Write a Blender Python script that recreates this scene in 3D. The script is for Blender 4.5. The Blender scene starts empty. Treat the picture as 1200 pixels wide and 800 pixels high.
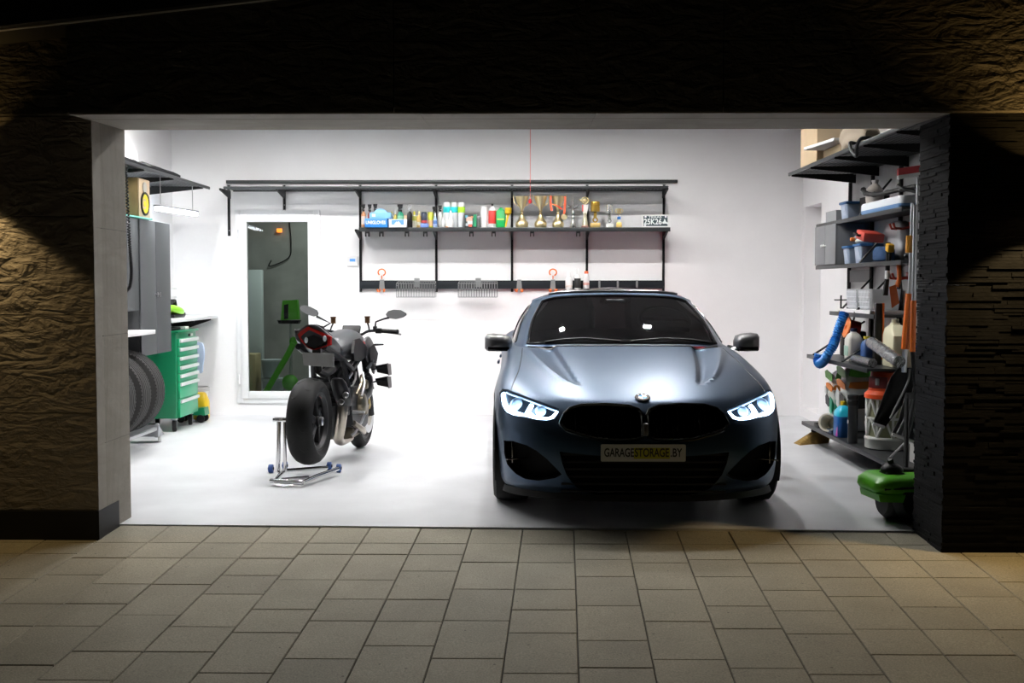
import bpy, bmesh, math, random
import numpy as np
from math import sin, cos, pi, radians as R
from mathutils import Vector as V, Matrix, Euler
from mathutils.geometry import delaunay_2d_cdt
from mathutils.bvhtree import BVHTree

random.seed(7)
sc = bpy.context.scene
C = sc.collection

# ------------------------------------------------------------------ camera
F = 1280.0                       # focal length in pixels of the 1200x800 frame
CAMZ = 1.44
yaw, pitch = math.atan(16 / F), math.atan(65 / F)
cam_d = bpy.data.cameras.new('camera')
cam = bpy.data.objects.new('camera', cam_d)
C.objects.link(cam)
cam.location = (0, 0, CAMZ)
cam.rotation_euler = (pi / 2 - pitch, 0, yaw)
cam_d.lens = 36 * F / 1200
cam_d.sensor_width = 36
cam_d.clip_start = 0.05
sc.camera = cam
CAM_R = Euler((pi / 2 - pitch, 0, yaw)).to_matrix()
CAM_P = V((0, 0, CAMZ))

def ray(px, py):
    return (CAM_R @ V(((px - 600) / F, -(py - 400) / F, -1))).normalized()

def U(px, py, X=None, Y=None, Z=None):
    """point seen at a pixel of the photo, on the plane X=, Y= or Z="""
    d = ray(px, py)
    if Y is not None: t = Y / d.y
    elif X is not None: t = X / d.x
    else: t = (Z - CAMZ) / d.z
    return CAM_P + d * t

# ------------------------------------------------------------------ materials
def M(name, col, rough=.5, metal=0., noise=0., nscale=20., bump=0., bscale=80., emis=None, estr=0.,
      trans=0., coat=0., alpha=1., spec=None, ior=None):
    m = bpy.data.materials.new(name); m.use_nodes = True
    nt = m.node_tree; b = nt.nodes['Principled BSDF']
    c4 = (*col, 1)
    b.inputs['Base Color'].default_value = c4
    b.inputs['Roughness'].default_value = rough
    b.inputs['Metallic'].default_value = metal
    b.inputs['Transmission Weight'].default_value = trans
    b.inputs['Coat Weight'].default_value = coat
    b.inputs['Alpha'].default_value = alpha
    if spec is not None: b.inputs['Specular IOR Level'].default_value = spec
    if ior: b.inputs['IOR'].default_value = ior
    if emis:
        b.inputs['Emission Color'].default_value = (*emis, 1)
        b.inputs['Emission Strength'].default_value = estr
    if noise or bump:
        tc = nt.nodes.new('ShaderNodeTexCoord')
        if noise:
            n = nt.nodes.new('ShaderNodeTexNoise'); n.inputs['Scale'].default_value = nscale
            n.inputs['Detail'].default_value = 5
            nt.links.new(tc.outputs['Object'], n.inputs['Vector'])
            mr = nt.nodes.new('ShaderNodeMapRange')
            mr.inputs['From Min'].default_value = .25; mr.inputs['From Max'].default_value = .75
            mr.inputs['To Min'].default_value = 1 - noise; mr.inputs['To Max'].default_value = 1 + noise
            nt.links.new(n.outputs['Fac'], mr.inputs['Value'])
            mx = nt.nodes.new('ShaderNodeVectorMath'); mx.operation = 'SCALE'
            mx.inputs[0].default_value = col
            nt.links.new(mr.outputs[0], mx.inputs['Scale'])
            nt.links.new(mx.outputs[0], b.inputs['Base Color'])
        if bump:
            n2 = nt.nodes.new('ShaderNodeTexNoise'); n2.inputs['Scale'].default_value = bscale
            n2.inputs['Detail'].default_value = 6
            nt.links.new(tc.outputs['Object'], n2.inputs['Vector'])
            bp = nt.nodes.new('ShaderNodeBump'); bp.inputs['Strength'].default_value = bump
            bp.inputs['Distance'].default_value = .02
            nt.links.new(n2.outputs['Fac'], bp.inputs['Height'])
            nt.links.new(bp.outputs[0], b.inputs['Normal'])
    return m

_mc = {}
def PM(col, rough=.45, metal=0., **k):
    """plain material cached by its values"""
    key = (tuple(round(c, 3) for c in col), rough, metal, tuple(sorted(k.items())))
    if key not in _mc:
        _mc[key] = M('paint_%d' % len(_mc), col, rough, metal, **k)
    return _mc[key]

BLACK = PM((.005, .005, .0055), .5, spec=.35)
BLACKM = PM((.006, .0065, .007), .45, spec=.35)
RUBBER = M('rubber', (.009, .009, .009), .7, noise=.25, nscale=30)
CHROME = PM((.75, .75, .76), .12, 1.)
STEEL = PM((.55, .55, .56), .3, 1.)
WHITEP = PM((.8, .8, .8), .4)
GREYP = PM((.13, .137, .145), .45)

# ------------------------------------------------------------------ geometry builder
class G:
    def __init__(s): s.bm = bmesh.new()
    def _xf(s, verts, mat):
        bmesh.ops.transform(s.bm, matrix=mat, verts=verts)
    def box(s, c, d, rot=None, bev=0., seg=2, taper=None):
        r = bmesh.ops.create_cube(s.bm, size=1.)
        vs = r['verts']
        for v in vs:
            v.co = V((v.co.x * d[0], v.co.y * d[1], v.co.z * d[2]))
            if taper and v.co.z > 0: v.co.x *= taper[0]; v.co.y *= taper[1]
        if bev:
            es = list({e for v in vs for e in v.link_edges})
            rr = bmesh.ops.bevel(s.bm, geom=es, offset=bev, segments=seg, affect='EDGES', profile=.5)
            vs = list({v for f in rr['faces'] for v in f.verts} | {v for v in vs if v.is_valid})
        m = Matrix.Translation(V(c))
        if rot is not None:
            m = m @ (rot.to_4x4() if isinstance(rot, Matrix) else Euler(rot).to_matrix().to_4x4())
        s._xf(vs, m); return s
    def lathe(s, prof, c=(0, 0, 0), axis=None, n=24, rot=None, sx=1., sy=1., closed=False):
        """prof: list of (r, z); axis: a direction for local z"""
        m = Matrix.Translation(V(c))
        if axis is not None: m = m @ V((0, 0, 1)).rotation_difference(V(axis).normalized()).to_matrix().to_4x4()
        if rot is not None: m = m @ Euler(rot).to_matrix().to_4x4()
        rings = []
        for r, z in prof:
            if r < 1e-6: rings.append([s.bm.verts.new(m @ V((0, 0, z)))])
            else: rings.append([s.bm.verts.new(m @ V((r * cos(2 * pi * k / n) * sx, r * sin(2 * pi * k / n) * sy, z))) for k in range(n)])
        pairs = list(zip(rings, rings[1:]))
        if closed: pairs.append((rings[-1], rings[0]))
        for a, b in pairs:
            for k in range(n):
                k2 = (k + 1) % n
                if len(a) == 1 and len(b) == 1: continue
                if len(a) == 1: s.bm.faces.new((a[0], b[k2], b[k]))
                elif len(b) == 1: s.bm.faces.new((a[k], a[k2], b[0]))
                else: s.bm.faces.new((a[k], a[k2], b[k2], b[k]))
        return s
    def cyl(s, p0, p1, r0, r1=None, n=16, caps=True):
        p0, p1 = V(p0), V(p1); L = (p1 - p0).length
        r1 = r0 if r1 is None else r1
        pr = [(r0, 0), (r1, L)]
        if caps: pr = [(0, 0)] + pr + [(0, L)]
        return s.lathe(pr, p0, p1 - p0, n)
    def tube(s, pts, r, n=8, closed=False, flat=None):
        pts = [V(p) for p in pts]; N = len(pts)
        rs = r if isinstance(r, (list, tuple)) else [r] * N
        rings = []; up = None
        for i, p in enumerate(pts):
            if closed: t = pts[(i + 1) % N] - pts[i - 1]
            else: t = pts[min(i + 1, N - 1)] - pts[max(i - 1, 0)]
            t = t.normalized() if t.length > 1e-9 else V((0, 0, 1))
            if up is None:
                up = V((0, 0, 1)) if abs(t.z) < .9 else V((1, 0, 0))
            up = (up - t * up.dot(t)).normalized()
            sd = t.cross(up)
            fx, fy = flat or (1, 1)
            rings.append([s.bm.verts.new(p + (up * cos(2 * pi * k / n) * fx + sd * sin(2 * pi * k / n) * fy) * rs[i]) for k in range(n)])
        for i in range(N if closed else N - 1):
            a, b = rings[i], rings[(i + 1) % N]
            for k in range(n): s.bm.faces.new((a[k], a[(k + 1) % n], b[(k + 1) % n], b[k]))
        if not closed:
            s.bm.faces.new(rings[0][::-1]); s.bm.faces.new(rings[-1])
        return s
    def ell(s, c, r, rot=None, n=16, m=10):
        g0 = len(s.bm.verts)
        rr = bmesh.ops.create_uvsphere(s.bm, u_segments=n, v_segments=m, radius=1.)
        mat = Matrix.Translation(V(c))
        if rot is not None: mat = mat @ Euler(rot).to_matrix().to_4x4()
        s._xf(rr['verts'], mat @ Matrix.Diagonal((*r, 1))); return s
    def prism(s, poly, fn, th):
        """poly: 2-d points; fn(u, v, w) -> 3-d; w runs 0..th"""
        a = [s.bm.verts.new(fn(u, v, 0)) for u, v in poly]
        b = [s.bm.verts.new(fn(u, v, th)) for u, v in poly]
        n = len(poly)
        s.bm.faces.new(a[::-1]); s.bm.faces.new(b)
        for k in range(n): s.bm.faces.new((a[k], a[(k + 1) % n], b[(k + 1) % n], b[k]))
        return s
    def hull(s, pts):
        vs = [s.bm.verts.new(V(p)) for p in pts]
        bmesh.ops.convex_hull(s.bm, input=vs); return s
    def loft(s, rings, cap=True, closed=True):
        """rings of equal point counts"""
        rv = [[s.bm.verts.new(V(p)) for p in r] for r in rings]
        n = len(rv[0])
        for a, b in zip(rv, rv[1:]):
            for k in range(n if closed else n - 1): s.bm.faces.new((a[k], a[(k + 1) % n], b[(k + 1) % n], b[k]))
        if cap and closed: s.bm.faces.new(rv[0][::-1]); s.bm.faces.new(rv[-1])
        return s
    def quad(s, *p):
        s.bm.faces.new([s.bm.verts.new(V(q)) for q in p]); return s
    def obj(s, name, mat, parent=None, smooth=True, ang=35, recalc=True, subd=0, loc=None):
        me = bpy.data.meshes.new(name)
        if recalc: bmesh.ops.recalc_face_normals(s.bm, faces=s.bm.faces)
        s.bm.to_mesh(me); s.bm.free()
        if smooth:
            me.shade_smooth()
            me.set_sharp_from_angle(angle=R(ang))
        for m in (mat if isinstance(mat, (list, tuple)) else [mat]): me.materials.append(m)
        o = bpy.data.objects.new(name, me); C.objects.link(o)
        if parent is not None: o.parent = parent
        if loc is not None: o.location = loc
        if subd:
            md = o.modifiers.new('subd', 'SUBSURF'); md.levels = subd; md.render_levels = subd
        return o

def thing(name, label, cat, loc=(0, 0, 0), rz=0., group=None, rot=None):
    o = bpy.data.objects.new(name, None); C.objects.link(o)
    o.empty_display_size = .1
    o.location = loc; o.rotation_euler = rot or (0, 0, rz)
    o['label'] = label; o['category'] = cat
    if group: o['group'] = group
    return o
def tag(o, label, cat, group=None):
    o['label'] = label; o['category'] = cat
    if group: o['group'] = group
    return o
def struct(o): o['kind'] = 'structure'; return o
def dup(t, loc, rz=None, label=None):
    """copy of a thing with its parts and sub-parts"""
    r = t.copy(); C.objects.link(r); r.location = loc
    if rz is not None: r.rotation_euler = (0, 0, rz)
    if label: r['label'] = label
    for ch in list(t.children):
        c = ch.copy(); C.objects.link(c); c.parent = r
        for g in list(ch.children):
            d = g.copy(); C.objects.link(d); d.parent = c
    return r
def text(s, name, size, mat, parent, loc, rot, ext=.001, align='CENTER', bold=0., sx=1.):
    cu = bpy.data.curves.new(name, 'FONT'); cu.body = s; cu.size = size
    cu.align_x = align; cu.align_y = 'CENTER'; cu.extrude = ext; cu.offset = bold
    to = bpy.data.objects.new('t', cu); C.objects.link(to)
    me = bpy.data.meshes.new_from_object(to.evaluated_get(bpy.context.evaluated_depsgraph_get()))
    bpy.data.objects.remove(to)
    me.name = name
    me.materials.clear(); me.materials.append(mat)
    for v in me.vertices: v.co.x *= sx
    o = bpy.data.objects.new(name, me); C.objects.link(o)
    o.parent = parent; o.location = loc; o.rotation_euler = rot
    return o
def smooth_path(pts, k=6, closed=False):
    """Catmull-Rom through pts"""
    P = [V(p) for p in pts]; n = len(P); out = []
    rng = range(n) if closed else range(n - 1)
    for i in rng:
        if closed: a, b, c, d = P[i - 1], P[i], P[(i + 1) % n], P[(i + 2) % n]
        else: a, b, c, d = P[max(i - 1, 0)], P[i], P[i + 1], P[min(i + 2, n - 1)]
        for j in range(k):
            t = j / k
            out.append(.5 * ((2 * b) + (c - a) * t + (2 * a - 5 * b + 4 * c - d) * t * t + (3 * b - a - 3 * c + d) * t ** 3))
    if not closed: out.append(P[-1])
    return out
def rrect(w, h, r, n=4):
    out = []
    for cx, cy, a0 in ((w / 2 - r, h / 2 - r, 0), (-w / 2 + r, h / 2 - r, 90), (-w / 2 + r, -h / 2 + r, 180), (w / 2 - r, -h / 2 + r, 270)):
        for k in range(n + 1):
            a = R(a0 + 90 * k / n); out.append((cx + r * cos(a), cy + r * sin(a)))
    return out
# ------------------------------------------------------------------ the setting
YF, YI, YB = 6.21, 6.72, 12.13          # facade face, inner face of the facade wall, back wall
XL, XR = -3.92, 3.05                    # side walls
ZC = 3.5                                # garage ceiling
OXL, OXR, OZ = -2.46, 2.29, 2.40        # opening

def wall_mat(name, col, rough=.6, var=.04):
    return M(name, col, rough, noise=var, nscale=1.6, bump=.05, bscale=60)
W_IN = wall_mat('plaster_white', (.86, .855, .86))
W_FL = M('epoxy_floor', (.62, .63, .65), .38, noise=.10, nscale=2.2, bump=.03, bscale=12)

def stone_mat(name, col, scale=4., strength=.8, rough=.75, dist=.03):
    m = bpy.data.materials.new(name); m.use_nodes = True
    nt = m.node_tree; b = nt.nodes['Principled BSDF']; L = nt.links.new
    b.inputs['Roughness'].default_value = rough
    tc = nt.nodes.new('ShaderNodeTexCoord')
    mp = nt.nodes.new('ShaderNodeMapping'); mp.inputs['Rotation'].default_value = (0, R(38), 0)
    mp.inputs['Scale'].default_value = (1, 1, 2.6)
    L(tc.outputs['Object'], mp.inputs['Vector'])
    n1 = nt.nodes.new('ShaderNodeTexNoise'); n1.inputs['Scale'].default_value = scale
    n1.inputs['Detail'].default_value = 7; n1.inputs['Distortion'].default_value = .5
    L(mp.outputs[0], n1.inputs['Vector'])
    ab = nt.nodes.new('ShaderNodeMath'); ab.operation = 'SUBTRACT'; ab.inputs[1].default_value = .5
    L(n1.outputs['Fac'], ab.inputs[0])
    a2 = nt.nodes.new('ShaderNodeMath'); a2.operation = 'ABSOLUTE'; L(ab.outputs[0], a2.inputs[0])
    n3 = nt.nodes.new('ShaderNodeTexNoise'); n3.inputs['Scale'].default_value = 22; n3.inputs['Detail'].default_value = 5
    L(tc.outputs['Object'], n3.inputs['Vector'])
    ad = nt.nodes.new('ShaderNodeMath'); ad.operation = 'MULTIPLY_ADD'; ad.inputs[1].default_value = .22
    L(n3.outputs['Fac'], ad.inputs[0]); L(a2.outputs[0], ad.inputs[2])
    bp = nt.nodes.new('ShaderNodeBump'); bp.inputs['Strength'].default_value = strength; bp.inputs['Distance'].default_value = dist
    L(ad.outputs[0], bp.inputs['Height']); L(bp.outputs[0], b.inputs['Normal'])
    mr = nt.nodes.new('ShaderNodeMapRange'); mr.inputs['To Min'].default_value = .82; mr.inputs['To Max'].default_value = 1.12
    mr.inputs['From Min'].default_value = 0; mr.inputs['From Max'].default_value = .3
    L(a2.outputs[0], mr.inputs['Value'])
    vm = nt.nodes.new('ShaderNodeVectorMath'); vm.operation = 'SCALE'; vm.inputs[0].default_value = col
    L(mr.outputs[0], vm.inputs['Scale']); L(vm.outputs[0], b.inputs['Base Color'])
    return m
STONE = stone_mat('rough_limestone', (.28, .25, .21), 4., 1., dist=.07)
STONE2 = stone_mat('shaded_limestone', (.075, .068, .058), 4.2, 1., dist=.06)  # the facade limestone with shade put into its colour, for the unlit upper left
STONE3 = stone_mat('shaded_limestone_top', (.085, .075, .060), 4.2, 1., dist=.06)  # same limestone darkened to paint the gloom above the opening
JAMB = stone_mat('limestone_reveal', (.34, .31, .265), 2.2, .35, dist=.02)
DARKST = M('black_ledgestone', (.0065, .0065, .007), .8, spec=.12, noise=.4, nscale=14, bump=.15, bscale=60)
PLINTH = PM((.006, .006, .007), .6)

# garage floor, reaching into the opening up to the threshold
g = G()
edge = [U(150, 614, Z=0), U(1000, 621, Z=0)]
yl = edge[0].y + (edge[0].y - edge[1].y) / (edge[1].x - edge[0].x) * (edge[0].x - OXL)
yr = edge[1].y - (edge[0].y - edge[1].y) / (edge[1].x - edge[0].x) * (OXR - edge[1].x)
P = [(OXL - .01, yl), (OXR + .01, yr), (OXR + .01, YI - .05), (XR + .5, YI - .05), (XR + .5, YB + .1), (XL - .1, YB + .1), (XL - .1, YI - .05), (OXL - .01, YI - .05)]
g.prism(P, lambda u, v, w: V((u, v, -w)), .12)
struct(g.obj('floor', W_FL, smooth=False))

# back wall with the glazed door opening
wx0, wx1 = U(279, 360, Y=YB).x, U(374, 360, Y=YB).x
wz0, wz1 = U(325, 470, Y=YB).z, U(325, 248, Y=YB).z
g = G()
def slab(g, x0, x1, y0, y1, z0, z1): g.box(((x0 + x1) / 2, (y0 + y1) / 2, (z0 + z1) / 2), (x1 - x0, y1 - y0, z1 - z0))
slab(g, XL - .1, wx0, YB, YB + .25, -.05, ZC); slab(g, wx1, XR + .4, YB, YB + .25, -.05, ZC)
slab(g, wx0, wx1, YB, YB + .25, -.05, wz0); slab(g, wx0, wx1, YB, YB + .25, wz1, ZC)
struct(g.obj('wall_back', W_IN, smooth=False))
g = G(); slab(g, XL - .2, XL, YI - .1, YB + .1, -.05, ZC)
struct(g.obj('wall_left', W_IN, smooth=False))
# right wall with a recessed doorway next to the back corner
ny0, ny1, nz0, nz1 = 11.36, 12.02, .10, 2.30
g = G()
slab(g, XR, XR + .2, YI - .1, ny0, -.05, ZC); slab(g, XR, XR + .2, ny1, YB + .1, -.05, ZC)
slab(g, XR, XR + .2, ny0, ny1, nz1, ZC); slab(g, XR, XR + .2, ny0, ny1, -.05, nz0)
slab(g, XR + .2, XR + .4, ny0 - .1, YB + .1, -.05, nz1 + .2)
struct(g.obj('wall_right', W_IN, smooth=False))
g = G(); slab(g, XL - .2, XR + .4, YI - .1, YB + .3, ZC, ZC + .1)
struct(g.obj('ceiling', M('ceiling_paint', (.28, .28, .285), .8), smooth=False))

# facade, left of the opening: rough stone panels with open joints, black plinth below
def panels(name, x0, x1, z0, z1, y, th, cols, rows, mat, depth=.09):
    g = G()
    xs = [x0 + (x1 - x0) * k / cols for k in range(cols + 1)]
    zs = [z0 + (z1 - z0) * k / rows for k in range(rows + 1)]
    for i in range(cols):
        for j in range(rows):
            g.box(((xs[i] + xs[i + 1]) / 2, y + .03, (zs[j] + zs[j + 1]) / 2), (xs[i + 1] - xs[i] - .004, .06, zs[j + 1] - zs[j] - .004), bev=.002, seg=1)
    g.box(((x0 + x1) / 2, y + .03 + depth / 2, (z0 + z1) / 2), (x1 - x0 - .004, depth - .02, z1 - z0 - .004))
    return struct(g.obj(name, mat, smooth=False))
zp = U(60, 598, Y=YF).z
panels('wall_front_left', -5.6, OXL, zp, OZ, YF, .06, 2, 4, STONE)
g = G(); slab(g, -5.6, OXL + .005, YF - .012, YF + .3, -.15, zp)
struct(g.obj('baseboard_front_left', PLINTH, smooth=False))
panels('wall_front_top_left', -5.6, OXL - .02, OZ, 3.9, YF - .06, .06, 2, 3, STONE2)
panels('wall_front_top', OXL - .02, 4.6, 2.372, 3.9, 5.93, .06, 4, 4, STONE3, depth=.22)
g = G(); slab(g, -5.6, OXL - .0, YF + .12, YI, -.15, OZ); slab(g, -5.6, 4.6, YF + .05, YI, OZ + .02, ZC + .4); slab(g, OXR + .25, 4.6, YF + .05, YI, -.15, OZ)
struct(g.obj('wall_front', PM((.05, .05, .05), .8), smooth=False))
g = G()
for k in range(4): slab(g, OXL - .03, OXL, YF + .002, YI + .002, -.1 + k * .625, -.1 + (k + 1) * .625 - .002)
struct(g.obj('trim_reveal_left', JAMB, smooth=False))
g = G()
for k in range(5): g.hull([(x, y, z) for x in (OXL + .95 * k - .01, OXL + .95 * (k + 1) - .012) for y, z in ((5.932, 2.366), (5.932, 2.40), (YI + .002, 2.394), (YI + .002, 2.43))])
struct(g.obj('trim_reveal_top', JAMB, smooth=False))
# right pier clad in thin black ledge stones (courses of individual strips in one cladding)
g = G(); rs = random.Random(3)
YP = 6.0
z = -.14
while z < 2.36:
    h = rs.uniform(.012, .024); h = min(h, 2.37 - z)
    x = OXR + .012 + rs.uniform(-.004, .006)
    while x < 4.6:
        w = rs.uniform(.10, .36); d = rs.uniform(0, .011)
        g.box((x + w / 2, YP + .15 - d / 2, z + h / 2), (w - .002, .3 + d, h - .0012))
        x += w
    y = YP - .01
    while y < 6.44:
        w = rs.uniform(.10, .25); d = rs.uniform(0, .010)
        if y + w > 6.40: w = 6.44 - y
        g.box((OXR + .072 - d / 2, y + w / 2 + .005, z + h / 2), (.12 + d, w - .0015, h - .0012))
        y += w
    z += h
struct(g.obj('wall_front_right', DARKST, smooth=False))
# sloping roof edge trim above the facade
a, b = U(-40, 39, Y=YF - .35), U(330, -3, Y=YF - .35)
g = G(); g.tube([a, b], .012, n=6)
tr = struct(g.obj('trim_roof', PM((.35, .35, .34), .5)))
a, b = U(-400, 76, Y=YF - .4), U(900, -68, Y=YF - .4)
g = G()
g.hull([(p.x, y, p.z + dz) for p in (a, b) for y in (YF - .42, YF - .02) for dz in (0, .9)])
struct(g.obj('trim_canopy', PM((.012, .012, .013), .7), smooth=False))

# paving outside: strips of slabs, sloping down from the threshold
def paver_mat():
    m = M('concrete_paver', (.40, .38, .33), .8)
    nt = m.node_tree; b = nt.nodes['Principled BSDF']; L = nt.links.new
    tc = nt.nodes.new('ShaderNodeTexCoord'); ge = nt.nodes.new('ShaderNodeNewGeometry')
    n = nt.nodes.new('ShaderNodeTexNoise'); n.inputs['Scale'].default_value = 130; n.inputs['Detail'].default_value = 4
    n2 = nt.nodes.new('ShaderNodeTexNoise'); n2.inputs['Scale'].default_value = 3; n2.inputs['Detail'].default_value = 5
    v = nt.nodes.new('ShaderNodeTexVoronoi'); v.inputs['Scale'].default_value = 9
    for q in (n, n2, v): L(tc.outputs['Object'], q.inputs['Vector'])
    def math(op, a, bb, cc=None):
        q = nt.nodes.new('ShaderNodeMath'); q.operation = op
        for i, s in enumerate((a, bb, cc)):
            if s is None: continue
            if isinstance(s, (int, float)): q.inputs[i].default_value = s
            else: L(s, q.inputs[i])
        return q.outputs[0]
    f = math('MULTIPLY_ADD', n.outputs['Fac'], 1.2, .38)
    f = math('MULTIPLY', f, math('MULTIPLY_ADD', n2.outputs['Fac'], .5, .75))
    f = math('MULTIPLY', f, math('MULTIPLY_ADD', ge.outputs['Random Per Island'], .18, .82))
    spot = math('LESS_THAN', v.outputs['Distance'], .055)
    f = math('MULTIPLY', f, math('MULTIPLY_ADD', spot, -.55, 1.))
    vm = nt.nodes.new('ShaderNodeVectorMath'); vm.operation = 'SCALE'; vm.inputs[0].default_value = (.31, .28, .205)
    L(f, vm.inputs['Scale']); L(vm.outputs[0], b.inputs['Base Color'])
    bp = nt.nodes.new('ShaderNodeBump'); bp.inputs['Strength'].default_value = .35; bp.inputs['Distance'].default_value = .004
    L(n.outputs['Fac'], bp.inputs['Height']); L(bp.outputs[0], b.inputs['Normal'])
    return m
PAVE = paver_mat()
SL = .043; Y0 = 6.5; TH = R(2.0)
def pave_pt(u, v, w=0.):
    """u across, v from the threshold toward the camera"""
    x = u * cos(TH) - v * sin(TH) + .29; y = Y0 - v * cos(TH) - u * sin(TH) * .0
    return V((x, y, -SL * (Y0 - y) + w - .009))
g = G(); rp = random.Random(11)
for i in range(-20, 20):
    u0, u1 = i * .305 , (i + 1) * .305
    v = -.72; cuts = [v, -.32, .095]; v = .095
    v0 = .40
    # first course is shared by all the strips, then 30 and 45 cm slabs at random
    cuts = [-.14, .35]
    v = .35
    prev = 0
    while v < 4.6:
        l = .30 if (rp.random() < .62 or prev == 2) else .45
        prev = (prev + 1) if l == .30 else 0
        if prev > 2: l = .45; prev = 0
        if v < .4 : l = rp.choice([.22, .30, .36])
        v += l; cuts.append(v)
    for va, vb in zip(cuts, cuts[1:]):
        if vb < .0: continue
        e = .0022; bz = rp.uniform(-.0012, .0012)
        top = [pave_pt(u0 + e + .003, va + e + .003, bz), pave_pt(u1 - e - .003, va + e + .003, bz), pave_pt(u1 - e - .003, vb - e - .003, bz), pave_pt(u0 + e + .003, vb - e - .003, bz)]
        mid = [pave_pt(u0 + e, va + e, bz - .004), pave_pt(u1 - e, va + e, bz - .004), pave_pt(u1 - e, vb - e, bz - .004), pave_pt(u0 + e, vb - e, bz - .004)]
        low = [p - V((0, 0, .02)) for p in mid]
        tv, mv, lv = ([g.bm.verts.new(p) for p in q] for q in (top, mid, low))
        g.bm.faces.new(tv)
        for a_, b_ in ((tv, mv), (mv, lv)):
            for k in range(4): g.bm.faces.new((a_[k], b_[k], b_[(k + 1) % 4], a_[(k + 1) % 4]))
struct(g.obj('paving', PAVE, smooth=False))
g = G(); g.prism([(-7, -.14), (7, -.14), (7, 5.2), (-7, 5.2)], lambda u, v, w: pave_pt(u, v, -.009 - w), .05)
struct(g.obj('paving_bed', PM((.03, .028, .024), .9), smooth=False))

# glazed door in the back wall: white frame, sash, glass, and what stands behind it
fx0, fx1, fz0, fz1 = wx0, wx1, wz0, wz1
gx0, gx1 = U(291, 360, Y=YB).x, U(362.5, 360, Y=YB).x
gz0, gz1 = U(325, 459.5, Y=YB).z, U(325, 259, Y=YB).z
UPVC = M('white_upvc', (.82, .83, .84), .3)
d1 = bpy.data.objects.new('door_1', None); C.objects.link(d1); d1.location = ((fx0 + fx1) / 2, YB, fz0); struct(d1)
ox, oz = d1.location.x, d1.location.z
def ring(g, x0, x1, z0, z1, w, y0, y1):
    for c, d in ((((x0 + w / 2), (z0 + z1) / 2), (w, z1 - z0)), (((x1 - w / 2), (z0 + z1) / 2), (w, z1 - z0)),
                 (((x0 + x1) / 2, z0 + w / 2), (x1 - x0 - 2 * w, w)), (((x0 + x1) / 2, z1 - w / 2), (x1 - x0 - 2 * w, w))):
        g.box((c[0] - ox, (y0 + y1) / 2 - YB, c[1] - oz), (d[0], y1 - y0, d[1]), bev=.004)
g = G(); ring(g, fx0 - .02, fx1 + .02, fz0 - .02, fz1 + .02, .07, YB - .02, YB + .05); g.obj('door_frame', UPVC, d1)
g = G(); ring(g, fx0 + .035, fx1 - .035, fz0 + .035, fz1 - .035, gx0 - fx0 - .035, YB - .035, YB + .03); sash = g.obj('door_sash', UPVC, d1)
g = G()
for hz in (.25, fz1 - fz0 - .25): g.cyl((fx0 + .01 - ox, -.035, hz - .05), (fx0 + .01 - ox, -.035, hz + .05), .012)
g.obj('hinge', UPVC, d1)
g = G(); g.box(((gx0 + gx1) / 2 - ox, .0, (gz0 + gz1) / 2 - oz), (gx1 - gx0 + .02, .012, gz1 - gz0 + .02))
GLASS = M('door_glass', (.72, .755, .74), .02, trans=1., ior=1.25)
g.obj('pane', GLASS, d1, smooth=False)
# store room behind the door
g = G()
slab(g, -5.2, -1.6, YB + 2.3, YB + 2.4, -.05, 2.9); slab(g, -5.3, -5.2, YB + .25, YB + 2.4, -.05, 2.9); slab(g, -1.6, -1.5, YB + .25, YB + 2.4, -.05, 2.9)
slab(g, -5.3, -1.5, YB + .25, YB + 2.4, 2.8, 2.9); slab(g, -5.3, -1.5, YB + .25, YB + 2.4, -.15, -.0)
struct(g.obj('wall_store_room', M('bare_concrete', (.30, .30, .28), .85, noise=.25, nscale=3.), smooth=False))
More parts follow.
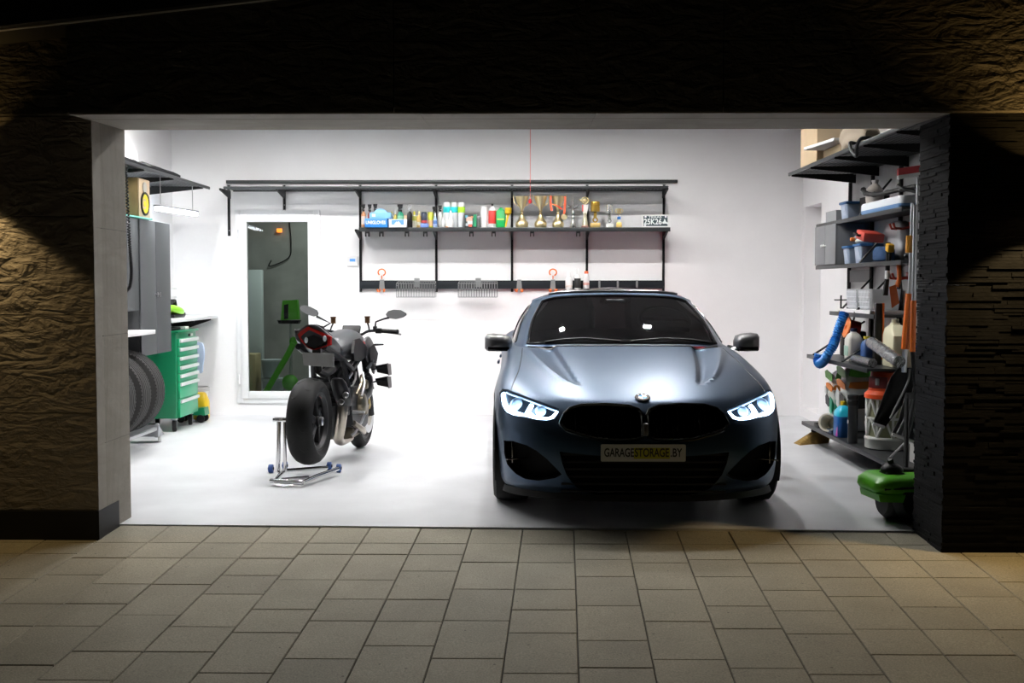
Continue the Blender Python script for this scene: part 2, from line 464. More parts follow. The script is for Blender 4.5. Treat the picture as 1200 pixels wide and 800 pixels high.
# ------------------------------------------------------------------ the car
CARX, CARY = .716, 6.49
def pts(s): return [[float(q) for q in p.split(',')] for p in s.split()]
COLS = [pts(s) for s in (
 '0,.16,.15 0,.06,.22 0,.01,.34 0,0,.46 0,.03,.60 0,.10,.70 0,.22,.765 0,.60,.865 0,1.05,.945 0,1.50,1.005',
 '.36,.18,.15 .36,.08,.22 .36,.03,.34 .36,.02,.46 .36,.05,.60 .36,.13,.70 .36,.26,.772 .36,.62,.87 .36,1.06,.948 .37,1.51,1.003',
 '.62,.28,.15 .63,.18,.22 .63,.12,.34 .63,.11,.46 .63,.14,.60 .625,.22,.705 .61,.36,.782 .58,.70,.872 .57,1.10,.940 .575,1.54,.995',
 '.80,.42,.15 .82,.34,.22 .83,.29,.34 .83,.28,.46 .835,.31,.60 .825,.37,.705 .79,.49,.79 .73,.78,.875 .695,1.14,.935 .675,1.60,.99',
 '.87,.60,.16 .90,.55,.22 .91,.52,.34 .915,.51,.46 .918,.52,.60 .908,.56,.71 .875,.65,.802 .81,.86,.88 .75,1.19,.938 .71,1.66,.987',
 '.90,.92,.16 .925,.90,.22 .94,.88,.34 .948,.87,.46 .952,.88,.60 .942,.90,.72 .905,.96,.828 .85,1.06,.90 .79,1.30,.947 .735,1.73,.985',
 '.89,1.34,.17 .915,1.34,.23 .93,1.33,.34 .94,1.33,.46 .945,1.33,.60 .938,1.34,.73 .91,1.37,.84 .87,1.42,.912 .82,1.55,.955 .755,1.82,.985',
 '.88,1.85,.18 .905,1.85,.24 .92,1.85,.34 .928,1.85,.46 .932,1.85,.60 .928,1.86,.73 .912,1.87,.84 .885,1.89,.91 .845,1.95,.96 .785,2.04,.99',
 '.875,2.5,.18 .90,2.5,.24 .915,2.5,.34 .925,2.5,.46 .93,2.5,.60 .93,2.5,.74 .92,2.5,.85 .90,2.5,.92 .865,2.5,.97 .81,2.5,.995',
 '.88,3.2,.18 .905,3.2,.24 .92,3.2,.34 .93,3.2,.46 .94,3.2,.60 .945,3.2,.75 .94,3.2,.86 .92,3.2,.94 .88,3.2,.985 .81,3.2,1.01',
 '.90,3.88,.19 .925,3.88,.25 .94,3.88,.35 .95,3.88,.47 .96,3.88,.61 .965,3.88,.76 .955,3.88,.87 .93,3.88,.96 .87,3.88,1.01 .76,3.86,1.04',
 '.88,4.40,.20 .91,4.4,.26 .925,4.4,.36 .935,4.4,.48 .94,4.4,.62 .935,4.4,.76 .915,4.4,.88 .87,4.39,.97 .79,4.36,1.02 .66,4.30,1.05',
 '.78,4.80,.22 .81,4.83,.28 .82,4.85,.38 .825,4.86,.50 .825,4.86,.64 .815,4.83,.78 .79,4.78,.90 .74,4.70,.99 .66,4.60,1.03 .55,4.45,1.055',
 '.45,4.98,.22 .45,5.01,.28 .45,5.03,.38 .45,5.045,.50 .45,5.05,.64 .45,5.04,.78 .45,5.0,.92 .43,4.93,1.03 .40,4.8,1.055 .33,4.5,1.065',
 '0,5.0,.22 0,5.03,.28 0,5.055,.38 0,5.065,.50 0,5.07,.64 0,5.06,.78 0,5.02,.93 0,4.95,1.045 0,4.82,1.065 0,4.52,1.075')]
ROOF = [pts(s) for s in (
 '0,1.50,1.005 0,1.90,1.19 0,2.30,1.345 0,2.45,1.385 0,2.6,1.405 0,2.8,1.415',
 '.37,1.51,1.003 .345,1.91,1.187 .31,2.31,1.340 .30,2.46,1.381 .20,2.62,1.403 0,2.82,1.415',
 '.575,1.54,.995 .535,1.95,1.18 .47,2.34,1.33 .455,2.48,1.370 .28,2.65,1.40 0,2.84,1.415',
 '.675,1.60,.99 .625,2.0,1.17 .555,2.37,1.312 .54,2.50,1.352 .34,2.68,1.393 0,2.86,1.415',
 '.71,1.66,.987 .655,2.06,1.16 .585,2.42,1.303 .57,2.53,1.340 .36,2.71,1.391 0,2.88,1.414',
 '.735,1.73,.985 .68,2.13,1.15 .612,2.48,1.295 .595,2.57,1.332 .37,2.74,1.39 0,2.92,1.413',
 '.755,1.82,.985 .70,2.22,1.145 .628,2.53,1.290 .605,2.62,1.328 .375,2.79,1.389 0,2.96,1.412',
 '.785,2.04,.99 .72,2.36,1.15 .642,2.6,1.287 .61,2.68,1.326 .38,2.85,1.388 0,3.0,1.411',
 '.81,2.5,.995 .74,2.62,1.15 .655,2.75,1.29 .62,2.8,1.33 .39,2.95,1.388 0,3.1,1.408',
 '.81,3.2,1.01 .74,3.2,1.16 .655,3.15,1.28 .615,3.13,1.32 .39,3.2,1.375 0,3.25,1.397',
 '.76,3.86,1.04 .69,3.72,1.16 .62,3.55,1.255 .58,3.45,1.295 .37,3.4,1.36 0,3.4,1.385',
 '.66,4.30,1.05 .61,4.05,1.15 .55,3.8,1.235 .53,3.7,1.265 .34,3.6,1.335 0,3.55,1.367',
 '.55,4.45,1.055 .51,4.15,1.145 .47,3.88,1.225 .45,3.78,1.255 .29,3.66,1.33 0,3.6,1.36',
 '.33,4.5,1.065 .31,4.2,1.15 .29,3.92,1.23 .28,3.82,1.262 .18,3.7,1.325 0,3.62,1.355',
 '0,4.52,1.075 0,4.22,1.155 0,3.94,1.235 0,3.84,1.268 0,3.75,1.315 0,3.68,1.347')]

class Surf:
    """spline surface through mirrored control columns: a in [-14, 14] around the car, t up the column"""
    def __init__(s, cols, crease=False):
        c = np.array(cols); s.nt = c.shape[1]; na = c.shape[0] - 1; s.na = na
        full = []
        for i in range(-na - 2, na + 3):
            j = abs(i); sg = 1 if i >= 0 else -1
            if j > na: j = 2 * na - j; sg = -sg
            q = c[j].copy(); q[:, 0] *= sg; full.append(q)
        s.c = np.array(full); s.crease = crease
        # ghost rows at both ends of t
        lo = 2 * s.c[:, :1] - s.c[:, 1:2]; hi = 2 * s.c[:, -1:] - s.c[:, -2:-1]
        s.c = np.concatenate([lo, s.c, hi], axis=1)
    @staticmethod
    def w(f):
        f2, f3 = f * f, f * f * f
        return np.stack([-.5 * f3 + f2 - .5 * f, 1.5 * f3 - 2.5 * f2 + 1, -1.5 * f3 + 2 * f2 + .5 * f, .5 * f3 - .5 * f2], -1)
    def __call__(s, a, t):
        a = np.clip(np.asarray(a, float), -s.na - .4, s.na + .4); t = np.asarray(t, float)
        ia = np.clip(np.floor(a).astype(int), -s.na - 1, s.na); it = np.clip(np.floor(t).astype(int), 0, s.nt - 2)
        wa = s.w(a - ia); wt = s.w(t - it)
        P = np.zeros(a.shape + (3,))
        for p in range(4):
            for q in range(4):
                P += (wa[..., p] * wt[..., q])[..., None] * s.c[ia + s.na + 2 - 1 + p, it + q]
        if s.crease:
            x, y = np.abs(P[..., 0]), P[..., 1]
            def ss(e0, e1, v):
                v = np.clip((v - e0) / (e1 - e0), 0, 1); return v * v * (3 - 2 * v)
            f = np.clip((y - .42) / 1.08, 0, 1)
            x1 = .365 + .135 * f ** .7; x2 = .39 + .32 * f ** .55
            u = (x - x1) / np.maximum(x2 - x1, .02)
            d = ss(-.06, .12, u) * (1 - ss(.2, .9, u)) - .35 * np.exp(-((u - 1.) / .14) ** 2)
            amp = .030 * ss(.36, .60, y) * (1 - ss(1.45, 1.62, y)) * ss(5.6, 6.4, t)
            P[..., 2] -= d * amp
            # character line along the flanks
            k = ss(1.2, 1.8, y) * (1 - ss(4.3, 4.8, y)) * ((t > 3) & (t < 8))
            P[..., 0] += np.sign(P[..., 0]) * .010 * k * (np.exp(-((t - 6.2) / .35) ** 2) - np.exp(-((t - 5.2) / .6) ** 2))
        return P
    def normal(s, a, t, e=.02):
        da = s(a + e, t) - s(a - e, t); dt = s(a, np.minimum(t + e, s.nt - 1)) - s(a, np.maximum(t - e, 0))
        n = np.cross(da, dt); L = np.linalg.norm(n, axis=-1, keepdims=True)
        return n / np.maximum(L, 1e-9)

def inside(poly, p):
    x, y = p[:, 0], p[:, 1]; r = np.zeros(len(p), bool); n = len(poly)
    for i in range(n):
        x0, y0 = poly[i]; x1, y1 = poly[(i + 1) % n]
        c = (y0 > y) != (y1 > y)
        r ^= c & (x < (x1 - x0) * (y - y0) / ((y1 - y0) or 1e-12) + x0)
    return r
def densify(poly, d=.06):
    out = []
    for i, p in enumerate(poly):
        q = poly[(i + 1) % len(poly)]
        n = max(1, int(math.hypot(q[0] - p[0], q[1] - p[1]) / d))
        for k in range(n): out.append((p[0] + (q[0] - p[0]) * k / n, p[1] + (q[1] - p[1]) * k / n))
    return out
def cut_regions(S, da, dt, polys, t0=0.):
    """triangulate the surface domain with the polygon outlines as edges -> params, triangles, region of each triangle"""
    aa = np.arange(-S.na, S.na + 1e-6, da) if np.isscalar(da) else da; da = .2 if not np.isscalar(da) else da
    tt = np.arange(t0, S.nt - 1 + 1e-6, dt)
    grid = np.array([(a, t) for a in aa for t in tt])
    lp = [densify(p) for p in polys]
    al = np.array([q for p in lp for q in p]) if lp else np.zeros((0, 2))
    keep = np.ones(len(grid), bool)
    on_b = (np.abs(np.abs(grid[:, 0]) - S.na) < 1e-6) | (np.abs(grid[:, 1] - tt[0]) < 1e-6) | (np.abs(grid[:, 1] - tt[-1]) < 1e-6)
    for q in al:
        keep &= ((np.abs(grid[:, 0] - q[0]) > da * .4) | (np.abs(grid[:, 1] - q[1]) > dt * .4)) | on_b
    grid = grid[keep]
    vs = [V((float(x), float(y))) for x, y in grid]; es = []
    for p in lp:
        b = len(vs); vs += [V(q) for q in p]; n = len(p)
        es += [(b + k, b + (k + 1) % n) for k in range(n)]
    ov, oe, of, *_ = delaunay_2d_cdt(vs, es, [], 0, 1e-6)
    pv = np.array([(v.x, v.y) for v in ov]); tr = np.array([f for f in of if len(f) == 3])
    cen = pv[tr].mean(1); reg = np.full(len(tr), -1)
    for i, p in enumerate(lp): reg[inside(p, cen)] = i
    return pv, tr, reg, lp
def region_obj(S, pv, tr, name, mat, parent, off=0., flip=None):
    used = np.unique(tr); mp = -np.ones(len(pv), int); mp[used] = np.arange(len(used))
    a, t = pv[used, 0], pv[used, 1]
    P = S(a, t); N = S.normal(a, t)
    P = P + N * off
    me = bpy.data.meshes.new(name)
    T = mp[tr]
    # orient with the surface normal
    fn = np.cross(P[T[:, 1]] - P[T[:, 0]], P[T[:, 2]] - P[T[:, 0]])
    bad = (fn * N[T].mean(1)).sum(-1) < 0
    T[bad] = T[bad][:, ::-1]
    area = np.linalg.norm(fn, axis=-1); T = T[area > 1e-12]
    me.from_pydata(P.tolist(), [], T.tolist()); me.update()
    me.shade_smooth()
    me.normals_split_custom_set_from_vertices(N.tolist())
    me.materials.append(mat)
    o = bpy.data.objects.new(name, me); C.objects.link(o); o.parent = parent
    return o

# proportions measured against the photo: a slightly narrower tub, a wider windscreen foot
for i, c in enumerate(COLS):
    for j, p in enumerate(c): p[0] *= .985 if j < 8 else (.985 + .055 * (j - 7) / 2 * (1 if i < 8 else max(0, 1 - (i - 7) / 3)))
for i, c in enumerate(ROOF):
    k = 1. if i < 8 else max(0, 1 - (i - 7) / 3)
    for j, p in enumerate(c):
        p[0] *= 1 + (.04 * (1 - j / 5) + .02) * k if j else (1 + .04 * k) * (1 if k == 1 else (.985 + .015 * k))
        if j >= 3: p[2] += .012 * (j - 2) / 3
for i in range(15): ROOF[i][0] = list(COLS[i][9])
BODY, TOP = Surf(COLS, True), Surf(ROOF)
# dense copy used to find where features seen in the photo lie on the body
def pick_tree(S, da, dt):
    aa = np.arange(-S.na, S.na + 1e-6, da); tt = np.arange(0, S.nt - 1 + 1e-6, dt)
    A, T = np.meshgrid(aa, tt, indexing='ij'); P = S(A, T).reshape(-1, 3); nt = len(tt)
    tri = []; par = np.stack([A.ravel(), T.ravel()], -1)
    for i in range(len(aa) - 1):
        for j in range(nt - 1):
            b = i * nt + j; tri += [(b, b + nt, b + nt + 1), (b, b + nt + 1, b + 1)]
    return BVHTree.FromPolygons(P.tolist(), tri), tri, P, par
BT = pick_tree(BODY, .2, .2)
def locate(o, d, T=BT):
    tree, tri, P, par = T
    h, n, i, dist = tree.ray_cast(V(o), V(d).normalized())
    if h is None: return None
    a, b, c = tri[i]; A, B, Cc = V(P[a]), V(P[b]), V(P[c])
    v0, v1, v2 = B - A, Cc - A, h - A
    d00, d01, d11, d20, d21 = v0 @ v0, v0 @ v1, v1 @ v1, v2 @ v0, v2 @ v1
    den = d00 * d11 - d01 * d01
    v = (d11 * d20 - d01 * d21) / den; w = (d00 * d21 - d01 * d20) / den
    return tuple(par[a] * (1 - v - w) + par[b] * v + par[c] * w)
CARO = V((CARX, CARY, 0))
def px2at(p):
    r = locate(CAM_P - CARO, ray(*p))
    return r
def crop(pl, ox, oy, s): return [(ox + x / s, oy + y / s) for x, y in pl]
def on_body(pl, mirror=True):
    q = [px2at(p) for p in pl]
    miss = [p for p, r in zip(pl, q) if r is None]
    if miss: print('MISSED', miss)
    q = [r for r in q if r]
    return [(-a, t) for a, t in q][::-1], q           # right-hand copy, then the traced one (image left)
HL = crop([(106, 128), (122, 107), (150, 110), (205, 130), (300, 168), (402, 206), (396, 226), (376, 254), (342, 262), (290, 258), (235, 245), (180, 238), (145, 222), (120, 186)], 560, 430, 4.21)
KID = crop([(258, 470), (270, 442), (288, 424), (325, 413), (400, 411), (470, 416), (502, 427), (514, 446), (516, 480), (514, 512), (495, 521), (430, 523), (375, 519), (320, 505), (275, 490)], 560, 320, 2.667)
SIDE = crop([(128, 362), (175, 364), (240, 384), (290, 412), (340, 452), (385, 497), (415, 530), (380, 548), (300, 560), (235, 552), (190, 528), (145, 478), (130, 420)], 560, 430, 4.21)
MID_HALF = [(656, 529), (704, 534), (753, 536), (753, 581), (700, 580), (676, 571), (664, 556), (659, 543)]
hl_r, hl_l = on_body(HL)
kd_r, kd_l = on_body(KID)
sd_r, sd_l = on_body(SIDE)
mh = [px2at(p) for p in MID_HALF]
mh = [(0., t) if i in (2, 3) else (a, t) for i, (a, t) in enumerate(mh)]
mm = lambda i: (-mh[i][0], mh[i][1])
mid = [mh[0], mh[1], mh[2], mm(1), mm(0), mm(7), mm(6), mm(5), mm(4), mh[3], mh[4], mh[5], mh[6], mh[7]]
# wheel arches, seen from the side
def arch(yc, zc, r):
    out = []
    for k in range(41):
        th = pi * (1.22 - 1.44 * k / 40)
        y, z = yc + r * cos(th), zc + r * sin(th)
        if z < .17: continue
        q = locate((3, y, z), (-1, 0, 0))
        if q: out.append(q)
    return out
def arch_poly(yc, zc, r):
    a = arch(yc, zc, r)
    return [(a[0][0], 0.02)] + a + [(a[-1][0], 0.02)]
WF, WR, WZ, WRAD = .86, 3.883, .345, .345
ar_f = arch_poly(WF, WZ, .375); ar_r = arch_poly(WR, WZ, .375)
mir = lambda p: [(-a, t) for a, t in p][::-1]
polys = [hl_r, hl_l, kd_r, kd_l, sd_r, sd_l, mid, ar_f, mir(ar_f), ar_r, mir(ar_r)]

CARP = M('frozen_blue_paint', (.036, .076, .138), .40, .85, coat=.6)
CARP.node_tree.nodes['Principled BSDF'].inputs['Coat Roughness'].default_value = .33
DEEPB = PM((.005, .005, .006), .8, spec=.2)
GLOSSB = PM((.006, .006, .007), .12)
TRIMB = PM((.012, .012, .013), .5)
GRILLC = PM((.10, .105, .10), .18, 1.)
car = thing('car', 'dark satin blue sports coupe with glowing headlights parked in the garage doorway', 'car', CARO)
pv, tr, reg, lps = cut_regions(BODY, np.concatenate([np.arange(-14, -4.5, .2), np.arange(-4.5, 4.501, .06), np.arange(4.7, 14.01, .2)]), .1, polys)
region_obj(BODY, pv, tr[reg == -1], 'body', CARP, car)
def lift(poly, off=0.): 
    q = np.array(poly); return BODY(q[:, 0], q[:, 1]) + BODY.normal(q[:, 0], q[:, 1]) * off
def recess(poly, dep, name, mat, parent, ang=30, lip=.0):
    """walls and floor of an opening, pushed dep metres to the rear"""
    P = lift(densify(poly, .12), .0); n = len(P); g = G()
    a = [g.bm.verts.new(p) for p in P]
    c = P.mean(0)
    b = [g.bm.verts.new(c + (p - c) * .96 + np.array((0, dep, 0))) for p in P]
    for k in range(n): g.bm.faces.new((a[k], a[(k + 1) % n], b[(k + 1) % n], b[k]))
    bmesh.ops.triangulate(g.bm, faces=[g.bm.faces.new(b)])
    return g.obj(name, mat, parent, ang=ang)
def spans(P, x):
    """z interval of the outline (x, z) at x, with y there"""
    hit = []
    for i in range(len(P)):
        p, q = P[i], P[(i + 1) % len(P)]
        if (p[0] > x) != (q[0] > x):
            f = (x - p[0]) / (q[0] - p[0]); hit.append((p[2] + f * (q[2] - p[2]), p[1] + f * (q[1] - p[1])))
    return (min(hit), max(hit)) if len(hit) >= 2 else None
MESHB = PM((.007, .007, .008), .6)
for poly in (kd_r, kd_l):
    recess(poly, .07, 'grille_housing', BLACK, car)
    P = lift(densify(poly, .1), .003)
    fr = G().tube([V(p) for p in P], .011, n=8, closed=True).obj('grille_frame', GRILLC, car)
    g = G()
    x0, x1 = P[:, 0].min(), P[:, 0].max(); x = x0 + .025
    while x < x1 - .01:
        sp = spans(P, x)
        if sp and sp[1][0] - sp[0][0] > .03:
            (za, ya), (zb, yb) = sp
            g.hull([(x + dx, y + dy, z) for (z, y) in ((za, ya), (zb, yb)) for dx in (-.0045, .0045) for dy in (.012, .045)])
        x += .033
    g.obj('grille_slat', GLOSSB, car)
for poly in (sd_r, sd_l):
    o = recess(poly, .10, 'side_intake', DEEPB, car)
    P = lift(densify(poly, .1)); sgn = 1 if P[:, 0].mean() > 0 else -1
    xm = sgn * (abs(P[:, 0]).max() - .055)
    sp = spans(P, xm)
    if sp:
        (za, ya), (zb, yb) = sp
        g = G(); g.box((xm, yb + .02, (za + zb) / 2 + .03), (.008, .03, (zb - za) * .8), bev=.002)
        zc = za + (zb - za) * .42
        g.box((xm - sgn * .03, yb - .005, zc), (.15, .02, .007), rot=(0, 0, -sgn * .5), bev=.002)
        g.obj('intake_blade', PM((.3, .3, .31), .2, 1.), car)
o = recess(mid, .12, 'lower_intake', DEEPB, car)
P = lift(densify(mid, .1))
g = G()
for k in range(6):
    z = P[:, 2].min() + .04 + k * .045
    if z < P[:, 2].max() - .02: g.box((0, .09, z), (1.0 - .0 * k, .012, .012), bev=.003)
g.obj('intake_mesh', MESHB, car)
# front lip
g = G(); top, bot = [], []
for k in range(-20, 21):
    a = k / 20 * 3.6; p = BODY(np.array(a), np.array(.15)); n = BODY.normal(np.array(a), np.array(.3))
    top.append(V((p[0] + n[0] * .012, p[1] + n[1] * .012, .165))); bot.append(V((p[0] + n[0] * .03, p[1] + n[1] * .03, .125)))
rings = [[t_, b_, b_ + V((0, .25, 0)) * 1, t_ + V((0, .25, .0))] for t_, b_ in zip(top, bot)]
g.loft(rings); g.obj('front_splitter', TRIMB, car)
# underbody
g = G()
g.hull([(x, y, z) for x, y in ((-.5, .35), (.5, .35), (.84, .7), (-.84, .7), (.84, 4.5), (-.84, 4.5), (.5, 4.9), (-.5, 4.9)) for z in (.17, .21)])
g.obj('underbody', TRIMB, car, smooth=False)
# headlights
HLHOUS = PM((.02, .024, .03), .3, .3)
HLGLASS = M('headlight_lens', (.9, .95, 1.), .02, trans=1., ior=1.2)
DRL = M('headlight_light', (.9, .95, 1.), .3, emis=(.50, .72, 1.), estr=26.)
LOWB = M('headlight_glow', (.5, .6, .7), .3, emis=(.35, .55, .85), estr=.25)
for side, poly in ((1, hl_r), (-1, hl_l)):
    h = recess(poly, .075, 'headlight', HLHOUS, car)
    sel = reg == (0 if side == 1 else 1)
    region_obj(BODY, pv, tr[sel], 'headlight_lens', HLGLASS, h, off=.001)
    def trace(pl):
        q = [px2at(p) for p in crop(pl, 560, 430, 4.21)]
        q = [r for r in q if r]
        q = smooth_path([(-a * side, t, 0) for a, t in q], 5)
        L_ = []
        for p in q:
            s_ = BODY(np.array(p.x), np.array(p.y)); n_ = BODY.normal(np.array(p.x), np.array(p.y))
            L_.append(V(s_ - n_ * .022))
        return L_
    g = G(); g.tube(trace([(117, 130), (126, 180), (152, 214), (190, 229), (228, 236), (242, 212), (262, 180)]), .0155, n=8)
    g.obj('light_tube', DRL, h)
    g = G(); g.tube(trace([(246, 218), (262, 240), (296, 250), (342, 253), (372, 238), (392, 214)]), .0145, n=8)
    g.obj('light_tube', DRL, h)
    for cx, cy, r in ((186, 182, .040), (308, 216, .034)):
        p = trace([(cx, cy), (cx + 4, cy)])[0] + V((0, .012, 0))
        g = G(); g.lathe([(r, .05), (r, .012), (r * .86, .0), (r * .5, -.004), (0, -.006)], p, (0, 1, 0), n=20)
        g.obj('projector', LOWB, h)
    g = G(); g.tube(trace([(135, 118), (205, 142), (300, 178), (385, 208)]), .006, n=6); g.obj('brow', PM((.4, .5, .6), .3, .5, emis=(.4, .6, .9), estr=.8), h)
# badge
q = locate((0, -1, .755), (0, 1, 0)); bp_ = V(BODY(np.array(q[0]), np.array(q[1]))); bn = V(BODY.normal(np.array(q[0]), np.array(q[1])))
bm_ = bn.to_track_quat('Z', 'Y').to_euler()
bd = bpy.data.objects.new('badge', None); 
g = G(); g.lathe([(0, .0), (.048, 0), (.048, .006), (.046, .008), (.043, .006), (.0, .006)], n=32)
bd = g.obj('badge', CHROME, car); bd.location = bp_; bd.rotation_euler = bm_
g = G(); g.lathe([(.0435, .0062), (.0435, .0075), (.029, .0075), (.029, .0062)], n=32); g.obj('badge_ring', BLACK, bd)
for k in range(4):
    g = G(); pl = [(0, 0)] + [(.0265 * cos(R(90 * k + 10 * j)), .0265 * sin(R(90 * k + 10 * j))) for j in range(10)]
    g.prism(pl, lambda u, v, w: V((u, v, .006 + w)), .0025)
    g.obj('badge_quarter', PM((.05, .25, .75), .25) if k % 2 else PM((.85, .85, .86), .25), bd, smooth=False)
for ch, an in (('B', 128), ('M', 90), ('W', 52)):
    text(ch, 'badge_letter', .014, WHITEP, bd, (.0362 * cos(R(an)), .0362 * sin(R(an)), .0078), (0, 0, R(an - 90)), ext=.0005, bold=.0004)
# licence plate
zt, zb_ = U(753, 520.5, Y=CARY - .02).z, U(753, 540.5, Y=CARY - .02).z
pw = U(803.5, 530, Y=CARY - .02).x - U(704, 530, Y=CARY - .02).x
pxc = (U(803.5, 530, Y=CARY - .02).x + U(704, 530, Y=CARY - .02).x) / 2 - CARX
g = G(); g.prism(rrect(pw, zt - zb_, .008), lambda u, v, w: V((u, w, v)), .006)
pl = g.obj('licence_plate', PM((.60, .60, .58), .45), car, smooth=False, loc=(pxc, -.024, (zt + zb_) / 2))
g = G(); g.box((0, .02, 0), (pw * .9, .03, .06)); g.obj('plate_holder', BLACK, pl)
LT = PM((.01, .01, .012), .5)
def seg_text(s, x, w, name):
    o = text(s, name, .062, LT, pl, (0, 0, 0), (pi / 2, 0, 0), ext=.0006, bold=.0011)
    xs = [v.co.x for v in o.data.vertices]; a, b = min(xs), max(xs)
    for v in o.data.vertices: v.co.x = (v.co.x - (a + b) / 2) * w / (b - a); v.co.y *= .052 / .0455
    o.location = (x, -.0016, 0)
kx = pw / 99.5
seg_text('GARAGE', (725.5 - 753.7) * kx, 35 * kx, 'plate_lettering')
seg_text('STORAGE', (763.8 - 753.7) * kx, 40 * kx, 'plate_lettering')
seg_text('.BY', (792.6 - 753.7) * kx, 13.5 * kx, 'plate_lettering')
g = G(); g.box(((763.8 - 753.7) * kx, -.0006, -.002), (42 * kx, .001, .066)); g.obj('plate_highlight', PM((.55, .52, .02), .5), pl, smooth=False)
# tow sensor block under the grille centre
g = G(); zk = U(754, 503, Y=CARY).z; g.box((.0, -.004, zk), (.030, .03, .075), bev=.006); g.obj('radar_sensor', PM((.10, .10, .10), .3), car)

# greenhouse
wsp = [(-3.05, .12), (-2, .10), (-1, .09), (0, .085), (1, .09), (2, .10), (3.05, .12), (3.08, 1.0), (3.05, 2.0), (2, 2.12), (1, 2.18), (0, 2.2), (-1, 2.18), (-2, 2.12), (-3.05, 2.0), (-3.08, 1.0)]
sw1 = [(6.35, .14), (7.2, .10), (8.45, .10), (8.5, 1.0), (8.52, 1.85), (7.6, 1.86), (6.7, 1.86), (6.5, 1.0)]
sw2 = [(8.75, .10), (9.6, .10), (10.3, .16), (10.75, .5), (10.85, 1.0), (10.6, 1.75), (9.8, 1.84), (8.75, 1.85), (8.75, 1.0)]
bl = [(12.1, .25), (13, .18), (13.95, .16), (13.95, 1.9), (13, 1.88), (12.2, 1.8)]
roofp = [(-3.6, 3.1), (-2, 2.95), (0, 2.9), (2, 2.95), (3.6, 3.1), (5.5, 3.3), (8, 3.4), (8.3, 4.98), (0, 4.98), (-8.3, 4.98), (-8, 3.4), (-5.5, 3.3)]
tp = [wsp, sw1, mir(sw1), sw2, mir(sw2), bl, mir(bl), roofp]
pv2, tr2, reg2, lp2 = cut_regions(TOP, .2, .1, tp)
region_obj(TOP, pv2, tr2[reg2 == -1], 'roof_frame', CARP, car)
WGLASS = M('tinted_windscreen', (.045, .055, .058), .02, trans=1., ior=1.45)
SGLASS = M('tinted_side_glass', (.006, .007, .008), .03, trans=1., ior=1.45)
region_obj(TOP, pv2, tr2[reg2 == 0], 'windscreen', WGLASS, car)
for k, nm in ((1, 'front_side_window'), (2, 'front_side_window'), (3, 'rear_side_window'), (4, 'rear_side_window'), (5, 'rear_window'), (6, 'rear_window')):
    region_obj(TOP, pv2, tr2[reg2 == k], nm, SGLASS, car)
region_obj(TOP, pv2, tr2[reg2 == 7], 'sunroof', GLOSSB, car, off=.002)
def lift_top(p, off): 
    q = np.array(densify(p, .12)); return [V(v) for v in TOP(q[:, 0], q[:, 1]) + TOP.normal(q[:, 0], q[:, 1]) * off]
g = G(); g.tube(lift_top(wsp, .0), .012, n=6, closed=True); g.obj('windscreen_seal', GLOSSB, car)
for s_ in (sw1, mir(sw1), sw2, mir(sw2)):
    g = G(); g.tube(lift_top(s_, .0), .009, n=6, closed=True); g.obj('window_trim', GLOSSB, car)
# sunroof front deflector
g = G()
g.tube([V(TOP(np.array(a / 5), np.array(3.05))) + V((0, 0, .008)) for a in range(-13, 14)], .010, n=6)
g.obj('roof_deflector', PM((.16, .16, .17), .3, .8), car)
# hood shut lines and cowl
for sg in (1, -1):
    g = G(); q = []
    for k in range(30):
        f = k / 29; q.append(V(BODY(np.array(sg * (3.15 + .75 * f)), np.array(5.75 + 3.1 * f))) + V((0, 0, -.0035)))
    g.tube(q, .0055, n=6); g.obj('hood_gap', BLACK, car)
g = G(); g.tube([V(BODY(np.array(k / 10), np.array(8.93))) + V((0, .02, .0)) for k in range(-29, 30)], .013, n=6); g.obj('cowl', TRIMB, car)
for x0, x1, yy in ((-.55, -.02, 1.50), (.62, .05, 1.50)):
    g = G()
    q = []
    for k in range(9):
        x = x0 + (x1 - x0) * k / 8; a = np.interp(abs(x), [0, .37, .575, .675], [0, 1, 2, 3]) * np.sign(x)
        q.append(V(TOP(np.array(a), np.array(.10 + .10 * sin(pi * k / 8)))) + V((0, -.012, .012)))
    g.tube(q, .007, n=6); g.obj('wiper', BLACK, car)
# front camera housing behind the glass
g = G(); g.box((0, 2.30, 1.285), (.16, .12, .07), rot=(R(-25), 0, 0), bev=.02); mb = g.obj('mirror_base', PM((.07, .075, .08), .5), car)
g = G(); g.prism(rrect(.24, .065, .025), lambda u, v, w: V((u, 2.36 + w, 1.235 + v)), .03); g.obj('rear_view_mirror', BLACK, car)
# cabin
CAB = PM((.02, .021, .022), .6)
g = G(); g.hull([(x, y, z) for x in (-.68, .68) for (y, z) in ((1.58, .90), (1.62, .955), (2.0, .95), (2.18, .90), (2.2, .7), (1.7, .7))]); g.obj('dashboard', CAB, car)
g = G(); g.hull([(x, y, z) for x in (-.8, .8) for (y, z) in ((1.6, .26), (4.3, .26), (4.3, .3), (1.6, .3))]); g.obj('cabin_floor', CAB, car)
SEATM = PM((.05, .052, .055), .5)
for sx in (-.37, .37):
    g = G(); g.loft([[(sx + x, y + 2.95 + (z - .55) * .28, z) for x, y in ((-.24 * w, .02), (-.2 * w, -.05), (.2 * w, -.05), (.24 * w, .02), (.2 * w, .1), (-.2 * w, .1))] for z, w in ((.45, 1.), (.7, 1.05), (.95, .95), (1.05, .6))])
    se = g.obj('seat', SEATM, car)
    g = G(); g.ell((sx, 3.14, 1.135), (.13, .05, .09)); g.obj('headrest', SEATM, se)
    g = G(); g.box((sx, 2.7, .45), (.46, .5, .14), bev=.04); g.obj('seat_cushion', SEATM, se)
swx = .37
st = G().lathe([(.185 + .016 * cos(2 * pi * k / 8), .016 * sin(2 * pi * k / 8)) for k in range(8)], (swx, 2.30, .97), (0, -.92, .38), n=36, closed=True).obj('steering_wheel', PM((.08, .085, .09), .4), car)
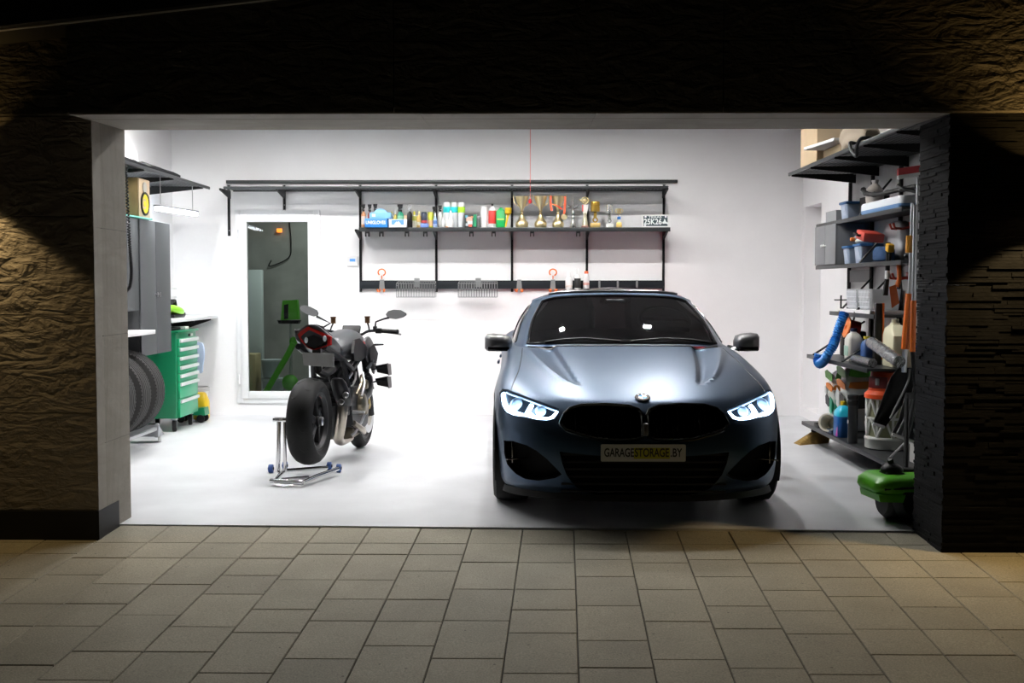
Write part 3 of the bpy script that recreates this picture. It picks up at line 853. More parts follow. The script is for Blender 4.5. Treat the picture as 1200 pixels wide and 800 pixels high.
g = G(); g.ell((swx, 2.31, .965), (.075, .03, .06)); g.box((swx, 2.315, .96), (.33, .02, .035)); g.box((swx, 2.315, .90), (.04, .02, .13)); g.obj('wheel_hub', CAB, st)
g = G(); g.box((swx, 2.08, .985), (.34, .18, .09), bev=.03); g.obj('instrument_hood', CAB, car)
# door mirrors
MCAP = PM((.14, .14, .145), .35, .4)
for px0, px1, py0, py1, sg in ((568, 600.5, 391, 412, -1), (861, 890.5, 390, 412, 1)):
    yy = 1.86
    pa, pb = U(px0, py1, Y=CARY + yy), U(px1, py0, Y=CARY + yy)
    cx, cz, w, h = (pa.x + pb.x) / 2 - CARX, (pa.z + pb.z) / 2, pb.x - pa.x, pb.z - pa.z
    g = G(); rings = []
    for k, (f, sc_) in enumerate(((-.075, .30), (-.065, .66), (-.03, .90), (.02, 1.), (.075, 1.), (.085, .95))):
        pl_ = []
        for u, v in ((-.5, -.32), (-.42, -.46), (0, -.50), (.40, -.44), (.49, -.30), (.5, .05), (.42, .33), (.2, .44), (-.2, .50), (-.42, .46), (-.5, .30)):
            pl_.append((cx + sg * u * -1 * w * sc_ * 1.0, yy + f, cz + v * h * sc_))
        rings.append(pl_)
    g.loft(rings); mo = g.obj('side_mirror', MCAP, car, ang=50)
    g = G(); g.prism([(u * w * .86, v * h * .8) for u, v in ((-.5, -.4), (.5, -.36), (.48, .3), (.2, .46), (-.45, .46))], lambda u, v, ww: V((cx - sg * u, yy + .083 + ww, cz + v)), .004); g.obj('mirror_glass', CHROME, mo)
    g = G(); ix = sg * .835
    g.hull([(cx - sg * w * .46, yy - .03, cz - h * .42), (cx - sg * w * .46, yy + .03, cz - h * .42), (cx - sg * w * .30, yy, cz - h * .49), (cx - sg * w * .46, yy, cz - h * .22),
            (ix, yy + .0, .965), (ix, yy + .09, .965), (ix, yy + .05, .99)])
    g.obj('mirror_arm', GLOSSB, mo)
    g = G(); g.box((cx, yy - .045, cz - h * .32), (w * .8, .06, h * .25), bev=.012); g.obj('mirror_lower_shell', GLOSSB, mo)
# wheels and wheel wells
RIM = PM((.10, .10, .105), .3, .9)
for sg in (1, -1):
    for yc, wd in ((WF, .245), (WR, .275)):
        xc = sg * (.93 - wd / 2) if yc == WF else sg * (.945 - wd / 2)
        g = G(); h = wd / 2; r0, r1 = .262, WRAD
        g.lathe([(r0, -h * .9), (r0 + .03, -h), (r1 - .03, -h * .98), (r1 - .006, -h * .82), (r1, -h * .5), (r1, h * .5), (r1 - .006, h * .82), (r1 - .03, h * .98), (r0 + .03, h), (r0, h * .9)], n=48, closed=True)
        wh = g.obj('wheel', RUBBER, car); wh.location = (xc, yc, WZ); wh.rotation_euler = (0, sg * pi / 2, 0)
        g = G(); g.lathe([(.262, -h * .9), (.25, -h * .7), (.245, h * .6), (.258, h * .85), (.262, h * .92)], n=40)
        g.cyl((0, 0, h * .3), (0, 0, h * .75), .06)
        for k in range(10):
            a = 2 * pi * k / 10
            g.hull([(cos(a) * r - sin(a) * w_, sin(a) * r + cos(a) * w_, z) for r, w0, z0, z1 in ((.04, .022, h * .45, h * .75), (.255, .014, h * .6, h * .85)) for w_ in (-w0, w0) for z in (z0, z1)])
        g.obj('rim', RIM, wh)
        g = G(); g.cyl((0, 0, -h * .2), (0, 0, h * .1), .19, n=32); g.obj('brake_disc', STEEL, wh)
        g = G(); pr = []
        for k in range(25):
            th = pi * (1.2 - 1.4 * k / 24); pr.append((yc + .40 * cos(th), max(.19, WZ + .40 * sin(th))))
        i0 = [(sg * .60, y, z) for y, z in pr]; i1 = [(sg * .915, y, z) for y, z in pr]
        g.loft([i0, i1], cap=False, closed=False); g.bm.faces.new([g.bm.verts.new(p) for p in i0])
        g.obj('wheel_well', BLACK, car)
# tail lamps and exhaust tips for the views from elsewhere
for sg in (1, -1):
    g = G(); q = [V(BODY(np.array(sg * a), np.array(6.2))) for a in (11.6, 11.9, 12.2, 12.6, 13.0, 13.4)]
    g.tube([p + V((0, .012, 0)) for p in q], .035, n=8); g.obj('tail_lamp', PM((.25, .01, .01), .2, emis=(1., .02, .03), estr=5.), car)
    g = G(); g.cyl((sg * .55, 4.75, .30), (sg * .55, 5.03, .30), .055, n=20); g.obj('exhaust_tip', CHROME, car)
    for yy in (2.75, 3.55):
        g = G(); g.box((sg * .945, yy, .80), (.02, .20, .025), bev=.008); g.obj('door_handle', CARP, car)
# ------------------------------------------------------------------ the motorcycle on its stand
BO = V((U(363, 480, Y=8.2).x, 8.2, 0)); BRZ = -math.atan2(.155, 1.45)
bike = thing('motorcycle', 'black and grey naked sports motorcycle seen from behind, rear wheel raised on a stand', 'motorcycle', BO, BRZ)
BM = Matrix.Translation(BO) @ Matrix.Rotation(BRZ, 4, 'Z'); BI = BM.inverted()
def bl(px, py, yl):
    """bike coordinates of a pixel on the plane y = yl of the bike"""
    o = BI @ CAM_P; d = BI.to_3x3() @ ray(px, py)
    return o + d * ((yl - o.y) / d.y)
AX, AF = .42, .30
RT, FT = .33, .298
TANKG = M('grey_satin_paint', (.085, .088, .094), .36, .4)
BKP = PM((.014, .014, .016), .32)
BKM = PM((.02, .02, .022), .45, .4)
TITAN = M('titanium_pipe', (.42, .38, .32), .28, 1., noise=.15, nscale=9)
BRONZE = M('bronze_case', (.22, .19, .14), .38, .9)
REDP = PM((.45, .02, .015), .4)
TYRE = M('motorcycle_tyre', (.006, .006, .006), .62, spec=.3, noise=.15, nscale=14)
def wheel(name, y, z, rr, hw, rim_r, spokes, parent, rec):
    w = bpy.data.objects.new(name, None)
    k = .045 if hw < .08 else .06
    pr = [(rim_r, -hw * .80), (rim_r + k * .5, -hw * .93), (rr - k * 1.2, -hw), (rr - k * .72, -hw * .93), (rr - k * .35, -hw * .72), (rr - k * .10, -hw * .40), (rr, 0)]
    pr = pr + [(r, -a) for r, a in pr[-2::-1]]
    g = G(); g.lathe(pr, (0, y, z), (1, 0, 0), n=56)
    ty = g.obj(name, TYRE, parent)
    # tread grooves
    g = G()
    def tp(f, th):
        f2 = abs(f) * hw; xs = [-a for r, a in pr[:7]][::-1]; rs_ = [r for r, a in pr[:7]][::-1]
        r = np.interp(f2, [abs(x) for x in xs], rs_) + .0004
        return (f * hw, y + r * cos(th), z + r * sin(th))
    n = 12
    for k_ in range(n):
        for s_ in (-1, 1):
            t0 = 2 * pi * k_ / n + (0 if s_ > 0 else pi / n)
            g.tube([tp(s_ * (.08 + .75 * f), t0 + .10 * math.sin(f * 2.2) * 2.4 - .28 * f * f) for f in (0, .2, .4, .6, .8, 1.)], [.0008, .0022, .0026, .0026, .002, .0006], n=5)
    g.obj('tread_groove', PM((.004, .004, .004), .8), ty)
    g = G(); g.lathe([(rim_r + .004, -hw * .82), (rim_r + .004, -hw * .74), (rim_r - .022, -hw * .55), (rim_r - .022, hw * .55), (rim_r + .004, hw * .74), (rim_r + .004, hw * .82), (rim_r - .012, hw * .8), (rim_r - .03, hw * .55), (rim_r - .03, -hw * .55), (rim_r - .012, -hw * .8)], (0, y, z), (1, 0, 0), n=48, closed=True)
    g.cyl((-hw * .6, y, z), (hw * .75, y, z), .05, .042, n=20)
    for k_ in range(spokes):
        for da in (-.16, .16):
            a = 2 * pi * k_ / spokes + .3; b = a + da
            p0 = V((hw * .45, y + .035 * cos(a), z + .035 * sin(a))); p1 = V((hw * .25, y + (rim_r - .012) * cos(b), z + (rim_r - .012) * sin(b)))
            g.tube([p0, p0.lerp(p1, .5) + V((hw * .05, 0, 0)), p1], [.020, .014, .013], n=7, flat=(1.5, .8))
    rim = g.obj('rim', BKM, ty)
    return ty, rim
rw, rim = wheel('rear_wheel', 0, AX, RT, .100, .218, 5, bike, True)
g = G(); g.cyl((.05, 0, AX), (.105, 0, AX), .028, n=6); g.lathe([(.020, .0), (.034, .0), (.034, .02), (.020, .03)], (.08, 0, AX), (1, 0, 0), n=20); g.obj('axle_nut', STEEL, rw)
g = G()
for k in (0, 1):
    th = R(62 + 9 * k); g.tube([(.060, .20 * cos(th + d), AX + .20 * sin(th + d)) for d in (-.055, 0, .055)], .011, n=6, flat=(1, .3))
g.obj('rim_sticker', REDP, rw)
fw, frim = wheel('front_wheel', 1.49, AF, FT, .060, .216, 5, bike, False)
for s_ in (-1, 1):
    g = G(); g.lathe([(.10, 0), (.165, 0), (.165, .005), (.10, .005)], (s_ * .075, 1.49, AF), (1, 0, 0), n=36, closed=True); g.obj('brake_disc', STEEL, fw)
    g = G(); g.lathe([(.03, 0), (.10, -.0), (.10, .006), (.03, .006)], (s_ * .073, 1.49, AF), (1, 0, 0), n=20, closed=True); g.obj('disc_carrier', PM((.4, .37, .3), .4, .8), fw)
    g = G(); g.box((s_ * .095, 1.37, AF + .12), (.05, .07, .12), rot=(R(35), 0, 0), bev=.015); g.obj('brake_caliper', PM((.45, .33, .10), .4, .7), bike)
    # fork legs
    lo, hi = V((s_ * .105, 1.47, AF)), V((s_ * .105, 1.17, .97))
    g = G(); g.tube([lo, lo.lerp(hi, .42)], .026, n=12); g.tube([lo.lerp(hi, .40), lo.lerp(hi, 1.)], .030, n=12); g.obj('fork_leg', PM((.30, .22, .09), .3, .8) if False else BKM, bike)
g = G(); g.tube([(x, 1.49 + .318 * cos(th), AF + .318 * sin(th)) for x in (0,) for th in [R(40 + 5 * k) for k in range(22)]], .07, n=10, flat=(.14, 1)); g.obj('front_mudguard', BKP, bike)

def ring(y, w, zt, zb, p=2.6, n=20, top=1., xo=0):
    out = []
    for k in range(n):
        a = 2 * pi * k / n; c, s_ = cos(a), sin(a)
        x = math.copysign(abs(c) ** (2 / p), c) * w; z = math.copysign(abs(s_) ** (2 / p), s_)
        if z > 0: x *= 1 - (1 - top) * z
        out.append((x + xo, y, (zt + zb) / 2 + z * (zt - zb) / 2))
    return out
def loft_sections(secs, name, mat, parent=bike, k=4, ang=50, p=2.6, top=1.):
    """smooth loft through sections (y, w, ztop, zbot)"""
    q = smooth_path([(a, b, c) for a, b, c, d in secs], k); q2 = smooth_path([(a, b, d) for a, b, c, d in secs], k)
    g = G(); g.loft([ring(u.x, u.y, u.z, v.z, p, top=top) for u, v in zip(q, q2)])
    return g.obj(name, mat, parent, ang=ang)
# tail unit: fairing, seat, tail light, plate
loft_sections([(.055, .128, 1.150, 1.00), (.12, .140, 1.142, .965), (.24, .148, 1.10, .925), (.38, .135, 1.04, .885), (.50, .105, .965, .86)], 'tail_fairing', TANKG, top=.45)
loft_sections([(.14, .085, 1.146, 1.06), (.22, .10, 1.122, 1.02), (.30, .10, 1.085, 1.0)], 'pillion_pad', BLACK, top=.7)
loft_sections([(.28, .12, 1.06, .98), (.38, .135, .995, .92), (.50, .12, .965, .90), (.62, .09, .985, .92)], 'seat', BLACK, top=.75)
TLY = .045
tl = crop([(62, 378), (88, 352), (152, 308), (250, 350), (346, 398), (344, 468), (300, 482), (200, 512), (150, 492), (92, 438)], 340, 340, 7.27)
tlp = [bl(x, y, TLY) for x, y in tl]
tc_ = sum(tlp, V()) / len(tlp)
g = G(); f = [g.bm.verts.new(p) for p in tlp]; b = [g.bm.verts.new(tc_ + (p - tc_) * 1.02 + V((0, .025, 0))) for p in tlp]
i1 = [g.bm.verts.new(tc_ + (p - tc_) * .80 + V((0, .0, -.008))) for p in tlp]; i2 = [g.bm.verts.new(tc_ + (p - tc_) * .76 + V((0, .06, -.008))) for p in tlp]
n = len(tlp)
for A_, B_ in ((b, f), (f, i1), (i1, i2)):
    for k in range(n): g.bm.faces.new((A_[k], A_[(k + 1) % n], B_[(k + 1) % n], B_[k]))
g.bm.faces.new(i2)
tlo = g.obj('tail_light', PM((.42, .016, .014), .2), bike, smooth=False)
g = G()
ta, tb = bl(361, 401, TLY + .02), bl(382, 397, TLY + .02)
g.hull([tc_ + V((dx, dy, dz)) for dx, dz in ((-.075, .005), (-.06, -.045), (.0, -.065), (.07, -.04), (.085, .0), (0, .035)) for dy in (.0, .05)]); g.obj('tail_light_core', BLACK, tlo, smooth=False)
for cx, cy in ((358.8, 398.5), (380.6, 396.5)):
    p = bl(cx, cy, TLY - .004); g = G(); g.ell(p, (.014, .012, .024)); g.obj('tail_lens', PM((.75, .8, .85), .15), tlo)
pq = [bl(x, y, .0) for x, y in crop([(103, 530), (372, 540), (374, 655), (115, 640)], 340, 340, 7.27)]
g = G(); g.hull([p + V((0, d, 0)) for p in pq for d in (0, .006)]); g.obj('plate_panel', PM((.34, .345, .335), .6), bike, smooth=False)
g = G(); a_, b_ = bl(371, 413, .03), 0; g.box(a_ + V((0, .0, .0)), (.06, .02, .04)); g.tube([bl(371, 408, .10), bl(371, 420, .05), bl(373, 434, .06), bl(380, 438, .18), bl(389, 432, .34)], [.03, .028, .03, .035, .04], n=8); g.obj('plate_arm', BLACK, bike)
# tank and knee panels
loft_sections([(.52, .085, .985, .86), (.64, .135, 1.035, .83), (.82, .178, 1.065, .83), (1.0, .182, 1.078, .85), (1.15, .13, 1.06, .90), (1.22, .08, 1.03, .93)], 'fuel_tank', TANKG, top=.62)
for s_ in (1, -1):
    g = G(); q = [(.60, .90), (.68, 1.005), (.80, 1.01), (.95, .93), (1.0, .86), (.85, .82), (.66, .83)]
    g.prism(q, lambda u, v, w, s_=s_: V((s_ * (.165 + .02 * ((u - .6) / .4) + w - .02 * abs(v - .92) / .1), u, v)), .022); g.obj('knee_panel', BLACK, bike)
    g = G(); g.hull([(s_ * x, y, z) for x, y, z in ((.188, .885, .985), (.192, .93, .965), (.192, .92, .945), (.186, .875, .965))]); g.obj('tank_emblem', REDP, bike)
    # tank shoulder and radiator shroud
    g = G(); g.loft([[(s_ * x, y, z) for x, y, z in r] for r in (
        [(.15, .92, 1.02), (.20, .93, .98), (.21, .95, .86), (.17, .93, .82)],
        [(.14, 1.08, 1.06), (.205, 1.08, 1.0), (.225, 1.08, .83), (.18, 1.07, .70)],
        [(.12, 1.24, 1.05), (.19, 1.24, .98), (.235, 1.22, .80), (.19, 1.18, .58)],
        [(.10, 1.36, .98), (.16, 1.36, .92), (.21, 1.32, .78), (.17, 1.26, .55)])]); g.obj('side_shroud', TANKG, bike, ang=60, subd=2)
    g = G(); g.hull([(s_ * x, y, z) for x, y, z in ((.215, .98, .92), (.225, 1.10, .95), (.237, 1.20, .86), (.238, 1.13, .78), (.222, 1.0, .80))]); g.obj('shroud_intake', BLACK, bike)
    for k_, (u0, u1) in enumerate((((418, 437), (429, 421)), ((428, 434), (437, 419)))):
        pass
    g = G(); g.loft([[(s_ * x, y, z) for x, y, z in r] for r in (
        [(.12, 1.02, .74), (.205, 1.03, .72), (.20, 1.05, .50), (.12, 1.04, .46)],
        [(.12, 1.16, .74), (.225, 1.17, .70), (.215, 1.17, .47), (.12, 1.16, .42)],
        [(.10, 1.28, .70), (.17, 1.27, .66), (.16, 1.25, .50), (.10, 1.24, .46)])]); g.obj('radiator_guard', BKP, bike, ang=60, subd=1)
    for zc in (.735, .625):
        g = G(); zz = zc
        g.hull([(s_ * x, y, z) for x, y, z in ((.20, 1.10, zz), (.20, 1.30, zz - .005), (.325, 1.16, zz + .018), (.325, 1.27, zz + .014), (.20, 1.10, zz - .012), (.20, 1.30, zz - .018), (.325, 1.16, zz + .006), (.325, 1.27, zz + .002))])
        g.hull([(s_ * x, y, z) for x, y, z in ((.322, 1.14, zz + .04), (.322, 1.29, zz + .03), (.332, 1.16, zz - .06), (.332, 1.27, zz - .062), (.328, 1.14, zz + .04), (.328, 1.29, zz + .03), (.338, 1.16, zz - .06), (.338, 1.27, zz - .062))])
        g.hull([(s_ * x, 1.17 + d, z) for x, z in ((.215, zz + .02), (.33, zz + .045), (.335, zz - .055), (.235, zz - .035)) for d in (0, .012)])
        g.obj('winglet', BKP, bike, smooth=False)
# grey struts over the shroud
for a_, b_ in (((406, 429), (415, 422)), ((416, 420), (423, 411)), ((431, 432), (437, 421))):
    p, q = bl(*a_, .86 if a_[0] < 420 else 1.02), bl(*b_, .92 if a_[0] < 420 else 1.06)
    g = G(); g.tube([p, q], .018, n=8, flat=(1, .6)); g.obj('frame_strut', PM((.22, .225, .23), .35, .6), bike)
# engine
g = G()
g.hull([(x, y, z) for x in (-.17, .17) for y, z in ((.55, .50), (.62, .30), (.85, .22), (1.08, .28), (1.12, .50), (.95, .62), (.65, .62))]); g.obj('engine_block', BKM, bike, ang=20)
for (y0, z0, y1, z1) in ((.72, .58, .64, .82), (1.0, .50, 1.20, .62)):
    g = G()
    for k in range(5):
        f = k / 4; p = V((0, y0 + (y1 - y0) * f, z0 + (z1 - z0) * f)); d = V((0, y1 - y0, z1 - z0)).to_track_quat('Z', 'X').to_euler()
        g.box(p, (.30, .14, .035), rot=d, bev=.006)
    g.obj('cylinder_bank', BKM, bike)
c0 = bl(416, 472, .80)
g = G(); g.lathe([(.0, .07), (.05, .07), (.085, .055), (.095, .03), (.10, 0)], (.15, .84, c0.z - .01), (1, 0, 0), n=24); g.obj('clutch_cover', BRONZE, bike)
g = G(); g.lathe([(.0, .04), (.04, .04), (.055, .02), (.06, 0)], (.15, 1.0, c0.z - .07), (1, 0, 0), n=20); g.obj('engine_cover', BRONZE, bike)
g = G(); g.lathe([(.0, .04), (.035, .04), (.05, 0)], (.16, .98, c0.z + .14), (1, 0, 0), n=18); g.obj('engine_cover', BRONZE, bike)
g = G(); g.hull([(x, y, z) for x, y, z in ((.08, .60, .20), (.15, .66, .20), (.15, .9, .21), (.08, 1.05, .26), (.15, .9, .30), (.15, .66, .30), (-.15, .5, .2), (-.15, 1.1, .24), (-.15, 1.1, .32), (-.15, .6, .32))]); g.obj('sump', BRONZE, bike, ang=25)
g = G(); g.hull([(x, y, z) for x in (-.14, .14) for y, z in ((.95, .19), (1.20, .26), (1.26, .42), (1.10, .36))]); g.obj('belly_pan', BKP, bike, smooth=False)
# hoses, frame and small pieces in the gap behind the shroud
rb = random.Random(5)
for (p0, p1, r, mt) in (((407, 445), (412, 432), .013, STEEL), ((411, 455), (417, 436), .011, STEEL), ((403, 430), (410, 452), .014, BKM), ((418, 462), (424, 440), .016, BRONZE), ((424, 464), (425, 436), .010, STEEL), ((412, 462), (404, 447), .012, BKM), ((409, 450), (420, 452), .012, BKM)):
    g = G(); a_, b_ = bl(*p0, .70), bl(*p1, .86); g.tube([a_, a_.lerp(b_, .5) + V((.02, 0, .01)), b_], r, n=7); g.obj('hose', mt, bike)
g = G()
for s_ in (1, -1):
    g.tube([(s_ * .12, .48, .86), (s_ * .15, .68, .76), (s_ * .14, .95, .84), (s_ * .07, 1.2, .97)], .022, n=8)
    g.tube([(s_ * .10, .05, .98), (s_ * .12, .48, .86), (s_ * .14, .58, .62), (s_ * .15, .56, .44)], .024, n=8)
g.obj('main_frame', BKM, bike)
g = G(); g.box((.145, .52, .52), (.03, .13, .22), rot=(R(-12), 0, 0), bev=.012); g.obj('footrest_plate', BKM, bike)
# swing arm on the left only, shock absorber
g = G(); g.tube([(-.10, -.04, AX), (-.145, .12, AX + .02), (-.14, .32, .49), (-.10, .52, .46), (.04, .58, .45)], [.05, .05, .055, .06, .05], n=10, flat=(1.1, .7)); g.obj('swing_arm', BKM, bike)
g = G(); g.tube([(.02, .34, .88), (.06, .52, .56)], .022, n=10)
g.tube([V((.02, .36, .86)).lerp(V((.06, .51, .58)), k / 72) + V((.032 * cos(k * .7), .0, .032 * sin(k * .7))) for k in range(73)], .006, n=5); g.obj('shock_absorber', BKM, bike)
g = G(); g.lathe([(.085, -.006), (.105, -.006), (.105, .006), (.085, .006)], (-.125, 0, AX), (1, 0, 0), n=36, closed=True); g.tube([(-.125, 0, AX + .105), (-.125, .55, .51), (-.125, .60, .46), (-.125, .55, .41), (-.125, 0, AX - .105)], .010, n=6); g.obj('chain', BKM, bike)
# exhaust: dark can, twin tips, titanium pipe
e0, e1 = bl(396, 446, .36), bl(404, 474, .44)
can = G().loft([[V(e0).lerp(e1, f) + V((cos(a) * w, sin(a) * w * .8 , 0)) + V((0, 0, z)) for a in [2 * pi * k / 18 for k in range(18)]] for f, w, z in ((-.12, .02, .0), (-.08, .045, 0), (.1, .062, 0), (.5, .068, 0), (.9, .062, 0), (1.05, .048, 0))]).obj('exhaust_can', BKP, bike)
for cx, cy in ((405, 463), (399.5, 471)):
    p = bl(cx, cy, .36)
    g = G(); g.lathe([(.018, -.05), (.024, -.05), (.024, .022), (.017, .026), (.015, .01), (0, -.01)], p, (.35, -.8, .25), n=20); g.obj('exhaust_tip', STEEL, can)
g = G(); g.tube(smooth_path([bl(402, 474, .46), bl(400.5, 490, .46), bl(398, 506, .50), bl(396.5, 513, .56), bl(400, 517, .72), bl(410, 512, .95)], 5), [.043] * 12 + [.042] * 6 + [.036] * 8, n=14); g.obj('exhaust_pipe', TITAN, bike)
g = G(); g.tube(smooth_path([bl(391, 476, .44), bl(392, 492, .46), bl(391, 508, .5), bl(393, 515, .6)], 5), .017, n=8); g.obj('heat_shield', BKM, bike)
g = G(); g.tube(smooth_path([(.17, .62, .33), (.20, .78, .26), (.16, .98, .22), (.09, 1.12, .34), (.10, 1.18, .52)], 5), .024, n=10); g.obj('header_pipe', TITAN, bike)
# foot peg, levers, side stand
p = bl(413, 482.5, .60)
g = G(); g.cyl(p, p + V((.10, .0, .0)), .013, .011, n=12); g.obj('footrest', STEEL, bike)
p = bl(430, 483, .95); g = G(); g.tube([bl(427, 486, .85), bl(424, 494, .80), bl(416, 507, .62), bl(412, 510, .6)], [.012, .011, .010, .012], n=8); g.obj('shift_link', STEEL, bike)
# bars, controls, mirrors
HB = [(-.43, 1.04, 1.055), (-.30, 1.08, 1.06), (-.17, 1.13, 1.055), (-.08, 1.18, 1.02), (.08, 1.18, 1.02), (.17, 1.13, 1.055), (.30, 1.08, 1.06), (.43, 1.04, 1.055)]
g = G(); g.tube(smooth_path(HB, 4), .012, n=8); g.obj('handlebar', BKM, bike)
for s_ in (1, -1):
    g = G(); g.cyl((s_ * .305, 1.08, 1.06), (s_ * .435, 1.038, 1.055), .0185, n=12); g.cyl((s_ * .435, 1.038, 1.055), (s_ * .447, 1.034, 1.0545), .021, n=12); g.obj('grip', BLACK, bike)
    g = G(); g.box((s_ * .27, 1.09, 1.06), (.055, .05, .045), bev=.01); g.box((s_ * .235, 1.10, 1.075), (.03, .05, .05), bev=.008); g.obj('switch_cluster', BKM, bike)
    g = G(); g.tube([(s_ * .25, 1.14, 1.05), (s_ * .30, 1.17, 1.045), (s_ * .40, 1.13, 1.035), (s_ * .46, 1.09, 1.03)], [.010, .008, .007, .008], n=7); g.obj('lever', PM((.25, .25, .26), .3, .9), bike)
    # fluid reservoir on its stalk
    rx, ry = (430.5, 375) if s_ > 0 else (390.5, 375.5)
    p = bl(rx, ry, 1.14)
    g = G(); g.cyl(p + V((0, 0, -.025)), p + V((0, 0, .022)), .022, n=14); g.cyl(p + V((0, 0, .022)), p + V((0, 0, .034)), .025, n=14); rsv = g.obj('fluid_reservoir', PM((.10, .05, .02), .3), bike)
    g = G(); g.tube([p + V((0, 0, -.02)), p + V((s_ * .015, -.01, -.06)), p + V((s_ * .02, -.02, -.085))], .007, n=6); g.obj('reservoir_bracket', BKM, rsv)
    mx = [(440.5, 377), (450, 373.5), (456, 372)] if s_ > 0 else [(387, 378.5), (378, 374), (371, 370.5)]
    q = [bl(x, y, 1.10) for x, y in mx]; base = V((s_ * .235, 1.09, 1.075))
    g = G(); g.tube([base, q[0], q[1], q[2]], [.009, .008, .008, .010], n=8); ms = g.obj('mirror_stalk', BKM, bike)
    if s_ > 0: out = crop([(815, 205), (835, 178), (880, 166), (940, 170), (985, 195), (988, 212), (960, 230), (900, 246), (850, 240), (825, 225)], 340, 340, 7.27)
    else: out = crop([(75, 150), (90, 130), (120, 127), (170, 142), (225, 170), (238, 195), (232, 215), (200, 222), (140, 205), (90, 175)], 340, 340, 7.27)
    P_ = [bl(x, y, 1.09) for x, y in out]; c_ = sum(P_, V()) / len(P_)
    g = G(); g.loft([P_, [c_ + (p - c_) * 1.02 + V((0, .015, 0)) for p in P_], [c_ + (p - c_) * .8 + V((0, .035, 0)) for p in P_]]); mh_ = g.obj('mirror_head', PM((.10, .105, .11), .35, .2), ms)
    g = G(); g.prism([(p.x, p.z) for p in [c_ + (p - c_) * .93 for p in P_]], lambda u, v, w: V((u, 1.0885 - w, v)), .001); g.obj('mirror_glass', PM((.30, .305, .31), .35), ms)  # pale reflection painted as a flat grey, the glass mirrors nothing
p0, p1 = bl(434, 404, 1.2), bl(449.5, 403.5, 1.2)
g = G(); g.tube([V((.12, 1.2, .95)), p0, p0.lerp(p1, .4), p1], [.008, .007, .010, .006], n=7); g.obj('turn_signal', BKM, bike)
g = G(); g.box((0, 1.20, 1.06), (.16, .03, .09), rot=(R(-35), 0, 0), bev=.01); g.obj('dash_display', BLACK, bike)
g = G(); g.hull([(x, y, z) for x, y, z in ((-.12, 1.30, .98), (.12, 1.30, .98), (-.10, 1.40, .90), (.10, 1.40, .90), (-.08, 1.36, .78), (.08, 1.36, .78), (0, 1.44, .86), (-.1, 1.24, .8), (.1, 1.24, .8))]); g.obj('headlight_fairing', TANKG, bike, ang=25)
g = G(); g.tube([(-.09, 1.17, .985), (.09, 1.17, .985)], .03, n=10, flat=(.8, 1)); g.tube([(-.105, 1.22, .85), (.105, 1.22, .85)], .03, n=10); g.cyl((0, 1.17, .985), (0, 1.23, .83), .03); g.obj('fork_clamp', BKM, bike)

# paddock stand: chrome tubes, blue rollers
stand = thing('paddock_stand', 'chrome single-sided paddock stand with blue rollers under the motorcycle', 'motorcycle stand', BO, BRZ)
def bz(px, py, z):
    o = BI @ CAM_P; d = BI.to_3x3() @ ray(px, py); return o + d * ((z - o.z) / d.z)
f0, f1 = bz(317, 563, .035), bz(355, 565.5, .035)
r0, r1 = bz(333, 551, .06), bz(384, 547.5, .06)
r2 = bz(396, 549, .055)
g = G(); g.tube([f0, f1], .017, n=12); g.tube([f1, bz(372, 557.5, .045), r2], .016, n=12); g.tube([r0, r1], .014, n=12); g.tube([f0.lerp(f1, .12), r0], .016, n=12); g.tube([bz(330, 561.5, .045), bz(362, 559, .045)], .012, n=10)
g.obj('base_frame', CHROME, stand)
pt = V((-.20, 0, AX + .02))
g = G()
pa, pb_ = bz(325.5, 553, .06), bz(334, 553, .06)
ta_ = bl(327, 492, pa.y); tb_ = bl(333.5, 492, pa.y)
g.tube([pa, ta_], .017, n=12); g.tube([pb_, tb_], .013, n=12)
g.obj('upright', CHROME, stand)
g = G(); a_ = bl(320.5, 491, pa.y); g.box((a_ + tb_) / 2 + V((.02, 0, 0)), (abs(tb_.x - a_.x) + .04, .05, .028), bev=.004); g.tube([tb_, V((-.06, 0, AX))], .016, n=12); g.obj('lifting_pin', CHROME, stand)
g = G(); g.tube([(f0 + f1) / 2 + V((-.10, 0, -.015)), (f0 + f1) / 2 + V((0, -.06, -.025)), (f0 + f1) / 2 + V((.1, -.01, -.015))], .006, n=6); g.obj('handle_hook', STEEL, stand)
BLUEP = PM((.06, .13, .38), .5)
for px, py, ax in ((317.5, 549, 0), (334, 545.5, 0), (386, 546, 0), (397, 548.5, 0)):
    c_ = bz(px, py, .032)
    g = G(); g.lathe([(.012, -.017), (.030, -.017), (.033, -.012), (.033, .012), (.030, .017), (.012, .017)], (c_.x, c_.y, .033), (1, .15, 0), n=20, closed=True); w_ = g.obj('roller', BLUEP, stand)
    g = G(); g.cyl(V((c_.x - .022, c_.y, .033)), V((c_.x + .022, c_.y, .033)), .012, n=10); g.obj('roller_axle', BLACK, w_)
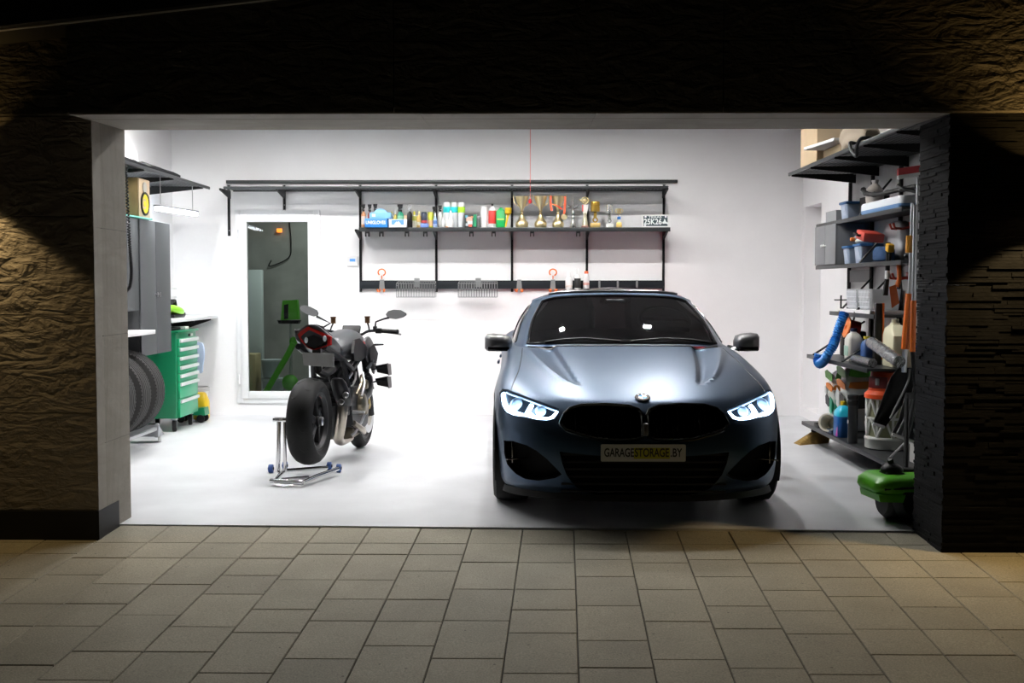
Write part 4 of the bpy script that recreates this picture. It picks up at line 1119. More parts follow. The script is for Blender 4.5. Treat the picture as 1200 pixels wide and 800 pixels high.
# ------------------------------------------------------------------ wire shelves (used on three walls)
SHELFM = PM((.045, .048, .05), .4, .4)
def wire_shelf(name, label, L, D, z, loc, rz, brackets, group=None, step=.037, bl_drop=.10, lip=.03, solid=False):
    """shelf along local x (0..L), back edge at y = 0, front at y = -D"""
    t = thing(name, label, 'shelf', (loc[0], loc[1], z), rz, group)
    g = G(); g.box((L / 2, -D, -lip / 2), (L, .012, lip), bev=.003); g.obj('front_lip', SHELFM, t)
    g = G()
    if solid: g.box((L / 2, -D / 2, -.012), (L, D - .012, .02))
    else:
        n = int(L / step)
        for k in range(n + 1): g.box((L * k / n, -D / 2, -.008), (step * .42, D, .003))
        m_ = int(D / step)
        for k in range(m_): g.box((L / 2, -D + D * (k + .5) / m_, -.0085), (L, step * .42, .003))
        for k in (0, 1): g.box((L / 2, -.015 - (D - .04) * k, -.016), (L, .010, .014))
    g.obj('deck' if solid else 'wire_deck', SHELFM, t, smooth=False)
    for bx in brackets:
        g = G(); g.prism([(0, -.012), (-D * .98, -.018), (-D * .98, -.038), (0, -bl_drop)], lambda u, v, w, bx=bx: V((bx - .01 + w, u, v)), .02); g.obj('bracket', BLACKM, t, smooth=False)
    return t
def upright(label, x, y, z0, z1, rz=0., group='shelf uprights', name='upright_rail', w=.026):
    t = thing(name, label, 'shelf upright', (x, y, z0), rz, group)
    h = z1 - z0
    g = G()
    for s_ in (-1, 1): g.box((s_ * w * .38, -.012, h / 2), (w * .24, .024, h))
    g.box((0, -.003, h / 2), (w, .006, h)); g.obj('channel', BLACKM, t, smooth=False)
    g = G()
    for k in range(2):
        g.lathe([(.007, 0), (.006, .004), (0, .005)], (0, -.006, .06 + (h - .12) * k), (0, -1, 0), n=8)
    g.obj('screw', STEEL, t)
    return t

# ------------------------------------------------------------------ left wall
wire_shelf('storage_shelf', 'long black wire shelf high on the left wall', 4.6, .57, 2.49, (XL, 7.0), pi / 2, (.6, 1.9, 2.65, 3.45, 4.4), 'high wire shelves')
WHITE_CARD = PM((.82, .82, .82), .6)

g = G(); g.hull([U(px, py, X=-3.66) + V((d, 0, 0)) for px, py in ((138, 164), (146, 166), (161, 178)) for d in (-.03, .0)] + [V((-3.66 + d, U(px, 180, X=-3.66).y, 2.492)) for px in (138, 161) for d in (-.03, .0)])
tag(g.obj('foam_sheet', WHITE_CARD, smooth=False), 'white foam sheet leaning on top of the high left shelf', 'sheet')
g = G(); q = []
rr_ = random.Random(2)
for k in range(14):
    y = 9.25 + k * .115; q.append([(-3.58 + rr_.uniform(-.02, .02), y, 2.497), (-3.57, y, 2.52 + rr_.uniform(0, .05)), (-3.48 + rr_.uniform(-.02, .02), y, 2.53 + rr_.uniform(0, .04)), (-3.385, y, 2.515 + rr_.uniform(0, .02)), (-3.39, y, 2.497)])
g.loft(q); tag(g.obj('folded_cloth', PM((.012, .012, .014), .9), ang=60), 'crumpled black cloth lying along the front of the high left shelf', 'cloth')
upright('black upright rail on the left wall beyond the grey cabinets', XL, 11.1, 1.6, 2.47, pi / 2)
upright('black upright rail on the left wall above the speaker', XL, 10.35, 2.06, 2.47, pi / 2)

CAB_G = M('cabinet_grey', (.065, .070, .074), .45, .1)
def cabinet(label, y0, y1, z0, z1, xf, ndoor, handles=True):
    t = thing('hanging_cabinet', label, 'cabinet', (XL, (y0 + y1) / 2, z0), 0, 'grey wall cabinets')
    D, W, H = xf - XL, y1 - y0, z1 - z0
    g = G(); g.box((D / 2 - .01, 0, H / 2), (D - .02, W, H), bev=.003); g.obj('carcass', CAB_G, t)
    for k in range(ndoor):
        w = W / ndoor
        d = G().box((D - .009, -W / 2 + w * (k + .5), H / 2), (.018, w - .006, H - .008), bev=.003).obj('door', CAB_G, t)
        if handles:
            s_ = (1 if k % 2 == 0 else -1)
            g = G(); yh = -W / 2 + w * (k + .5) + s_ * (w / 2 - .035)
            g.cyl((D, yh, H * .45), (D + .022, yh, H * .45), .010, n=12); g.box((D + .026, yh, H * .45), (.012, .014, .04), bev=.004); g.obj('handle', STEEL, d)
    return t
YC0, YC1, YC2 = 8.75, U(164, 300, X=-3.4).y, U(199.5, 300, X=-3.4).y
zct = U(199.5, 262, X=-3.4).z
cabinet('tall dark grey two-door wall cabinet beside the green tool trolley', YC1 + .005, YC2, U(199.5, 412, X=-3.4).z, zct, -3.4, 2)
cabinet('shorter dark grey wall cabinet next to the doorway, above the white shelf', YC0, YC1 - .005, U(150, 365, X=-3.41).z, zct, -3.41, 2, False)
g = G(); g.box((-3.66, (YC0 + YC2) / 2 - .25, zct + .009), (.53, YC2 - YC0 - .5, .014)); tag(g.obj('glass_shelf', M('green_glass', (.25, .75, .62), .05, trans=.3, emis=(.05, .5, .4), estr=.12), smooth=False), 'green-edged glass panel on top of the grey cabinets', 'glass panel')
# loudspeaker
sy0, sy1 = U(162, 250, X=-3.44).y, U(175, 250, X=-3.44).y
sz0 = zct + .0175; sz1 = U(162, 208, X=-3.44).z + .0
sp = thing('loudspeaker', 'wooden bookshelf loudspeaker with a yellow cone on the grey cabinets', 'speaker', (-3.44, (sy0 + sy1) / 2, sz0))
W, H = sy1 - sy0, min(sz1 - sz0, 2.44 - sz0)
g = G(); g.box((-.16, 0, H / 2), (.32, W, H), bev=.004); g.obj('box', M('oak_veneer', (.36, .22, .10), .5, noise=.2, nscale=8), sp)
g = G(); g.box((.004, 0, H / 2), (.008, W - .01, H - .01), bev=.002); g.obj('baffle', M('pale_baffle', (.55, .42, .28), .5), sp)
g = G(); g.lathe([(.105, .0), (.105, .012), (.09, .014), (.085, .006)], (.008, 0, H * .36), (1, 0, 0), n=28); g.obj('surround', BLACK, sp)
g = G(); g.lathe([(.085, .008), (.03, -.004), (.028, .004), (0, .012)], (.008, 0, H * .36), (1, 0, 0), n=28); g.obj('cone', PM((.75, .62, .04), .5), sp)
g = G(); g.lathe([(.05, .0), (.05, .008), (.02, .006), (0, .010)], (.008, 0, H * .78), (1, 0, 0), n=24); g.obj('tweeter', PM((.45, .43, .4), .4), sp)
# LED batten
la, lb = U(183, 243, X=-3.42), U(230, 250, X=-3.42)
bt = thing('batten_lamp', 'white tube lamp hanging below the high left shelf', 'lamp', ((la.x + lb.x) / 2, (la.y + lb.y) / 2, la.z))
L_ = lb.y - la.y
dz = lb.z - la.z
g = G(); g.box((0, 0, .03), (.06, L_, .018), rot=(math.atan2(dz, L_), 0, 0), bev=.008); g.obj('housing', PM((.25, .26, .28), .5), bt)
g = G(); g.box((0, 0, .0), (.055, L_ - .02, .026), rot=(math.atan2(dz, L_), 0, 0), bev=.014); g.obj('tube', M('tube_light', (.9, .9, .95), .4, emis=(.85, .92, 1.), estr=60.), bt)
for yy in (-.4, .4):
    g = G(); g.cyl((0, yy * L_, .04), (0, yy * L_, 2.462 - la.z), .004, n=6); g.obj('hanger', STEEL, bt)
# white shelf; black brackets stand in for the dark shadow beneath it
ws = thing('storage_shelf', 'short white shelf under the smaller grey cabinet', 'shelf', (XL, 9.15, 1.035))
g = G(); g.box((.325, 0, .0), (.64, .94, .035), bev=.004); g.obj('board', WHITEP, ws)
for yy in (-.1, .42):
    g = G(); g.prism([(0, -.0185), (.55, -.0185), (.55, -.03), (.03, -.11), (0, -.11)], lambda u, v, w, yy=yy: V((u, yy + w, v)), .012); g.obj('bracket', BLACK, ws, smooth=False)
# tyres on their rack
rk = thing('tyre_rack', 'low steel tyre rack on castors by the left doorway jamb', 'tyre rack', (-3.55, 9.15, 0))
g = G()
for xx in (-.16, .16): g.box((xx, -.02, .135), (.035, 1.65, .03), bev=.004)
for yy in (-.8, .0, .78): g.box((0, yy, .115), (.36, .035, .03), bev=.004)
for xx in (-.16, .16): g.box((xx, .80, .115), (.03, .03, .13), rot=(R(-10), 0, 0), bev=.003)
g.hull([(x, y, z) for x in (-.17, .19) for y, z in ((.76, .17), (.90, .07), (.90, .064), (.74, .064))]); g.obj('rack_frame', PM((.42, .43, .45), .4, .6), rk, smooth=False)
for xx in (-.15, .17):
    for yy in (-.8, .84):
        g = G(); g.lathe([(.008, -.014), (.03, -.014), (.034, -.008), (.034, .008), (.03, .014), (.008, .014)], (xx, yy, .034), (1, .3, 0), n=16, closed=True); w_ = g.obj('castor', PM((.5, .5, .5), .4), rk)
        g = G(); g.box((xx, yy, .075), (.04, .04, .03), bev=.006); g.obj('castor_fork', STEEL, w_)
TYR = M('car_tyre', (.032, .031, .030), .75, noise=.2, nscale=12)
def tyre(label, y, first=[None]):
    c = (-3.55, y, .155 + .365)
    if first[0] is None:
        t = thing('spare_tyre', label, 'tyre', c, 0, 'tyres stored on the rack')
        hw = .13; r1, r0 = .365, .235
        pr = [(r0, -hw * .75), (r0 + .01, -hw * .9), (r0 + .07, -hw), (r1 - .045, -hw * .96), (r1 - .012, -hw * .86), (r1 - .004, -hw * .70)]
        for f in (-.55, -.28, 0, .28, .55):
            pr += [(r1 - .001, hw * (f - .085)), (r1 - .009, hw * (f - .075)), (r1 - .009, hw * (f - .02)), (r1, hw * (f - .01))]
        pr += [(r1 - .004, hw * .70), (r1 - .012, hw * .86), (r1 - .045, hw * .96), (r0 + .07, hw), (r0 + .01, hw * .9), (r0, hw * .75)]
        g = G(); g.lathe(pr, (0, 0, 0), (0, 1, 0), n=64, closed=True); g.obj('carcass', TYR, t, ang=25)
        g = G()
        for k in range(72):
            a = 2 * pi * k / 72
            for s_ in (-1, 1): g.box((cos(a) * (r1 - .0105), s_ * hw * .72, sin(a) * (r1 - .0105)), (.012, hw * .26, .010), rot=(0, -a, 0))
        o = g.obj('shoulder_tread', PM((.016, .0155, .015), .85), t, smooth=False); o['kind'] = 'stuff'
        first[0] = t; return t
    return dup(first[0], c, label=label)
tyre('farthest of the car tyres on the rack, beside the green trolley', 9.49)
tyre('middle one of the car tyres standing on the rack', 9.13)
tyre('car tyre on the rack nearest the doorway jamb, mostly hidden', 8.77)
tyre('car tyre at the hidden front end of the rack', 8.57) if False else None

# green tool trolley, drawers toward the room
GRN = M('trolley_green', (.006, .19, .08), .32)
GRND = M('trolley_green_drawer', (.02, .36, .17), .3)
ty0, ty1 = U(208, 440, X=-3.42).y, U(231.5, 440, X=-3.42).y
tz1 = U(208, 390, X=-3.42).z; 
tt_ = thing('tool_trolley', 'green seven-drawer tool trolley on black castors against the left wall', 'tool trolley', (-3.42, (ty0 + ty1) / 2, 0))
W = ty1 - ty0; D = .47; zb = .135
g = G(); g.box((-D / 2 - .012, 0, (zb + tz1) / 2), (D, W, tz1 - zb), bev=.008)
g.obj('carcass', GRN, tt_)
g = G(); g.box((-D / 2, 0, tz1 + .008), (D + .03, W + .02, .022), bev=.006); g.obj('top_tray', GRN, tt_)
zz = [tz1 - .075 - .085 * k for k in range(7)] 
zz = [U(219, y, X=-3.42).z for y in (398, 408, 418.5, 429, 438.5, 448, 467.5)] + [U(219, 486, X=-3.42).z]
for k in range(7):
    z1_, z0_ = zz[k] + .022, zz[k + 1] + .028
    if k == 6: z0_ = zz[7] - .0
    d = G().box((.002, .0, (z0_ + z1_) / 2), (.022, W - .07, z1_ - z0_), bev=.004).obj('drawer', GRND, tt_)
    g = G(); g.box((.022, 0, z1_ - .022), (.022, W - .075, .034), bev=.006); g.obj('handle', PM((.72, .76, .75), .3, .3), d)
g = G(); g.cyl((.0, .05, tz1 - .035), (.012, .05, tz1 - .035), .014, n=14); g.obj('lock', BLACK, tt_)
g = G(); g.box((.004, .14, tz1 - .035), (.004, .06, .025)); g.obj('name_tag', PM((.5, .55, .5), .4), tt_)
for xx, yy in ((-.06, -W / 2 + .07), (-.06, W / 2 - .07), (-.40, -W / 2 + .07), (-.40, W / 2 - .07)):
    g = G(); g.lathe([(.012, -.02), (.055, -.02), (.062, -.012), (.062, .012), (.055, .02), (.012, .02)], (xx, yy, .062), (1, .25, 0), n=22, closed=True); w_ = g.obj('castor', BLACK, tt_)
    g = G(); g.cyl((xx - .024, yy - .006, .062), (xx + .024, yy + .006, .062), .034, n=14); g.box((xx, yy, .125), (.05, .06, .02)); g.obj('castor_hub', STEEL, w_)
# things around the trolley
g = G(); g.box((-3.66, ty0 + .20, tz1 + .034), (.34, .30, .028), bev=.008); c_ = g.obj('lid_case', BLACK); tag(c_, 'flat black case lying on top of the green trolley', 'case')
g = G(); g.box((-3.56, ty0 + .43, tz1 + .035), (.22, .12, .03), bev=.006); c_ = g.obj('paper_box', PM((.7, .7, .68), .5)); tag(c_, 'small white box on the green trolley next to the black case', 'box')
fj = thing('trolley_jack', 'low green floor jack parked behind the tool trolley', 'jack', (-3.47, ty1 + .16, 0))
g = G(); g.hull([(x, y, z) for x, y, z in ((-.2, -.08, .09), (.10, -.08, .08), (.10, .08, .08), (-.2, .08, .09), (-.2, -.08, .14), (.09, -.08, .16), (.09, .07, .16), (-.2, .07, .14))]); g.obj('chassis', GRN, fj, smooth=False)
for xx, yy in ((.05, -.07), (.05, .07), (-.16, -.07), (-.16, .07)):
    g = G(); g.lathe([(.0, -.014), (.040, -.014), (.045, 0), (.040, .014), (0, .014)], (xx, yy, .046), (0, 1, 0), n=16); g.obj('wheel', BLACK, fj)
# white bucket, yellow bag, pale blue cloth
bp0 = U(237, 487, Y=11.75)
bk = thing('bucket', 'white plastic bucket with a grey rim in the back left corner', 'bucket', (bp0.x - .12, 11.9, 0))
bh = U(237, 453, Y=11.9).z
g = G(); g.lathe([(0, .0), (.11, 0), (.145, bh - .03), (.138, bh - .03), (.105, .01), (0, .01)], n=28); g.obj('body', WHITEP, bk)
g = G(); g.lathe([(.142, bh - .045), (.158, bh - .045), (.158, bh - .01), (.14, bh), (.136, bh - .03)], n=28, closed=True); g.obj('rim', PM((.45, .45, .45), .5), bk)
def bag(name, label, c, w, d, h, mat, seed, cat='bag', squash=1.3, top=.45, parent=None):
    r = random.Random(seed); g = G(); rings = []
    for k in range(9):
        f = k / 8; sc_ = (1 - .12 * abs(f - .35)) if f < .7 else (1 - (f - .7) / .3 * (1 - top))
        ring_ = []
        for j in range(20):
            a = 2 * pi * j / 20; p = 3.2
            x = math.copysign(abs(cos(a)) ** (2 / p), cos(a)) * w / 2 * sc_; y = math.copysign(abs(sin(a)) ** (2 / p), sin(a)) * d / 2 * sc_
            n_ = 1 + r.uniform(-.07, .07)
            ring_.append((c[0] + x * n_, c[1] + y * n_, c[2] + h * f + (r.uniform(-.012, .012) if 0 < k else 0)))
        rings.append(ring_)
    g.loft(rings)
    o = g.obj(name, mat, parent, ang=50, subd=1)
    return tag(o, label, cat) if parent is None else o
bag('rubbish_bag', 'crumpled yellow plastic bag in front of the white bucket', (U(236, 488, Y=11.62).x, 11.62, 0), .17, .16, U(236, 459, Y=11.62).z, M('yellow_film', (.75, .50, .02), .35), 4, top=.5)
g = G(); q = []
cp = U(234, 400, Y=11.5)
for k in range(9):
    f = k / 8; hw_ = .05 + .03 * sin(pi * min(1, f * 1.3)); z = cp.z - .34 * f
    q.append([(cp.x - hw_ - .03, 11.44 + .02 * sin(5 * f), z), (cp.x, 11.49 + .015 * sin(9 * f), z), (cp.x + hw_, 11.46 + .02 * cos(7 * f), z), (cp.x + hw_ * .9, 11.435, z), (cp.x, 11.455, z), (cp.x - hw_ - .025, 11.425, z)])
g.loft(q); tag(g.obj('hanging_cloth', PM((.42, .50, .66), .8), ang=60, subd=1), 'pale blue cloth hanging behind the green trolley', 'cloth')
# work bench and what stands on and over it
wb = thing('work_bench', 'white wall-mounted work bench top reaching to the back wall', 'work bench', (XL, 11.32, 1.118))
g = G(); g.box((.25, 0, -.018), (.49, 1.58, .036), bev=.004); g.obj('bench_top', M('bench_white', (.72, .76, .75), .35), wb)
for yy in (-.6, .1, .7):
    g = G(); g.prism([(0, -.036), (.44, -.036), (.44, -.055), (.02, -.2), (0, -.2)], lambda u, v, w, yy=yy: V((u, yy + w, v)), .02); g.obj('bracket', BLACKM, wb, smooth=False)
for z_, lab in ((U(205, 338, X=-3.6).z, 'upper small white shelf over the work bench'), (U(205, 348, X=-3.62).z, 'lower small white shelf over the work bench')):
    s_ = thing('small_shelf', lab, 'shelf', (XL, 11.02, z_), 0, 'small shelves over the work bench')
    g = G(); g.box((.15, 0, 0), (.30, .55, .022), bev=.004); g.obj('board', WHITEP, s_)
    g = G(); g.prism([(0, -.011), (.24, -.011), (.24, -.02), (0, -.05)], lambda u, v, w: V((u, w, v)), .014); g.obj('bracket', BLACKM, s_, smooth=False)
    if 'upper' in lab: zsh = z_ + .011
p = U(215, 336, X=-3.68)
sb = thing('spray_bottle', 'tiny orange spray bottle on the small upper shelf at the left wall', 'spray bottle', (-3.68, 11.2, zsh))
g = G(); g.lathe([(0, 0), (.028, 0), (.028, .06), (.012, .085), (0, .085)], n=14); g.obj('body', PM((.8, .30, .05), .4), sb)
g = G(); g.hull([(-.03, 0, .10), (.02, 0, .085), (-.04, .0, .115), (.02, .01, .115), (.02, -.01, .115), (0, 0, .08)]); g.obj('trigger', BLACK, sb, smooth=False)
ts = thing('power_tool', 'lime green cordless sander lying on the work bench', 'power tool', (-3.56, 10.98, 1.119))
g = G(); g.ell((.0, .03, .075), (.085, .22, .05), rot=(R(-8), 0, 0)); g.obj('casing', PM((.26, .62, .02), .35), ts)
g = G(); g.box((0, .02, .018), (.13, .34, .034), bev=.008); g.box((0, .25, .03), (.06, .16, .04), bev=.012); g.obj('sole', BLACK, ts)
g = G(); g.tube([(0, -.06, .10), (0, -.03, .17), (0, .05, .17), (0, .08, .10)], .022, n=8); g.obj('grip', BLACK, ts)
pd = thing('pillar_drill', 'small black drill stand behind the lime sander on the bench', 'drill stand', (-3.60, 10.62, 1.119))
g = G(); g.box((0, 0, .012), (.16, .2, .024), bev=.004); g.cyl((0, .05, .02), (0, .05, .30), .02, n=12); g.obj('column', BLACK, pd)
g = G(); g.box((0, .0, .21), (.07, .12, .09), bev=.015); g.obj('head', BLACKM, pd)
# coiled cord hanging from the shelf by the jamb
cx = U(150, 250, X=-3.33)
q0 = [U(147.5, 194, Y=8.85), U(149, 230, Y=8.85), U(151, 270, Y=8.85), U(153, 300, Y=8.85), U(154, 320, Y=8.85), U(152, 336, Y=8.85), U(146, 343, Y=8.85)]
path = smooth_path(q0, 60)
g = G(); g.tube([p + V((.010 * cos(k * 1.1), .010 * sin(k * 1.1), 0)) for k, p in enumerate(path)], .006, n=5)
tag(g.obj('coiled_cord', BLACK), 'black coiled cord hanging in front of the grey cabinets by the jamb', 'cord')
# ------------------------------------------------------------------ back wall shelving
def bx(px, Y=12.08): return U(px, 300, Y=Y).x
def bzz(py, Y=12.08): return U(600, py, Y=Y).z
zt = 2.505
x0, x1 = U(262, 219, Y=11.73).x, U(783, 219, Y=11.73).x
UPX = (422, 511, 600, 688, 778)
ups = [bx(p) for p in UPX]
wire_shelf('storage_shelf', 'long black wire shelf high on the back wall over the trophies', x1 - x0, .40, zt, (x0, YB), 0, [bx(p) - x0 for p in (269, 333, 422, 511, 600, 688, 777)], 'high wire shelves')
g = G(); a_, b_ = U(265, 213, Y=YB - .02), U(794, 213, Y=YB - .02)
g.box(((a_.x + b_.x) / 2, YB - .016, a_.z), (b_.x - a_.x, .03, .035), bev=.003); tag(g.obj('hang_track', PM((.06, .065, .065), .4, .5)), 'dark horizontal hanging track fixed above the back wall shelf', 'rail')
nm = ('second', 'third', 'fourth', 'fifth')
zlo = bzz(342)
tops = bzz(216)
for i, xx in enumerate(ups):
    upright('black upright rail on the back wall, %s' % ('by the thermostat' if i == 0 else 'between the glove boxes and spray cans' if i == 1 else 'beside the yellow funnel' if i == 2 else 'behind the piston trophy' if i == 3 else 'behind the number plate'), xx, YB, zlo, tops)
upright('short black upright rail left of the glazed door', bx(268), YB, bzz(276), tops)
upright('short black upright rail above the glazed door', bx(333), YB, bzz(246), tops)
ZS = bzz(266.2, 11.75)
sx0, sx1 = U(420, 266, Y=11.74).x, U(786, 266, Y=11.74).x
wire_shelf('display_shelf', 'dark display shelf on the back wall holding bottles and trophies', sx1 - sx0, .36, ZS, (sx0, YB), 0, [u - sx0 for u in ups], None, solid=True, lip=.045, bl_drop=.12)
for k, px in enumerate((430.5, 447, 477, 498.5, 552.5, 578.5, 623.5, 677.5)):
    g = G(); xx = U(px, 272, Y=11.80).x
    g.prism([(-.022, 0), (.022, 0), (.022, -.035), (.012, -.035), (.012, -.012), (-.012, -.012), (-.012, -.035), (-.022, -.035)], lambda u, v, w, xx=xx: V((xx + u, 11.77 + w, ZS - .044 + v * 1.5)), .05)
    o = tag(g.obj('shelf_clip', BLACK, smooth=False), 'small black clip under the display shelf on the back wall', 'clip', 'clips under the display shelf')
# rail below, with hooks and baskets
ra, rb_ = bzz(328.5), bzz(338.3)
rx0, rx1 = bx(421), bx(778)
g = G(); g.box(((rx0 + rx1) / 2, YB - .034, (ra + rb_) / 2), (rx1 - rx0, .016, ra - rb_), bev=.002); g.box(((rx0 + rx1) / 2, YB - .036, ra - .004), (rx1 - rx0, .03, .008)); tag(g.obj('tool_rail', PM((.022, .027, .032), .4, .4)), 'broad dark grey tool rail along the back wall behind the car', 'rail')
ORG = PM((.85, .20, .04), .4)
GALV = PM((.34, .35, .35), .4, .6)
yr = YB - .041
def hook(px, ring_, lab, grp='hooks on the tool rail'):
    t = thing('tool_hook', lab, 'hook', (bx(px, yr), yr, (ra + rb_) / 2), 0, grp)
    g = G(); g.prism([(-.022, .055), (.022, .055), (.032, -.06), (-.032, -.06)], lambda u, v, w: V((u, -w - .003, v)), .010); g.obj('hook_plate', GALV, t, smooth=False)
    for s_ in (-1, 1):
        g = G(); g.tube([(s_ * .020, -.01, -.05), (s_ * .024, -.05, -.075), (s_ * .036, -.09, -.072), (s_ * .042, -.10, -.05)], [.007, .010, .010, .009], n=8); g.obj('prong', ORG, t)
    if ring_:
        g = G(); g.tube([(.0, -.02, .06), (0, -.02, .10)], .006, n=6); g.tube([(.04 * cos(R(-60 + 300 * k / 20 + -10)), -.02, .135 + .036 * sin(R(-60 + 300 * k / 20 - 10))) for k in range(21)], .007, n=6); g.obj('open_ring', ORG, t)
hook(447.5, True, 'tool hook with an orange ring on the rail, left of both wire baskets')
hook(608.5, False, 'tool hook with orange prongs right of the wire baskets')
hook(648, True, 'tool hook with an orange ring beside the white bottles behind the car roof')
for px, lab in ((702.5, 'small grey hook on the rail just right of the white bottles'), (724, 'middle small grey hook on the rail above the car roof'), (746.5, 'rightmost small grey hook on the rail above the car roof')):
    g = G(); xx = bx(px, yr); g.box((xx, yr - .006, (ra + rb_) / 2 + .01), (.022, .012, .08), bev=.003); g.tube([(xx, yr - .01, (ra + rb_) / 2 - .02), (xx, yr - .04, (ra + rb_) / 2 - .035), (xx, yr - .05, (ra + rb_) / 2 - .01)], .006, n=6); tag(g.obj('rail_hook', GALV), lab, 'hook', 'grey hooks on the tool rail')
for xa, xb, lab in ((464.5, 509.5, 'left grey wire basket hanging from the tool rail'), (537, 582.5, 'right grey wire basket hanging from the tool rail')):
    D_ = .17
    X0, X1 = U(xa, 348, Y=yr - D_).x, U(xb, 348, Y=yr - D_).x; zT, zB = U(480, 332, Y=yr - D_).z, U(480, 348, Y=yr - D_).z
    t = thing('wire_basket', lab, 'basket', ((X0 + X1) / 2, yr, zB), 0, 'wire baskets'); w, h = X1 - X0, zT - zB
    g = G()
    n = 15
    for k in range(n + 1):
        x = -w / 2 + w * k / n; g.tube([(x, -.012, h + .02), (x, -.012, 0), (x, -D_, 0), (x, -D_, h)], .0032, n=4)
    for k in range(4): y_ = -.012 - (D_ - .012) * k / 3; g.tube([(-w / 2, y_, 0), (w / 2, y_, 0)], .0032, n=4)
    for s_ in (-1, 1):
        for k in range(3): g.tube([(s_ * w / 2, -.012, h * (k + .5) / 3), (s_ * w / 2, -D_, h * (k + .5) / 3)], .0032, n=4)
    g.obj('wire_mesh', GALV, t)
    g = G(); g.tube([(-w / 2, -.012, h + .02), (w / 2, -.012, h + .02), (w / 2, -D_, h), (-w / 2, -D_, h)], .005, n=6, closed=True); g.tube([(-w / 2, -D_, .0), (w / 2, -D_, .0)], .004, n=6); g.obj('rim', GALV, t)
    g = G(); g.box((0, -.008, h + .01), (.06, .012, .10), bev=.003); g.obj('hanger_plate', GALV, t)
# thermostat
tx0, tx1 = bx(407, YB), bx(420, YB); tz0, tz1_ = bzz(311.5, YB), bzz(300.5, YB)
th_ = thing('thermostat', 'white thermostat with a blue display on the back wall', 'thermostat', ((tx0 + tx1) / 2, YB, (tz0 + tz1_) / 2))
g = G(); g.box((0, -.010, 0), (tx1 - tx0, .032, tz1_ - tz0), bev=.005); g.obj('case', WHITEP, th_)
g = G(); g.box((.0, -.0275, .012), ((tx1 - tx0) * .5, .003, (tz1_ - tz0) * .3)); g.obj('display', PM((.08, .25, .7), .3, emis=(.1, .3, .9), estr=.5), th_, smooth=False)

# ---- bottles and cans
SY = 11.83
def place(px, Y): return U(px, 262, Y=Y).x
CL = [0]
def bottle(px, w, ytop, col, cap, label, shape='round', band=None, Y=SY, rough=.35, cat='bottle', group='bottles on the display shelf', z=None, capf=.22, bandz=(.2, .7), name=None, capw=.45, trig=False):
    """w = width in photo pixels, ytop = pixel row of its top"""
    k = 1280. / Y
    r = w / k / 2; zs = (ZS if z is None else z); x = place(px, Y); H = U(px, ytop, Y=Y).z - zs
    t = thing(name or 'bottle', label, cat, (x, Y, zs), 0, group)
    hc = H * capf; hb = H - hc
    if shape == 'round': pr = [(0, 0), (r * .92, 0), (r, r * .12), (r, hb * .78), (r * .85, hb * .88), (r * capw, hb * .97), (r * capw, hb), (0, hb)]
    elif shape == 'can': pr = [(0, 0), (r * .95, 0), (r, .004), (r, hb * .95), (r * .9, hb), (0, hb)]
    elif shape == 'slim': pr = [(0, 0), (r * .92, 0), (r, r * .12), (r, hb * .55), (r * .7, hb * .72), (r * capw, hb * .9), (r * capw, hb), (0, hb)]
    else: pr = [(0, 0), (r, 0), (r, hb), (0, hb)]
    g = G(); g.lathe(pr, n=18); g.obj('body', PM(col, rough), t)
    if band:
        rr = r * 1.012; g = G(); g.lathe([(rr * .99, hb * bandz[0]), (rr, hb * bandz[0] + .001), (rr, hb * bandz[1] - .001), (rr * .99, hb * bandz[1])], n=18); g.obj('label_band', PM(band, .5), t)
    if cap:
        g = G()
        if trig:
            rc = r * capw
            g.cyl((0, 0, hb), (0, 0, hb + hc * .3), rc * 1.05, n=12)
            g.hull([(dx, dy, hb + dz) for dx, dz in ((-rc * 1.9, hc), (-rc * 1.9, hc * .75), (rc * 1.6, hc), (rc * 1.2, hc * .45), (-rc * .6, hc * .3)) for dy in (-rc * .55, rc * .55)])
            g.hull([(dx, dy, hb + dz) for dx, dz in ((-rc * 1.1, hc * .75), (-rc * 1.7, hc * .1), (-rc * 1.4, hc * .05), (-rc * .6, hc * .6)) for dy in (-rc * .3, rc * .3)])
            g.obj('trigger_head', PM(cap, .4), t)
        else:
            rc = r * capw if shape != 'can' else r * .93
            g.lathe([(rc, hb), (rc, H - hc * .25), (rc * .8, H), (0, H)], n=16); g.obj('cap', PM(cap, .4), t)
    return t
def carton(px0, px1, yt, yb, col, label, depth=.12, Y=SY, cat='box', z=None, group=None, name='carton', parts=()):
    x0_, x1_ = U(px0, 262, Y=Y - depth / 2).x, U(px1, 262, Y=Y - depth / 2).x; zs = ZS if z is None else z
    H = U(600, yt, Y=Y).z - (U(600, yb, Y=Y).z if z is None and yb < 264 else zs)
    t = thing(name, label, cat, ((x0_ + x1_) / 2, Y, zs), 0, group)
    g = G(); g.box((0, 0, H / 2), (x1_ - x0_, depth, H), bev=.004); g.obj('carton_body', PM(col, .45), t)
    return t, x1_ - x0_, H
blk, wht = (.012, .012, .013), (.80, .80, .80)
bottle(426.2, 5.5, 239.5, (.55, .25, .12), blk, 'brown spray bottle with black trigger at the left end of the display shelf', band=(.6, .5, .45), trig=True, capf=.30, Y=11.84)
bottle(433.6, 5.5, 239.5, (.40, .08, .07), blk, 'dark red spray bottle behind the left end of the blue glove box', trig=True, capf=.30, Y=12.0)
bottle(440.2, 6, 239, (.10, .12, .2), blk, 'third black trigger spray bottle from the left, behind the light blue pack', trig=True, capf=.30, Y=12.0)
gb, w_, h_ = carton(427.5, 454, 256, 265, (.03, .22, .62), 'blue glove box with white lettering lying on the display shelf', Y=11.80, depth=.14)
text('UNIGLOVES', 'lettering', .048, WHITEP, gb, (-.005, -.0705, h_ * .52), (pi / 2, 0, 0), ext=.0004, bold=.0015, sx=.83)
